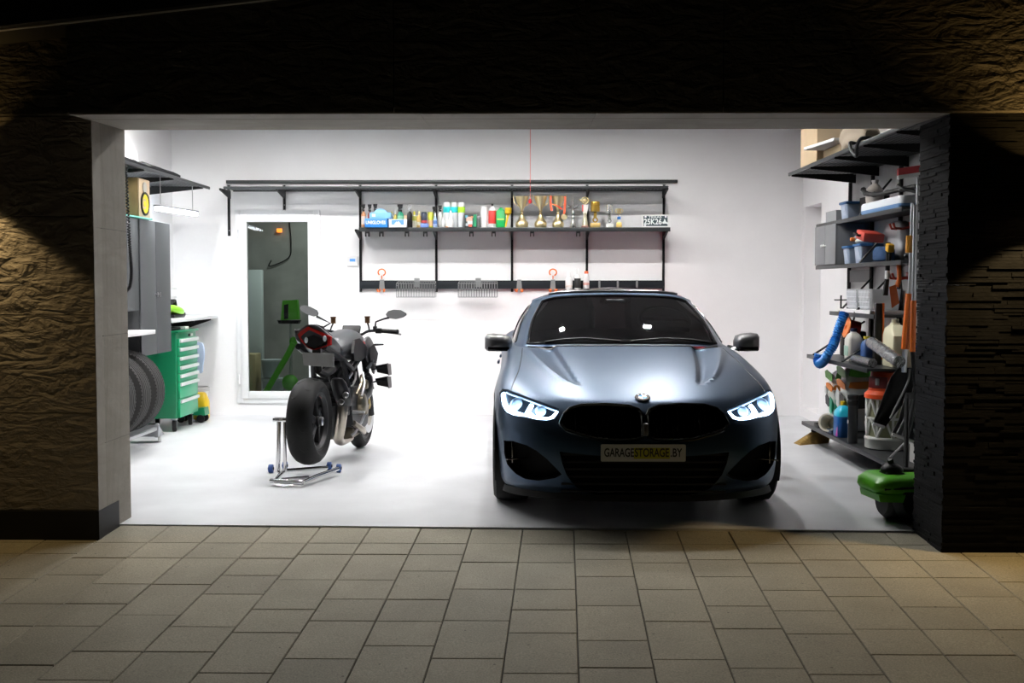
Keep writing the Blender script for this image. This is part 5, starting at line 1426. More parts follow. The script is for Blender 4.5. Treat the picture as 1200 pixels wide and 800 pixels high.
g = G(); g.box((0, -.0702, h_ * .9), (w_ * .96, .001, h_ * .12)); g.obj('stripe', PM((.15, .42, .85), .4), gb, smooth=False)
zb2 = ZS + h_
lb_, w2, h2 = carton(433, 458, 249, 256, (.22, .52, .88), 'light blue soft pack on top of the blue glove box', z=zb2, Y=11.80, depth=.12, name='soft_pack', cat='pack')
g = G(); r_ = random.Random(9)
g.loft([[(x, y, z + r_.uniform(-.004, .004)) for x, y in ((-w2 * .30 * q, -.045 * q), (-w2 * .05 * q, -.055 * q), (w2 * .30 * q, -.05 * q), (w2 * .32 * q, .045 * q), (0, .05 * q), (-w2 * .3 * q, .045 * q))] for z, q in ((h2, 1.), (h2 + .02, .8), (h2 + .035, .5), (h2 + .04, .2))]); g.obj('bulge', PM((.30, .60, .92), .5), lb_, ang=60)
g = G(); g.box((-w2 * .30, -.061, h2 * .5), (w2 * .16, .001, h2 * .5)); g.obj('mark', PM((.75, .85, .95), .5), lb_, smooth=False)
wb_, w3, h3 = carton(455.5, 476.5, 257, 265.2, (.78, .80, .86), 'white tissue box with a blue picture panel beside the blue glove box', Y=11.78, depth=.12)
g = G(); g.box((0, -.0605, h3 * .62), (w3 * .68, .001, h3 * .60)); g.obj('picture_panel', PM((.10, .30, .78), .5), wb_, smooth=False)
g = G(); g.prism([(-w3 * .2, h3 * .36), (-w3 * .06, h3 * .72), (0, h3 * .6), (w3 * .05, h3 * .78), (w3 * .2, h3 * .36)], lambda u, v, w: V((u, -.0614 - w, v)), .0006); g.obj('mountain_mark', PM((.8, .85, .92), .5), wb_, smooth=False)
bottle(459, 5, 248, (.10, .16, .22), (.75, .65, .2), 'small dark bottle with a yellow cap behind the white tissue box', Y=12.02)
bottle(463.5, 5, 246.5, (.62, .50, .12), wht, 'yellow bottle with a white cap behind the white tissue box', Y=12.02)
bottle(469.3, 8, 239.5, (.03, .35, .20), blk, 'green spray bottle with a black trigger behind the tissue box', trig=True, capf=.3, Y=12.0, band=(.25, .6, .4), bandz=(.3, .75))
carton(473.5, 479, 252, 265, (.65, .45, .28), 'small tan carton left of the tall black bottle', Y=11.98, depth=.06)
bottle(480.2, 6.5, 239.5, blk, (.35, .35, .36), 'tall black bottle with a grey trigger on the display shelf', trig=True, capf=.3, Y=11.80)
bottle(485.5, 6, 247.5, (.72, .72, .60), (.65, .6, .05), 'white bottle with a yellow-green cap right of the tall black bottle', band=(.5, .52, .1), bandz=(.55, .9), Y=11.86)
bottle(491.3, 6, 247.5, (.80, .55, .18), (.8, .72, .45), 'pale orange bottle between white and dark bottles', band=(.75, .7, .6), bandz=(.2, .45), Y=11.86)
fl, wf, hf = carton(492.5, 502, 261.8, 265.4, (.18, .28, .65), 'flat blue tin under the dark bottle', depth=.09, Y=11.80, name='flat_tin', cat='tin')
bottle(497, 7, 248.5, (.02, .03, .06), (.02, .03, .07), 'dark bottle with a red label standing on the flat blue tin', band=(.55, .06, .06), bandz=(.06, .3), z=ZS + hf, Y=11.80, shape='can', capf=.1)
bottle(504.6, 7, 248.5, (.62, .66, .05), (.65, .68, .1), 'yellow-green can with an orange label on the display shelf', band=(.8, .50, .25), bandz=(.1, .55), shape='can', capf=.12, Y=11.84)
bottle(510, 5, 249, (.42, .55, .82), (.75, .78, .8), 'small pale blue bottle at the second upright', band=(.1, .2, .5), bandz=(.3, .6), Y=11.79, shape='slim')
bottle(509, 5, 242, (.05, .05, .06), blk, 'black trigger bottle half hidden behind the second upright', trig=True, capf=.35, Y=11.95)
bottle(516, 5.6, 240.5, (.78, .78, .76), blk, 'slim white bottle with a black trigger left of the cyan spray cans', trig=True, capf=.28, Y=11.9)
bottle(519, 3.4, 254.5, (.8, .8, .8), wht, 'tiny white bottle in front of the slim white trigger bottle', Y=11.78)
def spraycan(px, band, label):
    t = bottle(px, 8.3, 237.2, (.68, .70, .72), wht, label, shape='can', capf=.17, Y=11.86, band=band, bandz=(.72, .99), cat='spray can', name='spray_can', rough=.3)
    return t
spraycan(523.6, (.02, .62, .66), 'left spray can with a cyan band and white dome cap')
spraycan(532.4, (.02, .62, .66), 'right spray can with a cyan band and white dome cap')
spraycan(540.8, (.42, .80, .03), 'spray can with a lime green band and white dome cap')
bottle(524, 4, 253, (.8, .75, .7), (.8, .8, .8), 'tiny white bottle with an orange foot in front of the left cyan can', Y=11.77, band=(.8, .4, .2), bandz=(.0, .12))
bottle(528.2, 6, 246.8, (.80, .80, .80), wht, 'white pump bottle in front of the two cyan cans', Y=11.77, shape='slim', capf=.3)
cb, w4, h4 = carton(544.3, 558.5, 251, 265.6, (.03, .04, .04), 'colourful printed box right of the lime spray can', depth=.10, Y=11.80)
for dx, dz, ww, hh, cc in ((-.32, .8, .2, .2, (.1, .45, .6)), (-.1, .62, .5, .35, (.8, .45, .35)), (-.05, .35, .42, .3, (.75, .75, .75)), (-.02, .14, .28, .2, (.7, .12, .08)), (.36, .5, .26, .9, (.02, .28, .12)), (.12, .78, .2, .12, (.75, .3, .1)), (-.3, .2, .2, .2, (.5, .55, .6))):
    g = G(); g.box((dx * w4, -.0508, dz * h4), (ww * w4, .0012, hh * h4)); g.obj('print_patch', PM(cc, .45), cb, smooth=False)
g = G(); g.lathe([(0, 0), (.055, 0), (.055, .10), (.03, .125), (0, .125)], (U(560, 262, Y=11.92).x, 11.92, ZS), n=20); tag(g.obj('grey_tub', PM((.35, .36, .36), .5)), 'rounded grey tub behind the colourful box', 'tub')
bottle(567.2, 8, 242, (.84, .84, .83), (.86, .86, .86), 'plain white bottle right of the colourful box', shape='can', capf=.1, rough=.4)
bottle(577, 9, 238.8, (.80, .78, .78), blk, 'white bottle with a large red label and black cap', band=(.72, .05, .04), bandz=(.18, .78), capf=.09, capw=.3)
# green jug with pointed shoulders
xg = place(587, SY); Hg = U(587, 243, Y=SY).z - ZS
jg = thing('oil_jug', 'bright green oil jug with pointed shoulders', 'jug', (xg, SY, ZS))
g = G(); g.loft([[(x * q + dx, y * q2, z) for x, y in rrect(.102, .07, .015, 3)] for z, q, q2, dx in ((0, .97, .97, 0), (.006, 1, 1, 0), (Hg * .80, 1, 1, 0), (Hg * .93, .42, .6, 0), (Hg * .95, .26, .45, 0))]); g.obj('body', PM((.01, .42, .10), .35), jg, ang=40)
g = G(); g.cyl((0, 0, Hg * .94), (0, 0, Hg), .015, n=12); g.obj('cap', PM((.01, .30, .08), .4), jg)
g = G(); g.box((-.002, -.0358, Hg * .41), (.075, .001, .016)); g.obj('label_stripe', PM((.55, .75, .15), .5), jg, smooth=False)
fn_ = thing('funnel', 'yellow funnel leaning beside the green jug', 'funnel', (place(595.5, 11.76), 11.76, ZS))
hfu = U(595, 244, Y=11.82).z - ZS
g = G(); g.lathe([(.036, hfu), (.036, hfu - .055), (.030, hfu - .06), (.010, hfu - .075), (.007, hfu - .075), (.03, hfu - .05), (.033, hfu)], n=20); g.obj('bowl', PM((.75, .48, .01), .4), fn_)
g = G(); g.tube([(.0, 0, hfu - .065), (-.012, 0, hfu * .4), (-.03, 0, .004)], [.012, .010, .007], n=8); g.obj('spout', PM((.75, .48, .01), .4), fn_)
# ---- trophies
GOLD = PM((1., .84, .48), .34, 1.); SILV = PM((.82, .82, .82), .2, 1.)
YT = 11.86
def cup(px, w, ytop, label, mat=GOLD, ribbon=False, base=True):
    k = 1280. / YT; H = U(px, ytop, Y=YT).z - ZS; r = w / k / 2
    t = thing('trophy_cup', label, 'trophy', (place(px, YT), YT, ZS), 0, 'trophies on the display shelf')
    g = G(); g.lathe([(0, 0), (r * .80, 0), (r * .86, .01), (r * .92, H * .10), (r * .86, H * .17), (r * .62, H * .24), (r * .40, H * .32), (r * .26, H * .40), (r * .24, H * .43), (0, H * .43)], n=24); g.obj('base', mat, t)
    g = G(); g.ell((0, 0, H * .46), (r * .22, r * .22, H * .035)); g.ell((0, 0, H * .535), (r * .25, r * .25, H * .035)); g.obj('stem', mat, t)
    g = G(); g.lathe([(0, H * .565), (r * .2, H * .57), (r * .55, H * .72), (r * .82, H * .88), (r * .98, H), (r * .93, H), (r * .76, H * .88), (r * .48, H * .72), (0, H * .62)], n=28); g.obj('bowl', mat, t)
    for s_ in (-1, 1):
        g = G(); g.tube(smooth_path([(s_ * r * .5, 0, H * .69), (s_ * r * 1.05, 0, H * .78), (s_ * r * 1.20, 0, H * .92), (s_ * r * 1.22, 0, H * 1.02), (s_ * r * 1.10, 0, H * 1.0)], 4), [.005] * 12 + [.007, .009, .009, .008, .006], n=7); g.obj('handle', mat, t)
    return t, H, r
cup(611.5, 16, 230, 'gold trophy cup beside the yellow funnel, leftmost of the three large cups')
cup(633.5, 16, 229.8, 'gold trophy cup in the middle of the three large cups')
t3, H3, r3 = cup(654, 15, 229.8, 'gold trophy cup hung with red medal ribbons')
RIB = PM((.75, .09, .02), .6)
def ribbon(pts_, label, w=.022, medal=True):
    t = thing('medal', label, 'medal', (place(654, YT), YT, ZS), 0, 'medals hung on the trophy cup')
    g = G(); q = smooth_path(pts_, 5); rows = [[(p.x - w / 2, p.y, p.z), (p.x + w / 2, p.y, p.z + .004), (p.x + w / 2, p.y - .003, p.z + .004), (p.x - w / 2, p.y - .003, p.z)] for p in q]
    g.loft(rows); g.obj('ribbon', RIB, t, ang=60)
    if medal:
        e = q[-1]; g = G(); g.lathe([(0, 0), (.030, 0), (.033, .003), (.030, .006), (0, .006)], (e.x, e.y - .0, e.z - .03), (0, -1, 0), n=20); g.obj('disc', GOLD, t)
ribbon([(-r3 * 1.12, -.035, H3 * 1.0), (-r3 * 1.18, -.05, H3 * .78), (-r3 * 1.0, -.055, H3 * .52)], 'red ribbon hanging on the left handle of the ribboned cup', medal=False)
ribbon([(-r3 * 1.0, -.05, H3 * .74), (-.02, -.075, H3 * .68), (r3 * .6, -.075, H3 * .56)], 'red ribbon slung across the front of the ribboned cup', medal=False)
ribbon([(r3 * 1.05, -.04, H3 * .98), (r3 * 1.05, -.06, H3 * .75), (r3 * .9, -.065, H3 * .42)], 'gold medal on a red ribbon at the right side of the ribboned cup')
# silver figure trophy
fs = thing('trophy_figure', 'silver star-topped trophy between the ribboned cup and the globe trophy', 'trophy', (place(671.5, YT), YT, ZS), 0, 'trophies on the display shelf')
Hs = U(671, 232.5, Y=YT).z - ZS
g = G(); g.lathe([(0, 0), (.035, 0), (.035, .012), (.028, .02), (.03, Hs * .14), (.016, Hs * .24), (.012, Hs * .30), (.018, Hs * .34), (.010, Hs * .38), (.010, Hs * .44), (.018, Hs * .48), (.009, Hs * .54), (.012, Hs * .66), (0, Hs * .68)], n=20); g.obj('stem', SILV, fs)
g = G()
for a, l in ((90, .11), (35, .085), (145, .085), (10, .05), (170, .06)): g.tube([(0, 0, Hs * .66), (l * cos(R(a)), 0, Hs * .66 + l * sin(R(a)))], [.010, .004], n=6)
g.obj('star', SILV, fs)
gt = thing('trophy_globe', 'slim trophy with a gold ring top and red and white column', 'trophy', (place(685.5, YT), YT, ZS), 0, 'trophies on the display shelf')
Hq = U(685, 231, Y=YT).z - ZS
g = G(); g.box((0, 0, .011), (.075, .06, .022), bev=.003); g.obj('foot', PM((.25, .1, .08), .4), gt)
g = G(); g.lathe([(.033, .022), (.03, .05), (.02, Hq * .32), (.017, Hq * .40), (.02, Hq * .44), (.018, Hq * .48), (0, Hq * .48)], n=18); g.obj('column', PM((.8, .76, .55), .25, .7), gt)
g = G(); g.loft([[(x, y, z) for x, y in ((-w, -.012), (w, -.012), (w, .012), (-w, .012))] for z, w in ((Hq * .46, .020), (Hq * .60, .030), (Hq * .76, .036))]); g.obj('panel', PM((.75, .72, .68), .4), gt, smooth=False)
g = G(); g.box((-.026, -.013, Hq * .64), (.014, .003, Hq * .22)); g.obj('red_stripe', PM((.7, .1, .08), .4), gt, smooth=False)
g = G(); g.lathe([(.034 + .007 * cos(2 * pi * k / 8), .007 * sin(2 * pi * k / 8)) for k in range(8)], (0, 0, Hq * .89), (0, 1, 0), n=24, closed=True); g.ell((0, 0, Hq * .89), (.022, .01, .022)); g.tube([(-.06, 0, Hq * .93), (-.03, 0, Hq * .84), (0, 0, Hq * .77), (.03, 0, Hq * .84), (.06, 0, Hq * .93)], .006, n=6); g.obj('ring_top', GOLD, gt)
def piston(px, ytop, w, mat, matb, label):
    H = U(px, ytop, Y=YT).z - ZS; r = w * YT / 1280 / 2
    t = thing('piston_trophy', label, 'trophy', (place(px, YT), YT, ZS), 0, 'piston trophies')
    g = G(); g.box((0, 0, H * .09), (r * 2.2, r * 1.6, H * .18), bev=.004); g.obj('plinth', matb, t)
    g = G(); g.tube([(0, 0, H * .38), (0, 0, H * .68)], [.013, .011], n=8, flat=(1.4, .8)); g.lathe([(r * .34, -.010), (r * .62, -.010), (r * .62, .010), (r * .34, .010)], (0, 0, H * .30), (0, 1, 0), n=20, closed=True); g.obj('connecting_rod', mat, t)
    g = G(); g.lathe([(0, H * .62), (r * .95, H * .62), (r, H * .64), (r, H * .80), (r * .94, H * .81), (r * .94, H * .84), (r, H * .85), (r, H * .89), (r * .94, H * .90), (r * .94, H * .93), (r, H * .94), (r * .97, H), (0, H)], n=24); g.cyl((0, -r * 1.01, H * .72), (0, -r * .8, H * .72), r * .25, n=12); g.obj('piston_head', mat, t)
piston(697.5, 236.3, 10.5, PM((.62, .40, .08), .3, .9), PM((.70, .50, .18), .35, .6), 'gold piston and rod trophy on a gold block')
piston(714.2, 240, 7.5, PM((.78, .78, .74), .25, .9), PM((.78, .77, .72), .4), 'smaller silver piston and rod trophy on a white block')
sc_ = thing('trophy_small', 'smallest gold cup with a blue band, right of the silver piston', 'trophy', (place(725.4, YT), YT, ZS), 0, 'trophies on the display shelf')
Hx = U(725, 244, Y=YT).z - ZS
g = G(); g.box((0, 0, Hx * .14), (.062, .05, Hx * .28), bev=.003, taper=(.85, .85)); g.obj('block', PM((.72, .5, .16), .35, .5), sc_)
g = G(); g.lathe([(.022, Hx * .28), (.014, Hx * .36), (.018, Hx * .48), (.014, Hx * .62), (.02, Hx * .66), (0, Hx * .68)], n=16); g.obj('stem', PM((.8, .8, .75), .3), sc_)
g = G(); g.lathe([(.0165, Hx * .42), (.02, Hx * .44), (.02, Hx * .55), (.0165, Hx * .57)], n=16); g.obj('blue_band', PM((.03, .18, .55), .3), sc_)
g = G(); g.lathe([(0, Hx * .68), (.02, Hx * .74), (.028, Hx * .98), (.024, Hx * .98), (0, Hx * .76)], n=18); g.tube([(-.022, 0, Hx * .74), (-.042, 0, Hx * .84), (-.036, 0, Hx * .96), (-.024, 0, Hx * .93)], .004, n=6); g.tube([(.022, 0, Hx * .74), (.042, 0, Hx * .84), (.036, 0, Hx * .96), (.024, 0, Hx * .93)], .004, n=6); g.obj('bowl', GOLD, sc_)
# number plate leaning at the right end
npx0, npx1 = U(752, 258, Y=11.78).x, U(784.3, 258, Y=11.78).x; Hn = U(768, 251.3, Y=11.78).z - ZS
npl = thing('number_plate', 'dark number plate in a white frame at the right end of the display shelf', 'number plate', ((npx0 + npx1) / 2, 11.77, ZS), rot=(R(-6), 0, 0))
wn = npx1 - npx0
g = G(); g.prism(rrect(wn, Hn, .008), lambda u, v, w: V((u, w, v + Hn / 2)), .008); g.obj('frame', PM((.72, .72, .70), .4), npl, smooth=False)
g = G(); g.prism(rrect(wn * .88, Hn * .80, .006), lambda u, v, w: V((u, -.0012 + w, v + Hn / 2)), .001); g.obj('plate', PM((.02, .045, .055), .4), npl, smooth=False)
PT = PM((.70, .76, .74), .5)
text('TEXAS', 'lettering', .030, PT, npl, (-.005, -.0020, Hn * .80), (pi / 2, 0, 0), ext=.0004, bold=.0006, sx=1.6)
o = text('25K26', 'lettering', .085, PT, npl, (-wn * .10, -.0020, Hn * .42), (pi / 2, 0, 0), ext=.0004, bold=.0022, sx=.86)
g = G(); g.prism([(.0, .01), (.04, .012), (.055, .0), (.06, .02), (.035, .035), (.028, .06), (.016, .065), (.012, .04), (-.004, .03)], lambda u, v, w: V((wn * .26 + u, -.0022 - w, Hn * .2 + v * .95)), .0006); g.obj('rider_mark', PT, npl, smooth=False)
for dx, dz in ((-.36, .83), (.37, .83), (-.38, .14)):
    g = G(); g.lathe([(0, 0), (.011, 0), (.011, .002), (0, .002)], (dx * wn, -.0015, dz * Hn), (0, -1, 0), n=12); g.obj('screw', PM((.75, .75, .8), .4), npl)
# red cord with a ball, hung from the ceiling in front of the shelf
pc = U(621.3, 236, Y=11.60)
cd = thing('hanging_ball', 'thin red cord with a small red ball hanging from the ceiling over the trophies', 'hanging ball', (pc.x, 11.60, pc.z))
g = G(); g.cyl((0, 0, .02), (0, 0, ZC - pc.z), .003, n=6); g.obj('cord', PM((.75, .12, .10), .6), cd)
g = G(); g.lathe([(0, -.022), (.014, -.018), (.02, 0), (.014, .018), (.006, .03), (0, .03)], n=16); g.obj('ball', PM((.6, .03, .03), .4), cd)
# white bottles on the rail behind the car roof
zr = ra + .001
g = G(); xa, xb = bx(661, 11.98), bx(693, 11.98); g.box(((xa + xb) / 2, 12.0, rb_ - .018), (xb - xa, .16, .012)); tag(g.obj('rail_shelf', PM((.055, .065, .075), .4, .4), smooth=False), 'small dark ledge on the tool rail under the white bottles', 'ledge')
zq = rb_ - .012
bottle(667, 8.5, 319, (.82, .82, .81), (.84, .84, .84), 'left white bottle on the rail ledge behind the car roof', z=zq, Y=11.98, group='bottles behind the car roof', band=(.75, .68, .62), bandz=(.2, .35))
bottle(677, 7.5, 314.5, (.80, .80, .79), (.84, .84, .84), 'white bottle with a black label on the rail ledge', z=zq, Y=11.98, group='bottles behind the car roof', band=(.02, .02, .02), bandz=(.12, .72), capf=.25)
bottle(687.3, 7, 317.5, (.76, .76, .76), (.8, .15, .05), 'white bottle with a red cap on the rail ledge', z=zq, Y=11.98, group='bottles behind the car roof', band=(.7, .4, .35), bandz=(.3, .45), capf=.14, capw=.7)

# ------------------------------------------------------------------ store room behind the glazed door
YS = YB + 1.1
LIM = PM((.10, .48, .02), .4)
a_, b_ = U(291, 316, Y=YS + .6), U(308, 460, Y=YS + .6)
g = G(); g.box(((a_.x + b_.x) / 2 - .1, YS + .65, a_.z / 2), (b_.x - a_.x + .2, .12, a_.z), bev=.01); tag(g.obj('white_board', PM((.62, .68, .68), .5)), 'tall pale board standing behind the glass on the left', 'board')
a_, b_ = U(291, 414, Y=YS + .3), U(303, 460, Y=YS + .3)
g = G(); g.box(((a_.x + b_.x) / 2 - .05, YS + .3, a_.z / 2), (b_.x - a_.x + .1, .3, a_.z), bev=.01); tag(g.obj('tan_carton', PM((.50, .42, .24), .7)), 'tan carton behind the glass at its lower left corner', 'box')
trm = thing('garden_tool', 'upright green cordless garden tool seen through the glass door', 'garden tool', (U(341, 450, Y=YS).x, YS, 0))
tx = trm.location.x
def so(px, py): p = U(px, py, Y=YS); return V((p.x - tx, 0, p.z))
g = G(); g.tube([so(340.5, 376), so(341, 440), so(341.5, 458)], .018, n=10); g.obj('shaft', PM((.45, .47, .46), .4, .5), trm)
g = G(); g.hull([so(*p) + V((0, d, 0)) for p in ((332, 352), (349, 351), (351, 374), (330, 375)) for d in (-.05, .05)]); g.obj('head', LIM, trm, smooth=False)
g = G(); g.hull([so(*p) + V((0, d, 0)) for p in ((334, 357), (339, 356), (339, 373), (334, 374)) for d in (-.054, .054)]); g.hull([so(*p) + V((0, d, 0)) for p in ((326, 375), (352, 375), (350, 379), (328, 379)) for d in (-.06, .06)]); g.obj('dark_insert', BLACK, trm, smooth=False)
g = G(); g.ell(so(340, 448), (.10, .08, .10)); g.ell(so(344, 400), (.05, .05, .06)); g.obj('guard', LIM, trm)
bar = G().tube([U(310, 462, Y=YS - .25), U(338, 414, Y=YS - .25), U(344, 402, Y=YS - .25)], .035, n=8, flat=(1, .6)).obj('green_pole', LIM); tag(bar, 'green pole leaning diagonally behind the glass door', 'pole')
for px, py, h, r, lab in ((320, 446, .30, .13, 'pale round tub seen low through the glass door'), (318, 428, .22, .12, 'second pale tub stacked above through the glass door')):
    p = U(px, py, Y=YS + .25); z0 = p.z - h / 2
    t = thing('paint_tub', lab, 'tub', (p.x, YS + .25, 0 if 'low' in lab else .312), 0, 'tubs in the store room')
    g = G(); g.lathe([(0, 0), (r * .85, 0), (r, h * .92), (0, h * .92)], n=22); g.obj('body', PM((.42, .48, .50), .5), t)
    g = G(); g.lathe([(0, h * .9), (r * 1.05, h * .9), (r * 1.05, h), (0, h)], n=22); g.obj('lid', PM((.52, .58, .6), .5), t)
for px, py, lab in ((320, 449, ''),): pass
p1_, p2_ = U(318, 320, Y=YB + 2.28), U(342, 300, Y=YB + 2.28)
g = G(); g.tube(smooth_path([U(339, 260, Y=YB + 2.27), U(341, 285, Y=YB + 2.27), U(338, 302, Y=YB + 2.27), U(316, 312, Y=YB + 2.27), U(318, 305, Y=YB + 2.27)], 6), .008, n=6); tag(g.obj('looped_cable', BLACK), 'black cable looped on the wall behind the glass', 'cable')
p = U(327.5, 270, Y=YB + 2.25); g = G(); g.box(p, (.07, .03, .05), bev=.006); tag(g.obj('indicator_light', M('orange_glow', (.8, .3, .05), .4, emis=(1., .25, .03), estr=2.5)), 'small orange indicator light glowing behind the glass', 'light')
ld = bpy.data.lights.new('store_room_fill', 'AREA'); ld.energy = 22; ld.size = .5; ld.color = (.9, 1., .95)  # unseen fill light, added to brighten the room behind the glass
lo = bpy.data.objects.new('store_room_fill', ld); C.objects.link(lo); lo.location = (-2.6, YB + 1.2, 2.75)
# ------------------------------------------------------------------ right wall
g = G(); slab(g, XR - .012, XR + .001, 7.6, 10.35, .02, 2.47)
struct(g.obj('wall_panel_right', M('grey_wall_panel', (.42, .42, .42), .35, noise=.18, nscale=5), smooth=False))
wire_shelf('storage_shelf', 'wide black wire shelf high on the right wall carrying cardboard boxes', 3.2, .60, 2.485, (XR - .012, 10.22), -pi / 2, (.06, .72, 1.45, 2.2, 2.9), 'high wire shelves')
WY = (10.28, 9.62, 8.90, 8.12)
for y, lab in zip(WY, ('black wall upright behind the grey two-door cabinet on the right wall', 'black wall upright behind the beige bag on the right wall', 'black wall upright beside the red hooks on the right wall', 'black wall upright behind the long-handled tools on the right wall')):
    upright(lab, XR - .012, y, .10, 2.46, -pi / 2, 'uprights on the right wall', w=.04)
def shelf_r(label, z, xf, y0, y1, braces=(), name='storage_shelf'):
    t = wire_shelf(name, label, y0 - y1, XR - .014 - xf, z, (XR - .014, y0), -pi / 2, [], 'shelves on the right wall', solid=True, lip=.035)
    for yb in braces:
        g = G(); D = XR - .014 - xf; g.tube([(y0 - yb, -.02, .30), (y0 - yb, -D + .01, .0)], .009, n=6); g.obj('brace', BLACKM, t)
    return t
ZA, ZB, ZCc, ZD, ZE = 2.02, 1.63, 1.217, .826, .20
shelf_r('upper dark shelf on the right wall with the white lid and beige bag', ZA, 2.75, 10.40, 8.05, (9.10,))
shelf_r('dark shelf on the right wall holding the blue-grey bins', ZB, 2.75, 10.40, 8.05, (9.088,))
shelf_r('narrow dark shelf on the right wall with the clear baskets', ZCc, 2.72, 9.80, 8.55, (9.55, 9.105))
shelf_r('dark shelf on the right wall with jugs and the foil roll', ZD, 2.55, 9.90, 8.15, (9.75, 8.86))
be = shelf_r('lowest wide dark shelf on the right wall, just above the floor', ZE, 2.55, 10.05, 7.05, ())
for yy in (9.5, 8.6, 7.2):
    g = G(); g.box((10.05 - yy, -.08, -.11), (.03, .12, .178)); g.obj('foot', BLACKM, be)
# grey cabinet between the two upper shelves
RC = thing('hanging_cabinet', 'small grey two-door cabinet with white knobs on the right wall', 'cabinet', (XR - .015, (10.39 + 9.70) / 2, ZB + .001))
RCG = M('right_cabinet_grey', (.20, .205, .215), .45)
H = ZA - .024 - ZB - .003
g = G(); g.box((-.145, 0, H / 2), (.28, .68, H), bev=.003); g.obj('carcass', RCG, RC)
for s_ in (1, -1):
    d = G().box((-.294, s_ * .172, H / 2), (.018, .338, H - .006), bev=.003).obj('door', RCG, RC)
    g = G(); g.lathe([(.008, 0), (.006, .012), (.013, .022), (.010, .03), (0, .032)], (-.303, s_ * .035, H * .48), (-1, 0, 0), n=14); g.obj('knob', WHITEP, d)
g = G(); slab(g, XR - .03, XR - .013, 9.66, 10.24, 1.475, 1.585); tag(g.obj('rail_plate', PM((.14, .145, .15), .45), smooth=False), 'grey rail plate on the wall under the grey cabinet', 'rail')

CARDB = M('cardboard', (.58, .44, .28), .8, noise=.06, nscale=6)
def cbox(label, x0, x1, y0, y1, z0, z1, flaps=True, mat=CARDB, group='cardboard boxes on the high right shelf'):
    t = thing('cardboard_box', label, 'box', ((x0 + x1) / 2, (y0 + y1) / 2, z0), 0, group)
    W, D, H = x1 - x0, y1 - y0, z1 - z0
    g = G()
    g.box((0, 0, H / 2), (W, D, H), bev=.003); g.obj('carton_body', mat, t)
    g = G(); g.box((0, 0, H + .001), (.05, D * .98, .002)); g.box((0, -D / 2 - .0005, H - .05), (.05, .001, .10)); g.obj('tape', PM((.60, .50, .36), .4), t, smooth=False)
    if flaps:
        for s_ in (-1, 1):
            g = G(); g.hull([(s_ * W / 2, -D / 2, H), (s_ * W / 2, D / 2, H), (s_ * (W / 2 + .03), -D / 2 + .01, H + .16), (s_ * (W / 2 + .03), D / 2 - .01, H + .16), (s_ * (W / 2 - .004), 0, H)]); g.obj('flap', mat, t, smooth=False)
    return t
cbox('tall cardboard box at the far end of the high right shelf', 2.52, 2.96, 9.56, 10.12, 2.486, 2.86)
cbox('low cardboard box under the white panel on the high right shelf', 2.56, 2.98, 8.98, 9.50, 2.486, 2.60, False)
p = thing('flat_board', 'white flat panel with a dark edge resting on the low cardboard box', 'panel', (2.68, 9.26, 2.606))
g = G(); g.box((0, 0, .016), (.48, .62, .026), rot=(0, 0, R(8)), bev=.004); g.obj('panel_board', WHITEP, p)
g = G(); g.box((-.06, .08, .034), (.26, .34, .012), rot=(0, 0, R(8)), bev=.004); g.obj('dark_inlay', BLACK, p)
# beige cloth roll and black cable on the same shelf
g = G(); r_ = random.Random(21); rr = []
for k in range(13):
    y = 8.90 - k * .045; s_ = .6 + .4 * sin(pi * min(1, (k + 1.5) / 13)); ring_ = []
    for j in range(24):
        a = 2 * pi * j / 24; q = 1 + .13 * sin(5 * a + k * .3) + r_.uniform(-.03, .03)
        ring_.append((2.62 + .13 * s_ * q * cos(a), y, max(2.488, 2.488 + .12 * s_ * (1 + q * sin(a)))))
    rr.append(ring_)
g.loft(rr); tag(g.obj('cloth_bundle', M('beige_cloth', (.40, .33, .25), .9), ang=60, subd=1), 'beige folded cloth bundle on the high right shelf beside the boxes', 'cloth')
q = smooth_path([(2.52, 8.33, 2.50), (2.43, 8.28, 2.51), (2.425, 8.22, 2.44), (2.44, 8.15, 2.40), (2.425, 8.08, 2.47), (2.44, 8.02, 2.51), (2.52, 7.98, 2.50)], 6)
g = G(); g.tube(q, .014, n=7); tag(g.obj('black_cable', BLACK), 'black cable drooping over the edge of the high right shelf', 'cable')

# storage bins
BING = M('bin_blue_grey', (.33, .40, .52), .45); BINB = M('bin_blue', (.03, .12, .30), .45)
def bin_(label, x, y, z, w=.22, d=.17, h=.155, group='blue-grey storage bins'):
    t = thing('storage_bin', label, 'bin', (x, y, z), 0, group)
    g = G(); g.loft([[(u * s_, v * s_, zz) for u, v in rrect(w, d, .02, 3)] for zz, s_ in ((0, .86), (.004, .88), (h, 1.), (h, .95), (.006, .82))], cap=True); g.obj('body', BING, t, ang=40)
    g = G(); g.loft([[(u, v, zz) for u, v in rrect(w * s_, d * s_, .02, 3)] for zz, s_ in ((h - .022, 1.02), (h - .018, 1.09), (h, 1.09), (h + .002, .98))]); g.obj('rim', BINB, t, ang=40)
    g = G(); g.box((-w * .475, 0, h * .48), (.004, d * .6, h * .55), rot=(0, R(-8), 0)); g.obj('label_plate', PM((.40, .46, .56), .5), t, smooth=False)
    return t
bin_('blue-grey bin standing on the upper shelf over the small grey cabinet', 2.88, 9.62, ZA + .001, .22, .20, .15)
bin_('far blue-grey bin on the shelf beside the small grey cabinet', 2.88, 9.53, ZB + .001)
bin_('near blue-grey bin on the shelf below the red case', 2.88, 9.20, ZB + .001, .22, .19, .16)
g = G(); slab(g, 2.78, 3.0, 9.86, 10.20, ZA + .001, ZA + .10); tag(g.obj('grey_box', PM((.30, .31, .32), .5), smooth=False), 'plain grey box on top of the small grey cabinet', 'box')
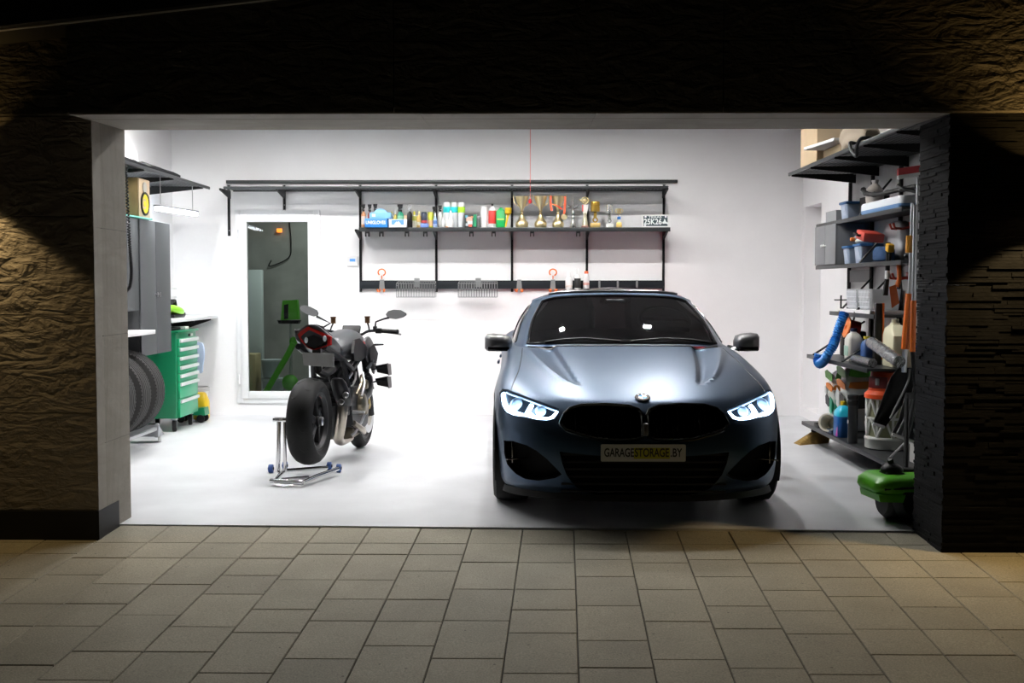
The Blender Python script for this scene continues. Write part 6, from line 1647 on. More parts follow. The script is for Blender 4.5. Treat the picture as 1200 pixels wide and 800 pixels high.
g = G(); slab(g, 2.86, 3.01, 9.12, 9.44, ZA + .002, ZA + .17); o = tag(g.obj('black_case', BLACK, smooth=False), 'black case behind the bin on the upper right shelf', 'case'); o.location = (0, .0, 0)
ld_ = thing('container_lid', 'large white container lid with a blue underside on the upper right shelf', 'lid', (2.835, 8.60, ZA + .001))
g = G(); g.loft([[(u * s_, v * s_, zz) for u, v in rrect(.165, .96, .04, 4)] for zz, s_ in ((0, .96), (.012, 1.), (.03, 1.))]); g.obj('blue_base', PM((.10, .25, .50), .4), ld_, ang=40)
g = G(); g.loft([[(u * s_, v * (1 - (1 - s_) * .3), zz) for u, v in rrect(.165, .96, .04, 4)] for zz, s_ in ((.03, 1.), (.075, .98), (.088, .9))]); g.obj('white_top', PM((.72, .76, .80), .35), ld_, ang=40)
hb = thing('bagged_helmet', 'beige rounded bundle in clear film on the white lid', 'bundle', (2.835, 8.96, ZA + .0905))
g = G(); r_ = random.Random(8); rr = []
for k in range(9):
    f = k / 8; w_ = (.064, .070, .072, .072, .070, .064, .054, .036, .012)[k]
    rr.append([(w_ * cos(2 * pi * j / 18) * (1 + r_.uniform(-.05, .05)), 1.05 * w_ * sin(2 * pi * j / 18), .165 * f ** .9) for j in range(18)])
g.loft(rr); g.obj('bundle_body', PM((.52, .47, .43), .3), hb, ang=60)
g = G(); g.hull([(.02 * cos(a), .02 * sin(a), .155) for a in [k for k in range(6)]] + [(.04, .015, .19), (-.03, 0, .185), (0, -.03, .188), (.015, .04, .182)]); g.obj('film_knot', PM((.66, .64, .62), .25), hb)
q = smooth_path([(2.74, 8.95, ZA + .20), (2.72, 8.80, ZA + .155), (2.74, 8.55, ZA + .13), (2.80, 8.35, ZA + .14), (2.90, 8.2, ZA + .16)], 6)
g = G(); g.tube(q, [.018 if k % 5 else .024 for k in range(len(q))], n=7); tag(g.obj('black_hose', BLACK), 'black hose lying along the front of the white lid', 'hose')
# on shelf B
dr = thing('cordless_drill', 'grey and orange cordless drill standing behind the far bin', 'drill', (2.90, 9.375, ZB + .001))
g = G(); g.tube([(0, .0, .20), (0, .0, .235)], .02, n=8); g.box((0, 0, .03), (.08, .05, .06), bev=.01); g.tube([(0, 0, .06), (0, 0, .17)], .021, n=10); g.ell((-.02, 0, .205), (.095, .036, .045)); g.obj('casing', PM((.30, .31, .31), .4), dr)
g = G(); g.ell((.04, 0, .245), (.05, .024, .018)); g.box((-.11, 0, .205), (.05, .034, .034), bev=.01); g.obj('orange_trim', PM((.75, .20, .03), .4), dr)
rc = thing('tool_case', 'red tool case lying on top of the near bin', 'case', (2.80, 8.97, ZB + .17), rot=(R(10), R(5), 0))
g = G(); g.box((0, -.0, .045), (.17, .22, .075), bev=.012); g.obj('case_shell', PM((.55, .07, .05), .4), rc)
g = G(); g.tube([(-.09, -.05, .05), (-.115, -.05, .05), (-.115, .05, .05), (-.09, .05, .05)], .009, n=6); g.obj('handle', BLACK, rc)
g = G(); g.ell((2.83, 9.215, ZB + .185), (.07, .06, .03)); tag(g.obj('white_rag', PM((.62, .62, .58), .9)), 'small white rag on the near blue-grey bin', 'rag')
bag('blue_cloth', 'dark blue cloth heap on the shelf between the bins and the black tool box', (2.82, 8.66, ZB + .002), .13, .30, .12, M('blue_fabric', (.015, .05, .13), .9), 31, cat='cloth', top=.7)
bag('silver_bag', 'stack of silver-grey bags at the back of the bin shelf', (2.965, 8.80, ZB + .002), .12, .44, .33, M('silver_bag', (.36, .36, .38), .3, .3), 33, top=.8)
# tool holders beside the uprights
def hook_r(label, y, z):
    t = thing('double_hook', label, 'hook', (XR - .013, y, z), 0, 'red tool hooks on the right wall')
    g = G(); g.box((-.02, 0, .0), (.04, .10, .06), bev=.006); g.obj('hook_plate', PM((.45, .04, .03), .4), t)
    for s_ in (-1, 1):
        g = G(); g.tube([(-.03, s_ * .03, -.01), (-.10, s_ * .035, -.025), (-.16, s_ * .04, -.02), (-.175, s_ * .042, .02)], .010, n=7); g.obj('prong', PM((.50, .05, .03), .4), t)
hook_r('upper red double hook below the white lid on the right wall', 8.62, 1.97 - .06)
hook_r('lower red double hook below the bin shelf on the right wall', 8.62, 1.52)
def holder(label, y0, y1, z0, z1, d, seed):
    t = thing('tool_holder', label, 'tool holder', (XR - .013, (y0 + y1) / 2, (z0 + z1) / 2), 0, 'black tool holders')
    W, H = y1 - y0, z1 - z0
    g = G(); g.box((-.012, 0, 0), (.024, W, H), bev=.004); g.obj('back_plate', BLACKM, t)
    for k in range(4):
        y = -W / 2 + W * (k + .5) / 4
        g = G(); g.box((-.06, y, 0), (.08, W / 4 * .72, H * .62), bev=.008); g.lathe([(.018, 0), (.018, .02), (.008, .03)], (-.10, y, 0), (-1, 0, 0), n=12); g.obj('clamp', PM((.035, .037, .04), .4), t)
    return t
holder('upper black tool holder beside the squeegee pole', 8.15, 8.60, 2.03, 2.15, .1, 1)
holder('lower black tool holder under the silver-grey bags', 7.9, 8.55, 1.70 - .1, 1.74, .1, 2)
# clear baskets on shelf C
CLEAR = M('clear_plastic', (.88, .9, .92), .15, trans=.4, ior=1.15, alpha=1.)
for y, lab in ((9.28, 'far clear plastic basket on the narrow right shelf'), (8.93, 'near clear plastic basket on the narrow right shelf')):
    t = thing('clear_basket', lab, 'basket', (2.88, y, ZCc + .028), 0, 'clear baskets')
    g = G(); w, d, h = .26, .31, .17
    g.loft([[(u * s_, v * s_, z_) for u, v in rrect(w, d, .03, 3)] for z_, s_ in ((0, .88), (h, 1), (h, .97), (.006, .85))]); g.obj('tub', CLEAR, t, ang=40)
    g = G()
    for k in range(9):
        yy = -d / 2 + .03 + (d - .06) * k / 8; g.box((-w * .475, yy, h * .5), (.006, .008, h * .9), rot=(0, R(-5), 0))
    for k in range(4): g.box((-w * .475 - .003, 0, h * (k + .6) / 4.2), (.006, d * .9, .006))
    g.obj('ribs', PM((.75, .77, .8), .3), t, smooth=False)
    g = G(); r_ = random.Random(int(y * 100))
    for k in range(1): g.ell((0, 0, .09), (.085, .11, .075))
    g.obj('contents', PM((.55, .56, .58), .5), t)
g = G(); slab(g, 2.73, 3.02, 8.70, 9.60, ZCc + .001, ZCc + .026); tag(g.obj('white_tray', WHITEP, smooth=False), 'flat white tray under the clear baskets', 'tray')
# blue corrugated hose hung from shelf C
hp = smooth_path([U(989.5, 367, X=2.66), U(987, 374, X=2.64), U(983, 385, X=2.62), U(979.5, 396, X=2.60), U(975.5, 406, X=2.56), U(970, 415, X=2.52), U(965, 423, X=2.50), U(960.5, 426, X=2.49), U(958.5, 421, X=2.49), U(960, 415, X=2.50)], 9)
g = G(); g.tube(hp, [.031 if k % 2 else .042 for k in range(len(hp))], n=12)
tag(g.obj('corrugated_hose', M('blue_hose', (.03, .22, .62), .35), ang=80), 'bright blue corrugated hose hanging from the narrow right shelf', 'hose')
rl = thing('cable_reel', 'orange and red cable reel hanging under the narrow right shelf', 'cable reel', (2.80, 9.33, ZCc - .13))
g = G(); g.lathe([(.02, 0), (.085, 0), (.09, .006), (.085, .012), (.02, .012)], (-.06, 0, 0), (-1, 0, .25), n=28, closed=True); g.obj('flange', PM((.70, .17, .02), .4), rl)
g = G(); g.lathe([(.0, 0), (.075, 0), (.075, .09), (0, .09)], (.03, 0, -.025), (-1, 0, .25), n=24); g.obj('cable_winding', PM((.35, .02, .015), .5), rl)
g = G(); g.tube([(-.02, 0, .0), (0, 0, .105)], .008, n=6); g.obj('hanger', BLACK, rl)
# on shelf D
def jug(label, x, y, w, d, h, col, capc, neck=(0, 0), handle=True, name='jug', band=None):
    t = thing(name, label, 'jug', (x, y, ZD + .001), 0, 'jugs on the right wall shelf')
    g = G(); g.loft([[(u * s_ + neck[0] * f, v * s_ + neck[1] * f, z_) for u, v in rrect(w, d, .025, 3)] for z_, s_, f in ((0, .95, 0), (.01, 1, 0), (h * .66, 1, 0), (h * .80, .72, .6), (h * .88, .30, 1), (h * .92, .27, 1))]); g.obj('body', PM(col, .4), t, ang=45)
    g = G(); g.cyl((neck[0], neck[1], h * .90), (neck[0], neck[1], h), .026, n=14); g.obj('cap', PM(capc, .4), t)
    if handle:
        g = G(); g.tube([(-neck[0] * .2, d * .12, h * .74), (-neck[0] * .5, d * .46, h * .90), (-neck[0] * .5, d * .50, h * .62)], .012, n=7); g.obj('handle', PM(col, .4), t)
    if band:
        g = G(); g.box((-w * .503, 0, h * .32), (.002, d * .8, h * .3)); g.obj('label_patch', PM(band, .5), t, smooth=False)
jug('white bottle with a dark cap on the jug shelf, beside the blue hose', 2.68, 8.95, .12, .14, .27, (.62, .60, .55), (.02, .03, .08), (0, .0), band=(.35, .5, .42))
jug('large cream canister on the jug shelf next to the foil roll', 2.86, 8.36, .20, .26, .36, (.66, .63, .45), (.55, .52, .38), (-.02, .07))
jug('small yellow-capped blue bottle between the white bottle and the cream canister', 2.74, 8.80, .08, .10, .21, (.04, .10, .28), (.65, .5, .05), (0, 0), False)
g = G(); g.lathe([(0, 0), (.085, 0), (.09, .01), (.09, .13), (.07, .15), (0, .15)], (2.80, 9.22, ZD + .001), n=24); tag(g.obj('dark_canister', PM((.05, .055, .06), .45)), 'dark round canister on the jug shelf behind the blue hose', 'canister')
bg = thing('angle_grinder', 'blue hand power tool lying between the jugs', 'power tool', (2.94, 8.63, ZD + .001))
g = G(); g.tube([(0, -.06, .06), (0, .06, .09)], [.04, .035], n=12); g.tube([(0, .06, .09), (-.05, .14, .14)], [.034, .026], n=10); g.obj('casing', PM((.03, .09, .28), .4), bg)
g = G(); g.lathe([(0, 0), (.055, 0), (.055, .02), (.03, .035), (0, .035)], (-.03, -.075, .035), (-.4, -.3, .8), n=20); g.obj('guard', STEEL, bg)
FOIL = M('foil_wrap', (.30, .31, .32), .25, .8, bump=.5, bscale=40)
a_, b_ = U(1021, 401, X=2.60), U(1054, 424, X=2.56)
g = G(); n = 18; g.tube([a_.lerp(b_, k / n) for k in range(n + 1)], [.042 + .004 * sin(k * 2.1) for k in range(n + 1)], n=14); fr_ = tag(g.obj('foil_roll', FOIL), 'dark foil-wrapped roll sloping down from the jug shelf', 'roll')
g = G(); a_, b_ = V((2.62, 8.72, ZD + .036)), V((2.60, 8.20, ZD + .036)); g.tube([a_.lerp(b_, k / 12) for k in range(13)], [.033 + .003 * sin(k * 2.7) for k in range(13)], n=12); tag(g.obj('foil_roll', FOIL), 'silver foil roll lying flat along the edge of the jug shelf', 'roll')
for y, z0_, h, lab in ((9.60, ZD, .22, 'black machine behind the upper part of the blue hose'), (9.42, ZD, .11, 'low black machine on the jug shelf behind the blue hose')):
    t = thing('black_machine', lab, 'machine', (2.87, y, z0_ + .001), 0, 'black machines on the jug shelf')
    g = G(); g.box((0, 0, h / 2), (.2, .14, h), bev=.02); g.obj('casing', BLACKM, t)
    g = G(); g.tube([(-.08, -.04, h), (-.08, -.04, h + .05), (-.08, .04, h + .05), (-.08, .04, h)], .010, n=6); g.obj('carry_handle', BLACK, t)
g = G(); q = [(2.74, 9.74, ZCc + .10), (2.86, 9.74, ZCc + .10)]; g.tube(q, .005, n=6); g.tube([(2.80, 9.74, ZCc + .003), (2.80, 9.74, ZCc + .14)], .008, n=6); tag(g.obj('clamp_bar', BLACKM), 'thin black clamp bar standing at the far end of the narrow right shelf', 'clamp')
# ---- lowest shelf
def pattern_bag(label, x, y, w, d, h, seed, cols):
    t = thing('soil_bag', label, 'bag', (x, y, ZE + .001), 0, 'printed bags on the lowest right shelf')
    bag('sack', '', (0, 0, 0), w, d, h, PM((.78, .79, .77), .45), seed, top=.75, parent=t)
    r = random.Random(seed)
    for k, (dy, z_, sy, sz, c) in enumerate(cols):
        g = G()
        for (xs, nx) in ((-w * .5 * .99, -1),): g.hull([(xs - .005, dy * d + a * sy * d / 2, (z_ + b * sz / 2) * h + (a * .03 * h)) for a, b in ((-1, -.7), (-.5, -1), (.8, -.9), (1, .3), (.4, 1), (-.9, .7))] + [(xs + .04, dy * d, z_ * h)])
        g.obj('print_patch', PM(c, .45), t, smooth=False)
        g = G(); g.hull([(dy * w + a * sy * w / 2, -d * .5 * .99 - .005, (z_ + b * sz / 2) * h) for a, b in ((-1, -.7), (-.5, -1), (.8, -.9), (1, .3), (.4, 1), (-.9, .7))] + [(dy * w, -d * .4, z_ * h)])
        g.obj('print_patch', PM(c, .45), t, smooth=False)
    return t
GR_, OR_, WH_, BK_ = (.08, .30, .03), (.75, .22, .02), (.62, .64, .62), (.02, .02, .025)
TE_ = (.03, .38, .22)
pattern_bag('printed bag with green top and orange band at the far end of the lowest shelf', 2.86, 9.70, .34, .26, .50, 51, [(0, .90, .9, .16, GR_), (-.1, .70, .8, .12, OR_), (.1, .45, .5, .2, BK_), (-.3, .38, .3, .3, TE_), (.3, .62, .3, .14, WH_)])
pattern_bag('printed bag with green top, orange band and black patches, second on the lowest shelf', 2.86, 9.32, .34, .30, .56, 52, [(0, .92, .9, .15, GR_), (0, .73, .9, .12, OR_), (-.15, .48, .5, .22, BK_), (.3, .50, .35, .3, WH_), (.2, .25, .5, .16, BK_), (-.35, .30, .2, .3, TE_)])
mg = thing('cream_pot', 'cream plastic pot lying on its side in front of the printed bags', 'pot', (2.60, 9.28, ZE + .075), rot=(R(80), 0, R(-35)))
g = G(); g.lathe([(.0, -.09), (.055, -.09), (.070, .09), (.064, .09), (.050, -.075), (0, -.075)], n=26); g.obj('pot_body', PM((.70, .66, .55), .45), mg)
g = G(); g.lathe([(.07, .078), (.078, .08), (.078, .095), (.066, .095)], n=26, closed=True); g.obj('pot_rim', PM((.74, .70, .60), .45), mg)
bj = thing('washer_fluid_jug', 'blue fluid jug with a pale cyan top on the lowest right shelf', 'jug', (2.62, 9.00, ZE + .001))
g = G(); g.loft([[(u * s_, v * s_, z_) for u, v in rrect(.13, .17, .03, 3)] for z_, s_ in ((0, .95), (.01, 1), (.17, 1.))]); g.obj('body', PM((.01, .12, .42), .3), bj, ang=45)
g = G(); g.loft([[(u * s_, v * s_, z_) for u, v in rrect(.13, .17, .03, 3)] for z_, s_ in ((.17, 1.), (.21, .92), (.245, .5), (.26, .3))]); g.obj('shoulder', PM((.02, .45, .62), .3), bj, ang=45)
g = G(); g.cyl((0, 0, .255), (0, 0, .29), .024, n=14); g.obj('cap', PM((.7, .52, .02), .4), bj)
g = G(); g.hull([(-.067, -.02, .01), (-.067, -.075, .01), (-.067, -.07, .10), (-.067, -.04, .05), (-.062, -.04, .04)]); g.obj('magenta_label', PM((.65, .06, .42), .4), bj, smooth=False)
ct = thing('tall_canister', 'tall slim black canister beside the lattice bin', 'canister', (2.70, 8.64 + .21 - .18, ZE + .001))
ct.location = (2.585, 8.62, ZE + .001)
g = G(); g.lathe([(0, 0), (.036, 0), (.038, .01), (.038, .36), (.034, .38), (0, .38)], n=22); g.obj('tube', PM((.02, .022, .026), .4), ct)
g = G(); g.lathe([(.040, .30), (.043, .305), (.043, .335), (.040, .34)], n=22, closed=True); g.lathe([(.040, .35), (.043, .355), (.043, .375), (.040, .38)], n=22, closed=True); g.obj('collar', BLACKM, ct)
g = G(); g.lathe([(0, 0), (.016, 0), (.016, .002), (0, .002)], (-.038, -.004, .17), (-1, 0, 0), n=16); g.obj('emblem', PM((.3, .32, .34), .4), ct, smooth=False)
for y, x, lab, c in ((9.60, 2.565 + .02, 'small black tray at the far edge of the lowest shelf', (.02, .02, .02)), (8.98 + .22, 2.585, 'small dark blue tray at the edge of the lowest shelf', (.05, .09, .18))):
    g = G(); g.loft([[(x + u * s_, y + v * s_, ZE + .001 + z_) for u, v in rrect(.06, .16, .015, 3)] for z_, s_ in ((0, .9), (.03, 1), (.03, .92), (.006, .8))]); tag(g.obj('small_tray', PM(c, .4), ang=40), lab, 'tray')
# lattice bin with its orange lid
lb = thing('lattice_bin', 'white lattice bin with a red-orange lid on the lowest right shelf', 'bin', (2.765, 8.36, ZE + .001))
RB = .150; hb_ = .395
g = G(); g.lathe([(0, 0), (RB - .014, 0), (RB - .010, .01), (RB - .012, hb_), (0, hb_)], n=36); g.obj('inner_bin', PM((.24, .25, .14), .5), lb)
g = G()
g.lathe([(RB - .008, 0), (RB + .008, .006), (RB + .008, .065), (RB + .012, .07), (RB + .012, .085), (RB + .004, .095), (RB - .01, .095)], n=40)
for zz in (.235, .385): g.lathe([(RB - .008, zz - .008), (RB + .002, zz - .008), (RB + .002, zz + .008), (RB - .008, zz + .008)], n=40, closed=True)
n = 8
for k in range(n):
    for s_ in (-1, 1):
        for (za, zb2_) in ((.095, .235), (.235, .385)):
            sgn = s_ if za < .2 else -s_
            g.tube([((RB - .002) * cos(2 * pi * (k + sgn * .5 * f * 1.0) / n), (RB - .002) * sin(2 * pi * (k + sgn * .5 * f) / n), za + (zb2_ - za) * f) for f in (0, .25, .5, .75, 1)], .011, n=6)
    a = 2 * pi * (k) / n; g.box(((RB - .003) * cos(a), (RB - .003) * sin(a), .24), (.012, .016, .30), rot=(0, 0, a))
g.obj('lattice_shell', M('lattice_white', (.62, .63, .60), .45), lb, ang=40)
g = G(); g.lathe([(RB + .006, hb_ - .012), (RB + .016, hb_ - .008), (RB + .016, hb_ + .022), (RB + .004, hb_ + .035), (RB - .012, hb_ + .05), (RB - .03, hb_ + .19), (RB - .045, hb_ + .20), (0, hb_ + .20)], n=40); lid = g.obj('lid', M('lid_red_orange', (.72, .085, .02), .35), lb)
th = R(222)
g = G(); g.box(((RB - .018) * cos(th), (RB - .018) * sin(th), hb_ + .115), (.02, .15, .085), rot=(0, 0, th), bev=.004); g.obj('lid_opening', PM((.12, .01, .01), .5), lid)
g = G(); g.box(((RB - .008) * cos(th), (RB - .008) * sin(th), hb_ + .12), (.014, .03, .05), rot=(0, 0, th), bev=.003); g.obj('lid_latch', PM((.4, .42, .42), .4), lid)
# hand brush on the floor below
hbv = thing('hand_brush', 'hand brush with tan bristles on the floor under the lowest shelf', 'brush', (2.67, 10.02, 0), R(25))
g = G()
g.hull([(-.24, -.07, 0), (-.20, .07, 0), (.10, -.06, 0), (.12, .05, 0), (-.03, -.03, .10), (-.03, .03, .10), (.15, -.03, .10), (.15, .03, .10), (-.20, -.05, .03)])
g.obj('bristles', M('tan_bristles', (.36, .22, .06), .9, noise=.3, nscale=60), hbv, smooth=False)
g = G(); g.box((.06, 0, .112), (.20, .055, .025), bev=.008); g.tube([(.16, 0, .11), (.34, .0, .12)], .014, n=8); g.obj('brush_back', BLACK, hbv)
# ---- long-handled tools
def pole(name, label, parts, group='long-handled tools', x=2.88, cat='tool', tilt=0.):
    pass
OR2 = PM((.62, .13, .01), .4); ALU = PM((.55, .56, .57), .3, .9); BL2 = PM((.02, .08, .30), .4)
t = thing('squeegee', 'long silver squeegee pole with a red and white blade at its top', 'squeegee', (2.90, 8.10, 0.), 0)
def U2(px, py, Y, o): p = U(px, py, Y=Y); return V((p.x - o[0], Y - o[1], p.z - o[2]))
o_ = tuple(t.location)
g = G(); g.tube([U2(1076.5, 208, 7.95, o_), U2(1075.5, 300, 7.95, o_), U2(1073.5, 405, 7.95, o_)], .017, n=10); g.obj('pole', ALU, t)
g = G(); g.tube([U2(1073.5, 404, 7.95, o_), U2(1072, 430, 7.95, o_)], .021, n=10); g.obj('grip', BL2, t)
g = G(); e_ = U2(1072, 430, 7.95, o_); g.tube([e_, V((e_.x, e_.y, ZE + .003))], .010, n=8); g.obj('lower_shaft', BLACK, t)
a_, b_ = U2(1052, 201, 7.95, o_), U2(1084, 196.5, 7.95, o_)
g = G(); g.hull([a_ + V((0, d, z)) for d in (-.015, .015) for z in (-.03, .022)] + [b_ + V((0, d, z)) for d in (-.015, .015) for z in (-.03, .022)]); g.obj('red_blade', PM((.60, .06, .07), .45), t, smooth=False)
g = G(); g.hull([a_ + V((0, d, z)) for d in (-.02, .02) for z in (-.055, -.028)] + [b_ + V((0, d, z)) for d in (-.02, .02) for z in (-.055, -.028)]); g.obj('white_backing', PM((.6, .6, .6), .4), t, smooth=False)
# hanging black cable with the squeegee
g = G(); g.tube(smooth_path([U(1052, 217, Y=8.15), U(1058, 221, Y=8.1), U(1068, 223, Y=8.05), U(1076, 225, Y=8.0), U(1084, 222, Y=8.0)], 5), .014, n=7); tag(g.obj('strap', BLACK), 'black strap holding the long poles at the upper right', 'strap')
# two snow shovels
def shovel(label, Y, shaft, blade, edge, mats, extra=None):
    o = U(*blade[0], Y=Y); oc = (o.x, o.y, 0)
    t = thing('snow_shovel', label, 'shovel', (o.x, o.y, 0), 0, 'snow shovels')
    for (p0, p1, r, m, nm) in shaft:
        g = G(); g.tube([U2(*p0, Y, oc), U2(*p1, Y, oc)], r, n=10); g.obj(nm, m, t)
    P = [U2(*p, Y, oc) for p in blade]
    n = len(P) // 2; L_ = P[:n]; R_ = P[n:][::-1]
    g = G(); rows = []
    for k in range(n):
        a, b = L_[k], R_[k]; row = []
        for j in range(9):
            f = j / 8; q = a.lerp(b, f); bow = .09 * (1 - (2 * f - 1) ** 2) * (.35 + .65 * k / (n - 1))
            row.append(q + V((0, bow, 0)))
        rows.append(row + [q + V((0, .008, 0)) for q in row[::-1]])
    g.loft(rows); bl_ = g.obj('blade', mats[0], t, ang=50)
    g = G(); g.tube([U2(*p, Y - .004, oc) for p in edge], .011, n=6); g.obj('edge_strip', mats[1], bl_)
    if extra: extra(t, oc, bl_)
    return t
def rib1(t, oc, bl_):
    g = G(); g.tube(smooth_path([U2(1066, 432, 7.98, oc), U2(1064, 447, 7.98, oc), U2(1053, 470, 7.98, oc), U2(1043, 490, 7.98, oc)], 5), .008, n=6); g.obj('rib', PM((.22, .22, .22), .4), bl_)
shovel('black snow shovel with an orange shaft sleeve hanging in front of the lattice bin', 8.0,
       [((1069.5, 238), (1066, 346), .014, ALU, 'shaft'), ((1066, 344), (1060.5, 409), .030, OR2, 'shaft_sleeve'), ((1060.5, 408), (1059.5, 436), .020, ALU, 'lower_shaft'), ((1066, 276), (1065, 296), .026, PM((.65, .28, .02), .4), 'upper_grip')],
       [(1053, 431), (1044, 442), (1036, 462), (1028, 484), (1022.5, 496), (1037, 501), (1048, 486), (1068, 462), (1072, 444), (1069, 431)],
       [(1023, 496), (1036.5, 500.5)], (PM((.010, .010, .011), .5), PM((.45, .46, .48), .4)), rib1)
def rib2(t, oc, bl_):
    for f in (0, 1, 2, 3):
        g = G(); g.tube(smooth_path([U2(1066 + 4 * f, 468, 7.56, oc), U2(1060 + 5 * f, 490, 7.58, oc), U2(1051 + 6.5 * f, 508 + 2.2 * f, 7.57, oc)], 5), .006, n=6); g.obj('rib', PM((.09, .095, .10), .4), bl_)
shovel('dark grey ribbed snow shovel with a pale edge, nearest the pier', 7.6,
       [((1070.5, 352), (1069.5, 412), .020, OR2, 'shaft_sleeve'), ((1072.5, 240), (1070.5, 354), .013, ALU, 'shaft'), ((1069.5, 410), (1074, 462), .017, BLACK, 'lower_shaft')],
       [(1062, 460), (1058, 474), (1053, 492), (1045, 508), (1076, 519), (1084, 500), (1086, 480), (1084, 460)],
       [(1045.5, 508.5), (1075.5, 519)], (PM((.035, .036, .038), .45), PM((.55, .55, .54), .4)), rib2)
# ice scraper, brush, narrow board
sc2 = thing('hand_scraper', 'orange hand scraper with a black cord hanging by the lower tool holder', 'scraper', (0, 0, 0))
sc2.location = U(1048, 345, Y=8.35); oc = tuple(sc2.location)
g = G(); g.hull([U2(*p, 8.35 + d, oc) for p in ((1042, 336), (1050, 333), (1054, 355), (1045, 361)) for d in (0, .02)]); g.obj('blade', OR2, sc2, smooth=False)
g = G(); g.tube([U2(1051, 336, 8.36, oc), U2(1054, 326, 8.36, oc), U2(1053, 308, 8.36, oc)], .018, n=8); g.obj('handle', OR2, sc2)
g = G(); g.tube(smooth_path([U2(1052, 312, 8.38, oc), U2(1056, 330, 8.38, oc), U2(1056, 350, 8.38, oc), U2(1050, 356, 8.38, oc)], 4), .006, n=5); g.obj('cord', BLACK, sc2)
br = thing('black_handle_tool', 'black-handled tool with a white band left of the orange scraper', 'tool', (0, 0, 0)); br.location = U(1039, 320, Y=8.45); oc = tuple(br.location)
g = G(); g.tube([U2(1041, 284, 8.45, oc), U2(1040, 318, 8.45, oc)], .018, n=8); g.tube([U2(1039.6, 326, 8.45, oc), U2(1037, 346, 8.45, oc)], [.018, .024], n=8); g.obj('handle', BLACK, br)
g = G(); g.tube([U2(1040, 317, 8.45, oc), U2(1039.6, 327, 8.45, oc)], .019, n=8); g.obj('white_band', WHITEP, br)
nb = thing('narrow_board', 'narrow black board with an orange strip standing on the jug shelf', 'board', (0, 0, 0)); p_ = U(1031, 345, Y=8.60); nb.location = (2.80, 8.62 - .02, ZD + .001); oc = tuple(nb.location)
nb.location = (2.74, 8.52, ZD + .001)
g = G(); g.box((0, 0, .24), (.05, .03, .48), bev=.004); g.obj('board', BLACK, nb)
g = G(); g.box((.034, -.002, .26), (.016, .03, .44), bev=.003); g.obj('orange_strip', OR2, nb)
hm = thing('yellow_tool', 'yellow-headed hand tool on the edge of the bin shelf', 'tool', (2.78, 8.40, ZB + .001)); 
g = G(); g.box((0, 0, .10), (.05, .07, .06), rot=(R(15), 0, 0), bev=.008); g.obj('head', PM((.68, .36, .01), .4), hm)
g = G(); g.tube([(0, 0, .002), (0, -.01, .08)], .012, n=8); g.obj('handle', BLACK, hm)
# green snow thrower by the pier
st_ = thing('snow_thrower', 'bright green and black electric snow thrower beside the right pier', 'snow thrower', (2.31, 6.74, 0), R(8))
st_.scale = (.92, .9, .92)
LIMG = M('thrower_green', (.09, .40, .015), .35)
g = G(); g.loft([[(x * s_ + dx, y * s_, z) for x, y in rrect(.46, .40, .09, 4)] for z, s_, dx in ((.20, .96, 0), (.225, 1.02, 0), (.27, 1., 0), (.305, .86, .01), (.315, .6, .02))]); g.obj('hood', LIMG, st_, ang=45)
g = G(); g.hull([(x, y, z) for x, y, z in ((-.23, -.19, .20), (-.05, -.205, .20), (-.07, -.21, .15), (-.22, -.19, .155), (-.23, .1, .20), (-.22, .1, .155))]); g.obj('side_skirt', LIMG, st_, ang=30)
g = G(); g.lathe([(0, -.18), (.10, -.18), (.125, -.15), (.13, 0), (.125, .15), (.10, .18), (0, .18)], (.06, 0, .132), (1, 0, 0), n=28); g.obj('auger_drum', PM((.008, .008, .008), .6), st_)
g = G(); g.lathe([(0, -.20), (.12, -.20), (.15, -.16), (.155, 0), (.15, .16), (.12, .20), (0, .20)], (.05, 0, .158), (0, 1, 0), n=30); g.obj('auger_housing', BLACK, st_)
g = G(); g.ell((-.06, -.02, .335), (.075, .07, .05)); g.box((-.06, -.02, .31), (.13, .12, .03), bev=.01); g.tube([(-.06, -.02, .36), (-.08, -.03, .41)], .02, n=8); g.obj('discharge_chute', BLACK, st_)
g = G(); g.tube([(.08, .06, .30), (.13, .16, .50), (.20, .30, .80)], .016, n=8); g.box((.08, .05, .315), (.12, .10, .04), bev=.012); g.obj('handle_bar', BLACK, st_)
g = G(); g.tube([(-.19, -.19, .235), (-.0, -.21, .245), (.17, -.19, .24)], .008, n=6); g.obj('hood_trim', BLACK, st_)
# thin white rod leaning at the lowest shelf, white box behind shovel
a_, b_ = U(1042, 537, X=2.60), U(1062, 517, X=2.60)
g = G(); g.tube([a_, b_], .008, n=6); tag(g.obj('thin_rod', PM((.4, .4, .4), .4)), 'thin pale rod leaning over the lowest shelf below the ribbed shovel', 'rod')
g = G(); slab(g, 2.72, 2.98, 7.38, 7.72, ZE + .001, ZE + .24); tag(g.obj('white_crate', PM((.50, .50, .48), .5), smooth=False), 'white box on the lowest shelf behind the ribbed shovel', 'box')
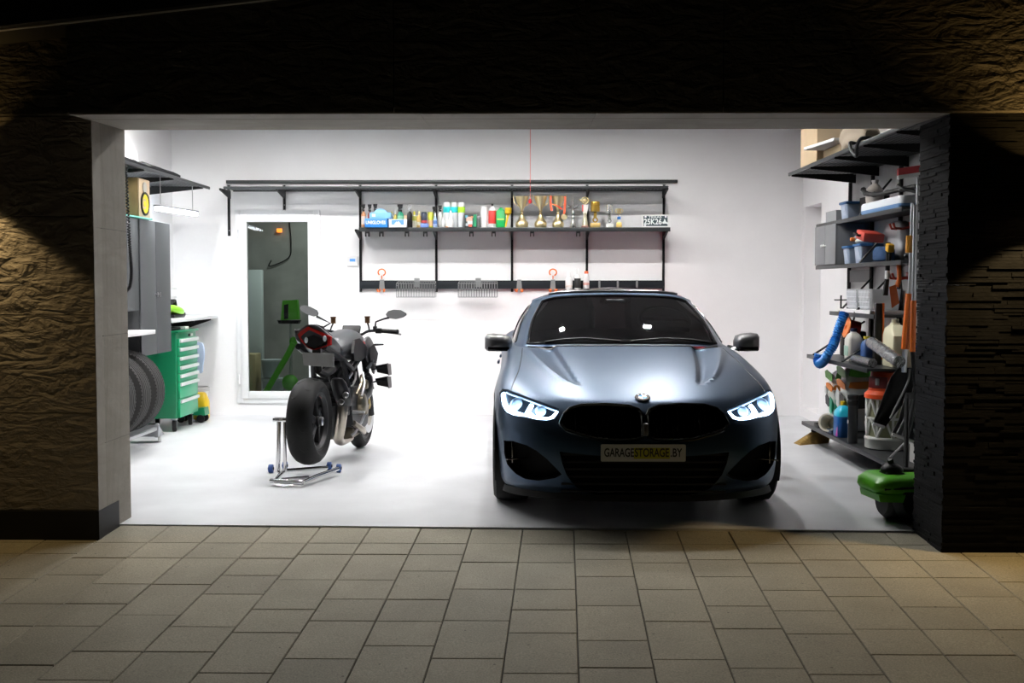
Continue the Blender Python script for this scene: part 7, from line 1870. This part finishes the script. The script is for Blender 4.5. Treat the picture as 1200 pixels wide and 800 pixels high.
# ------------------------------------------------------------------ light
PANEL = M('led_panel', (.9, .9, .9), .5, emis=(1., .985, .97), estr=1850.)
FRAMEW = PM((.7, .7, .7), .4)
t0 = None
names = {0: 'in the row nearer the doorway', 1: 'in the row nearer the back wall'}
for j, y in enumerate((8.85, 10.15)):
    for i, x in enumerate((-3.2, -2.1, -1.0, 0.15, 1.3)):
        l = ('square white ceiling downlight, %s, %s' % (('far left', 'left', 'centre', 'right', 'far right')[i], names[j]))
        if t0 is None:
            t0 = thing('ceiling_light', l, 'ceiling light', (x, y, ZC), group='square ceiling downlights')
            g = G()
            for sx, sy, dx, dy in ((.055, 0, .025, .135), (-.055, 0, .025, .135), (0, .055, .085, .025), (0, -.055, .085, .025)): g.box((sx, sy, -.012), (dx, dy, .024))
            g.obj('frame', FRAMEW, t0, smooth=False)
            g = G(); g.box((0, 0, -.008), (.085, .085, .012)); g.obj('diffuser', PANEL, t0, smooth=False)
        else: dup(t0, (x, y, ZC), label=l)

def spot(name, loc, target, power, size, col, blend=.15, r=.03):
    ld = bpy.data.lights.new(name, 'SPOT'); ld.energy = power; ld.spot_size = R(size); ld.spot_blend = blend; ld.color = col
    ld.shadow_soft_size = r
    o = bpy.data.objects.new(name, ld); C.objects.link(o); o.location = loc
    o.rotation_euler = (V(target) - V(loc)).to_track_quat('-Z', 'Y').to_euler()
    return o
WARM = (1., .62, .20)
SCM = PM((.03, .03, .03), .4)
for px, py, yy, nm, pw in ((1230, 220, 5.80, 'right', 55), (-52, 190, YF - .14, 'left', 15)):
    p = U(px, py, Y=yy)
    w = thing('outdoor_lamp', 'black up and down wall lamp on the %s of the facade' % nm, 'wall lamp', (p.x, p.y, p.z))
    g = G(); g.cyl((0, 0, -.06), (0, 0, .06), .04, n=20, caps=False); g.box((0, .10, 0), (.04, .20, .05)); g.obj('housing', SCM, w)
    spot('lamp_up', (p.x, p.y, p.z), (p.x, p.y, p.z + 1), pw, 108, WARM)
    spot('lamp_down', (p.x, p.y - .03, p.z), (p.x, p.y - .30, p.z - 1), pw * (2.2 if nm == 'right' else 3.), 108, (1., .70, .32))
wd = bpy.data.worlds.new('night'); sc.world = wd; wd.use_nodes = True
wd.node_tree.nodes['Background'].inputs[0].default_value = (.35, .42, .6, 1)
wd.node_tree.nodes['Background'].inputs[1].default_value = .0004
sc.view_settings.view_transform = 'Standard'
sc.view_settings.look = 'None'
sc.view_settings.exposure = 0.
sc.cycles.use_denoising = True
sc.cycles.max_bounces = 8
sc.cycles.caustics_reflective = False
sc.cycles.caustics_refractive = False
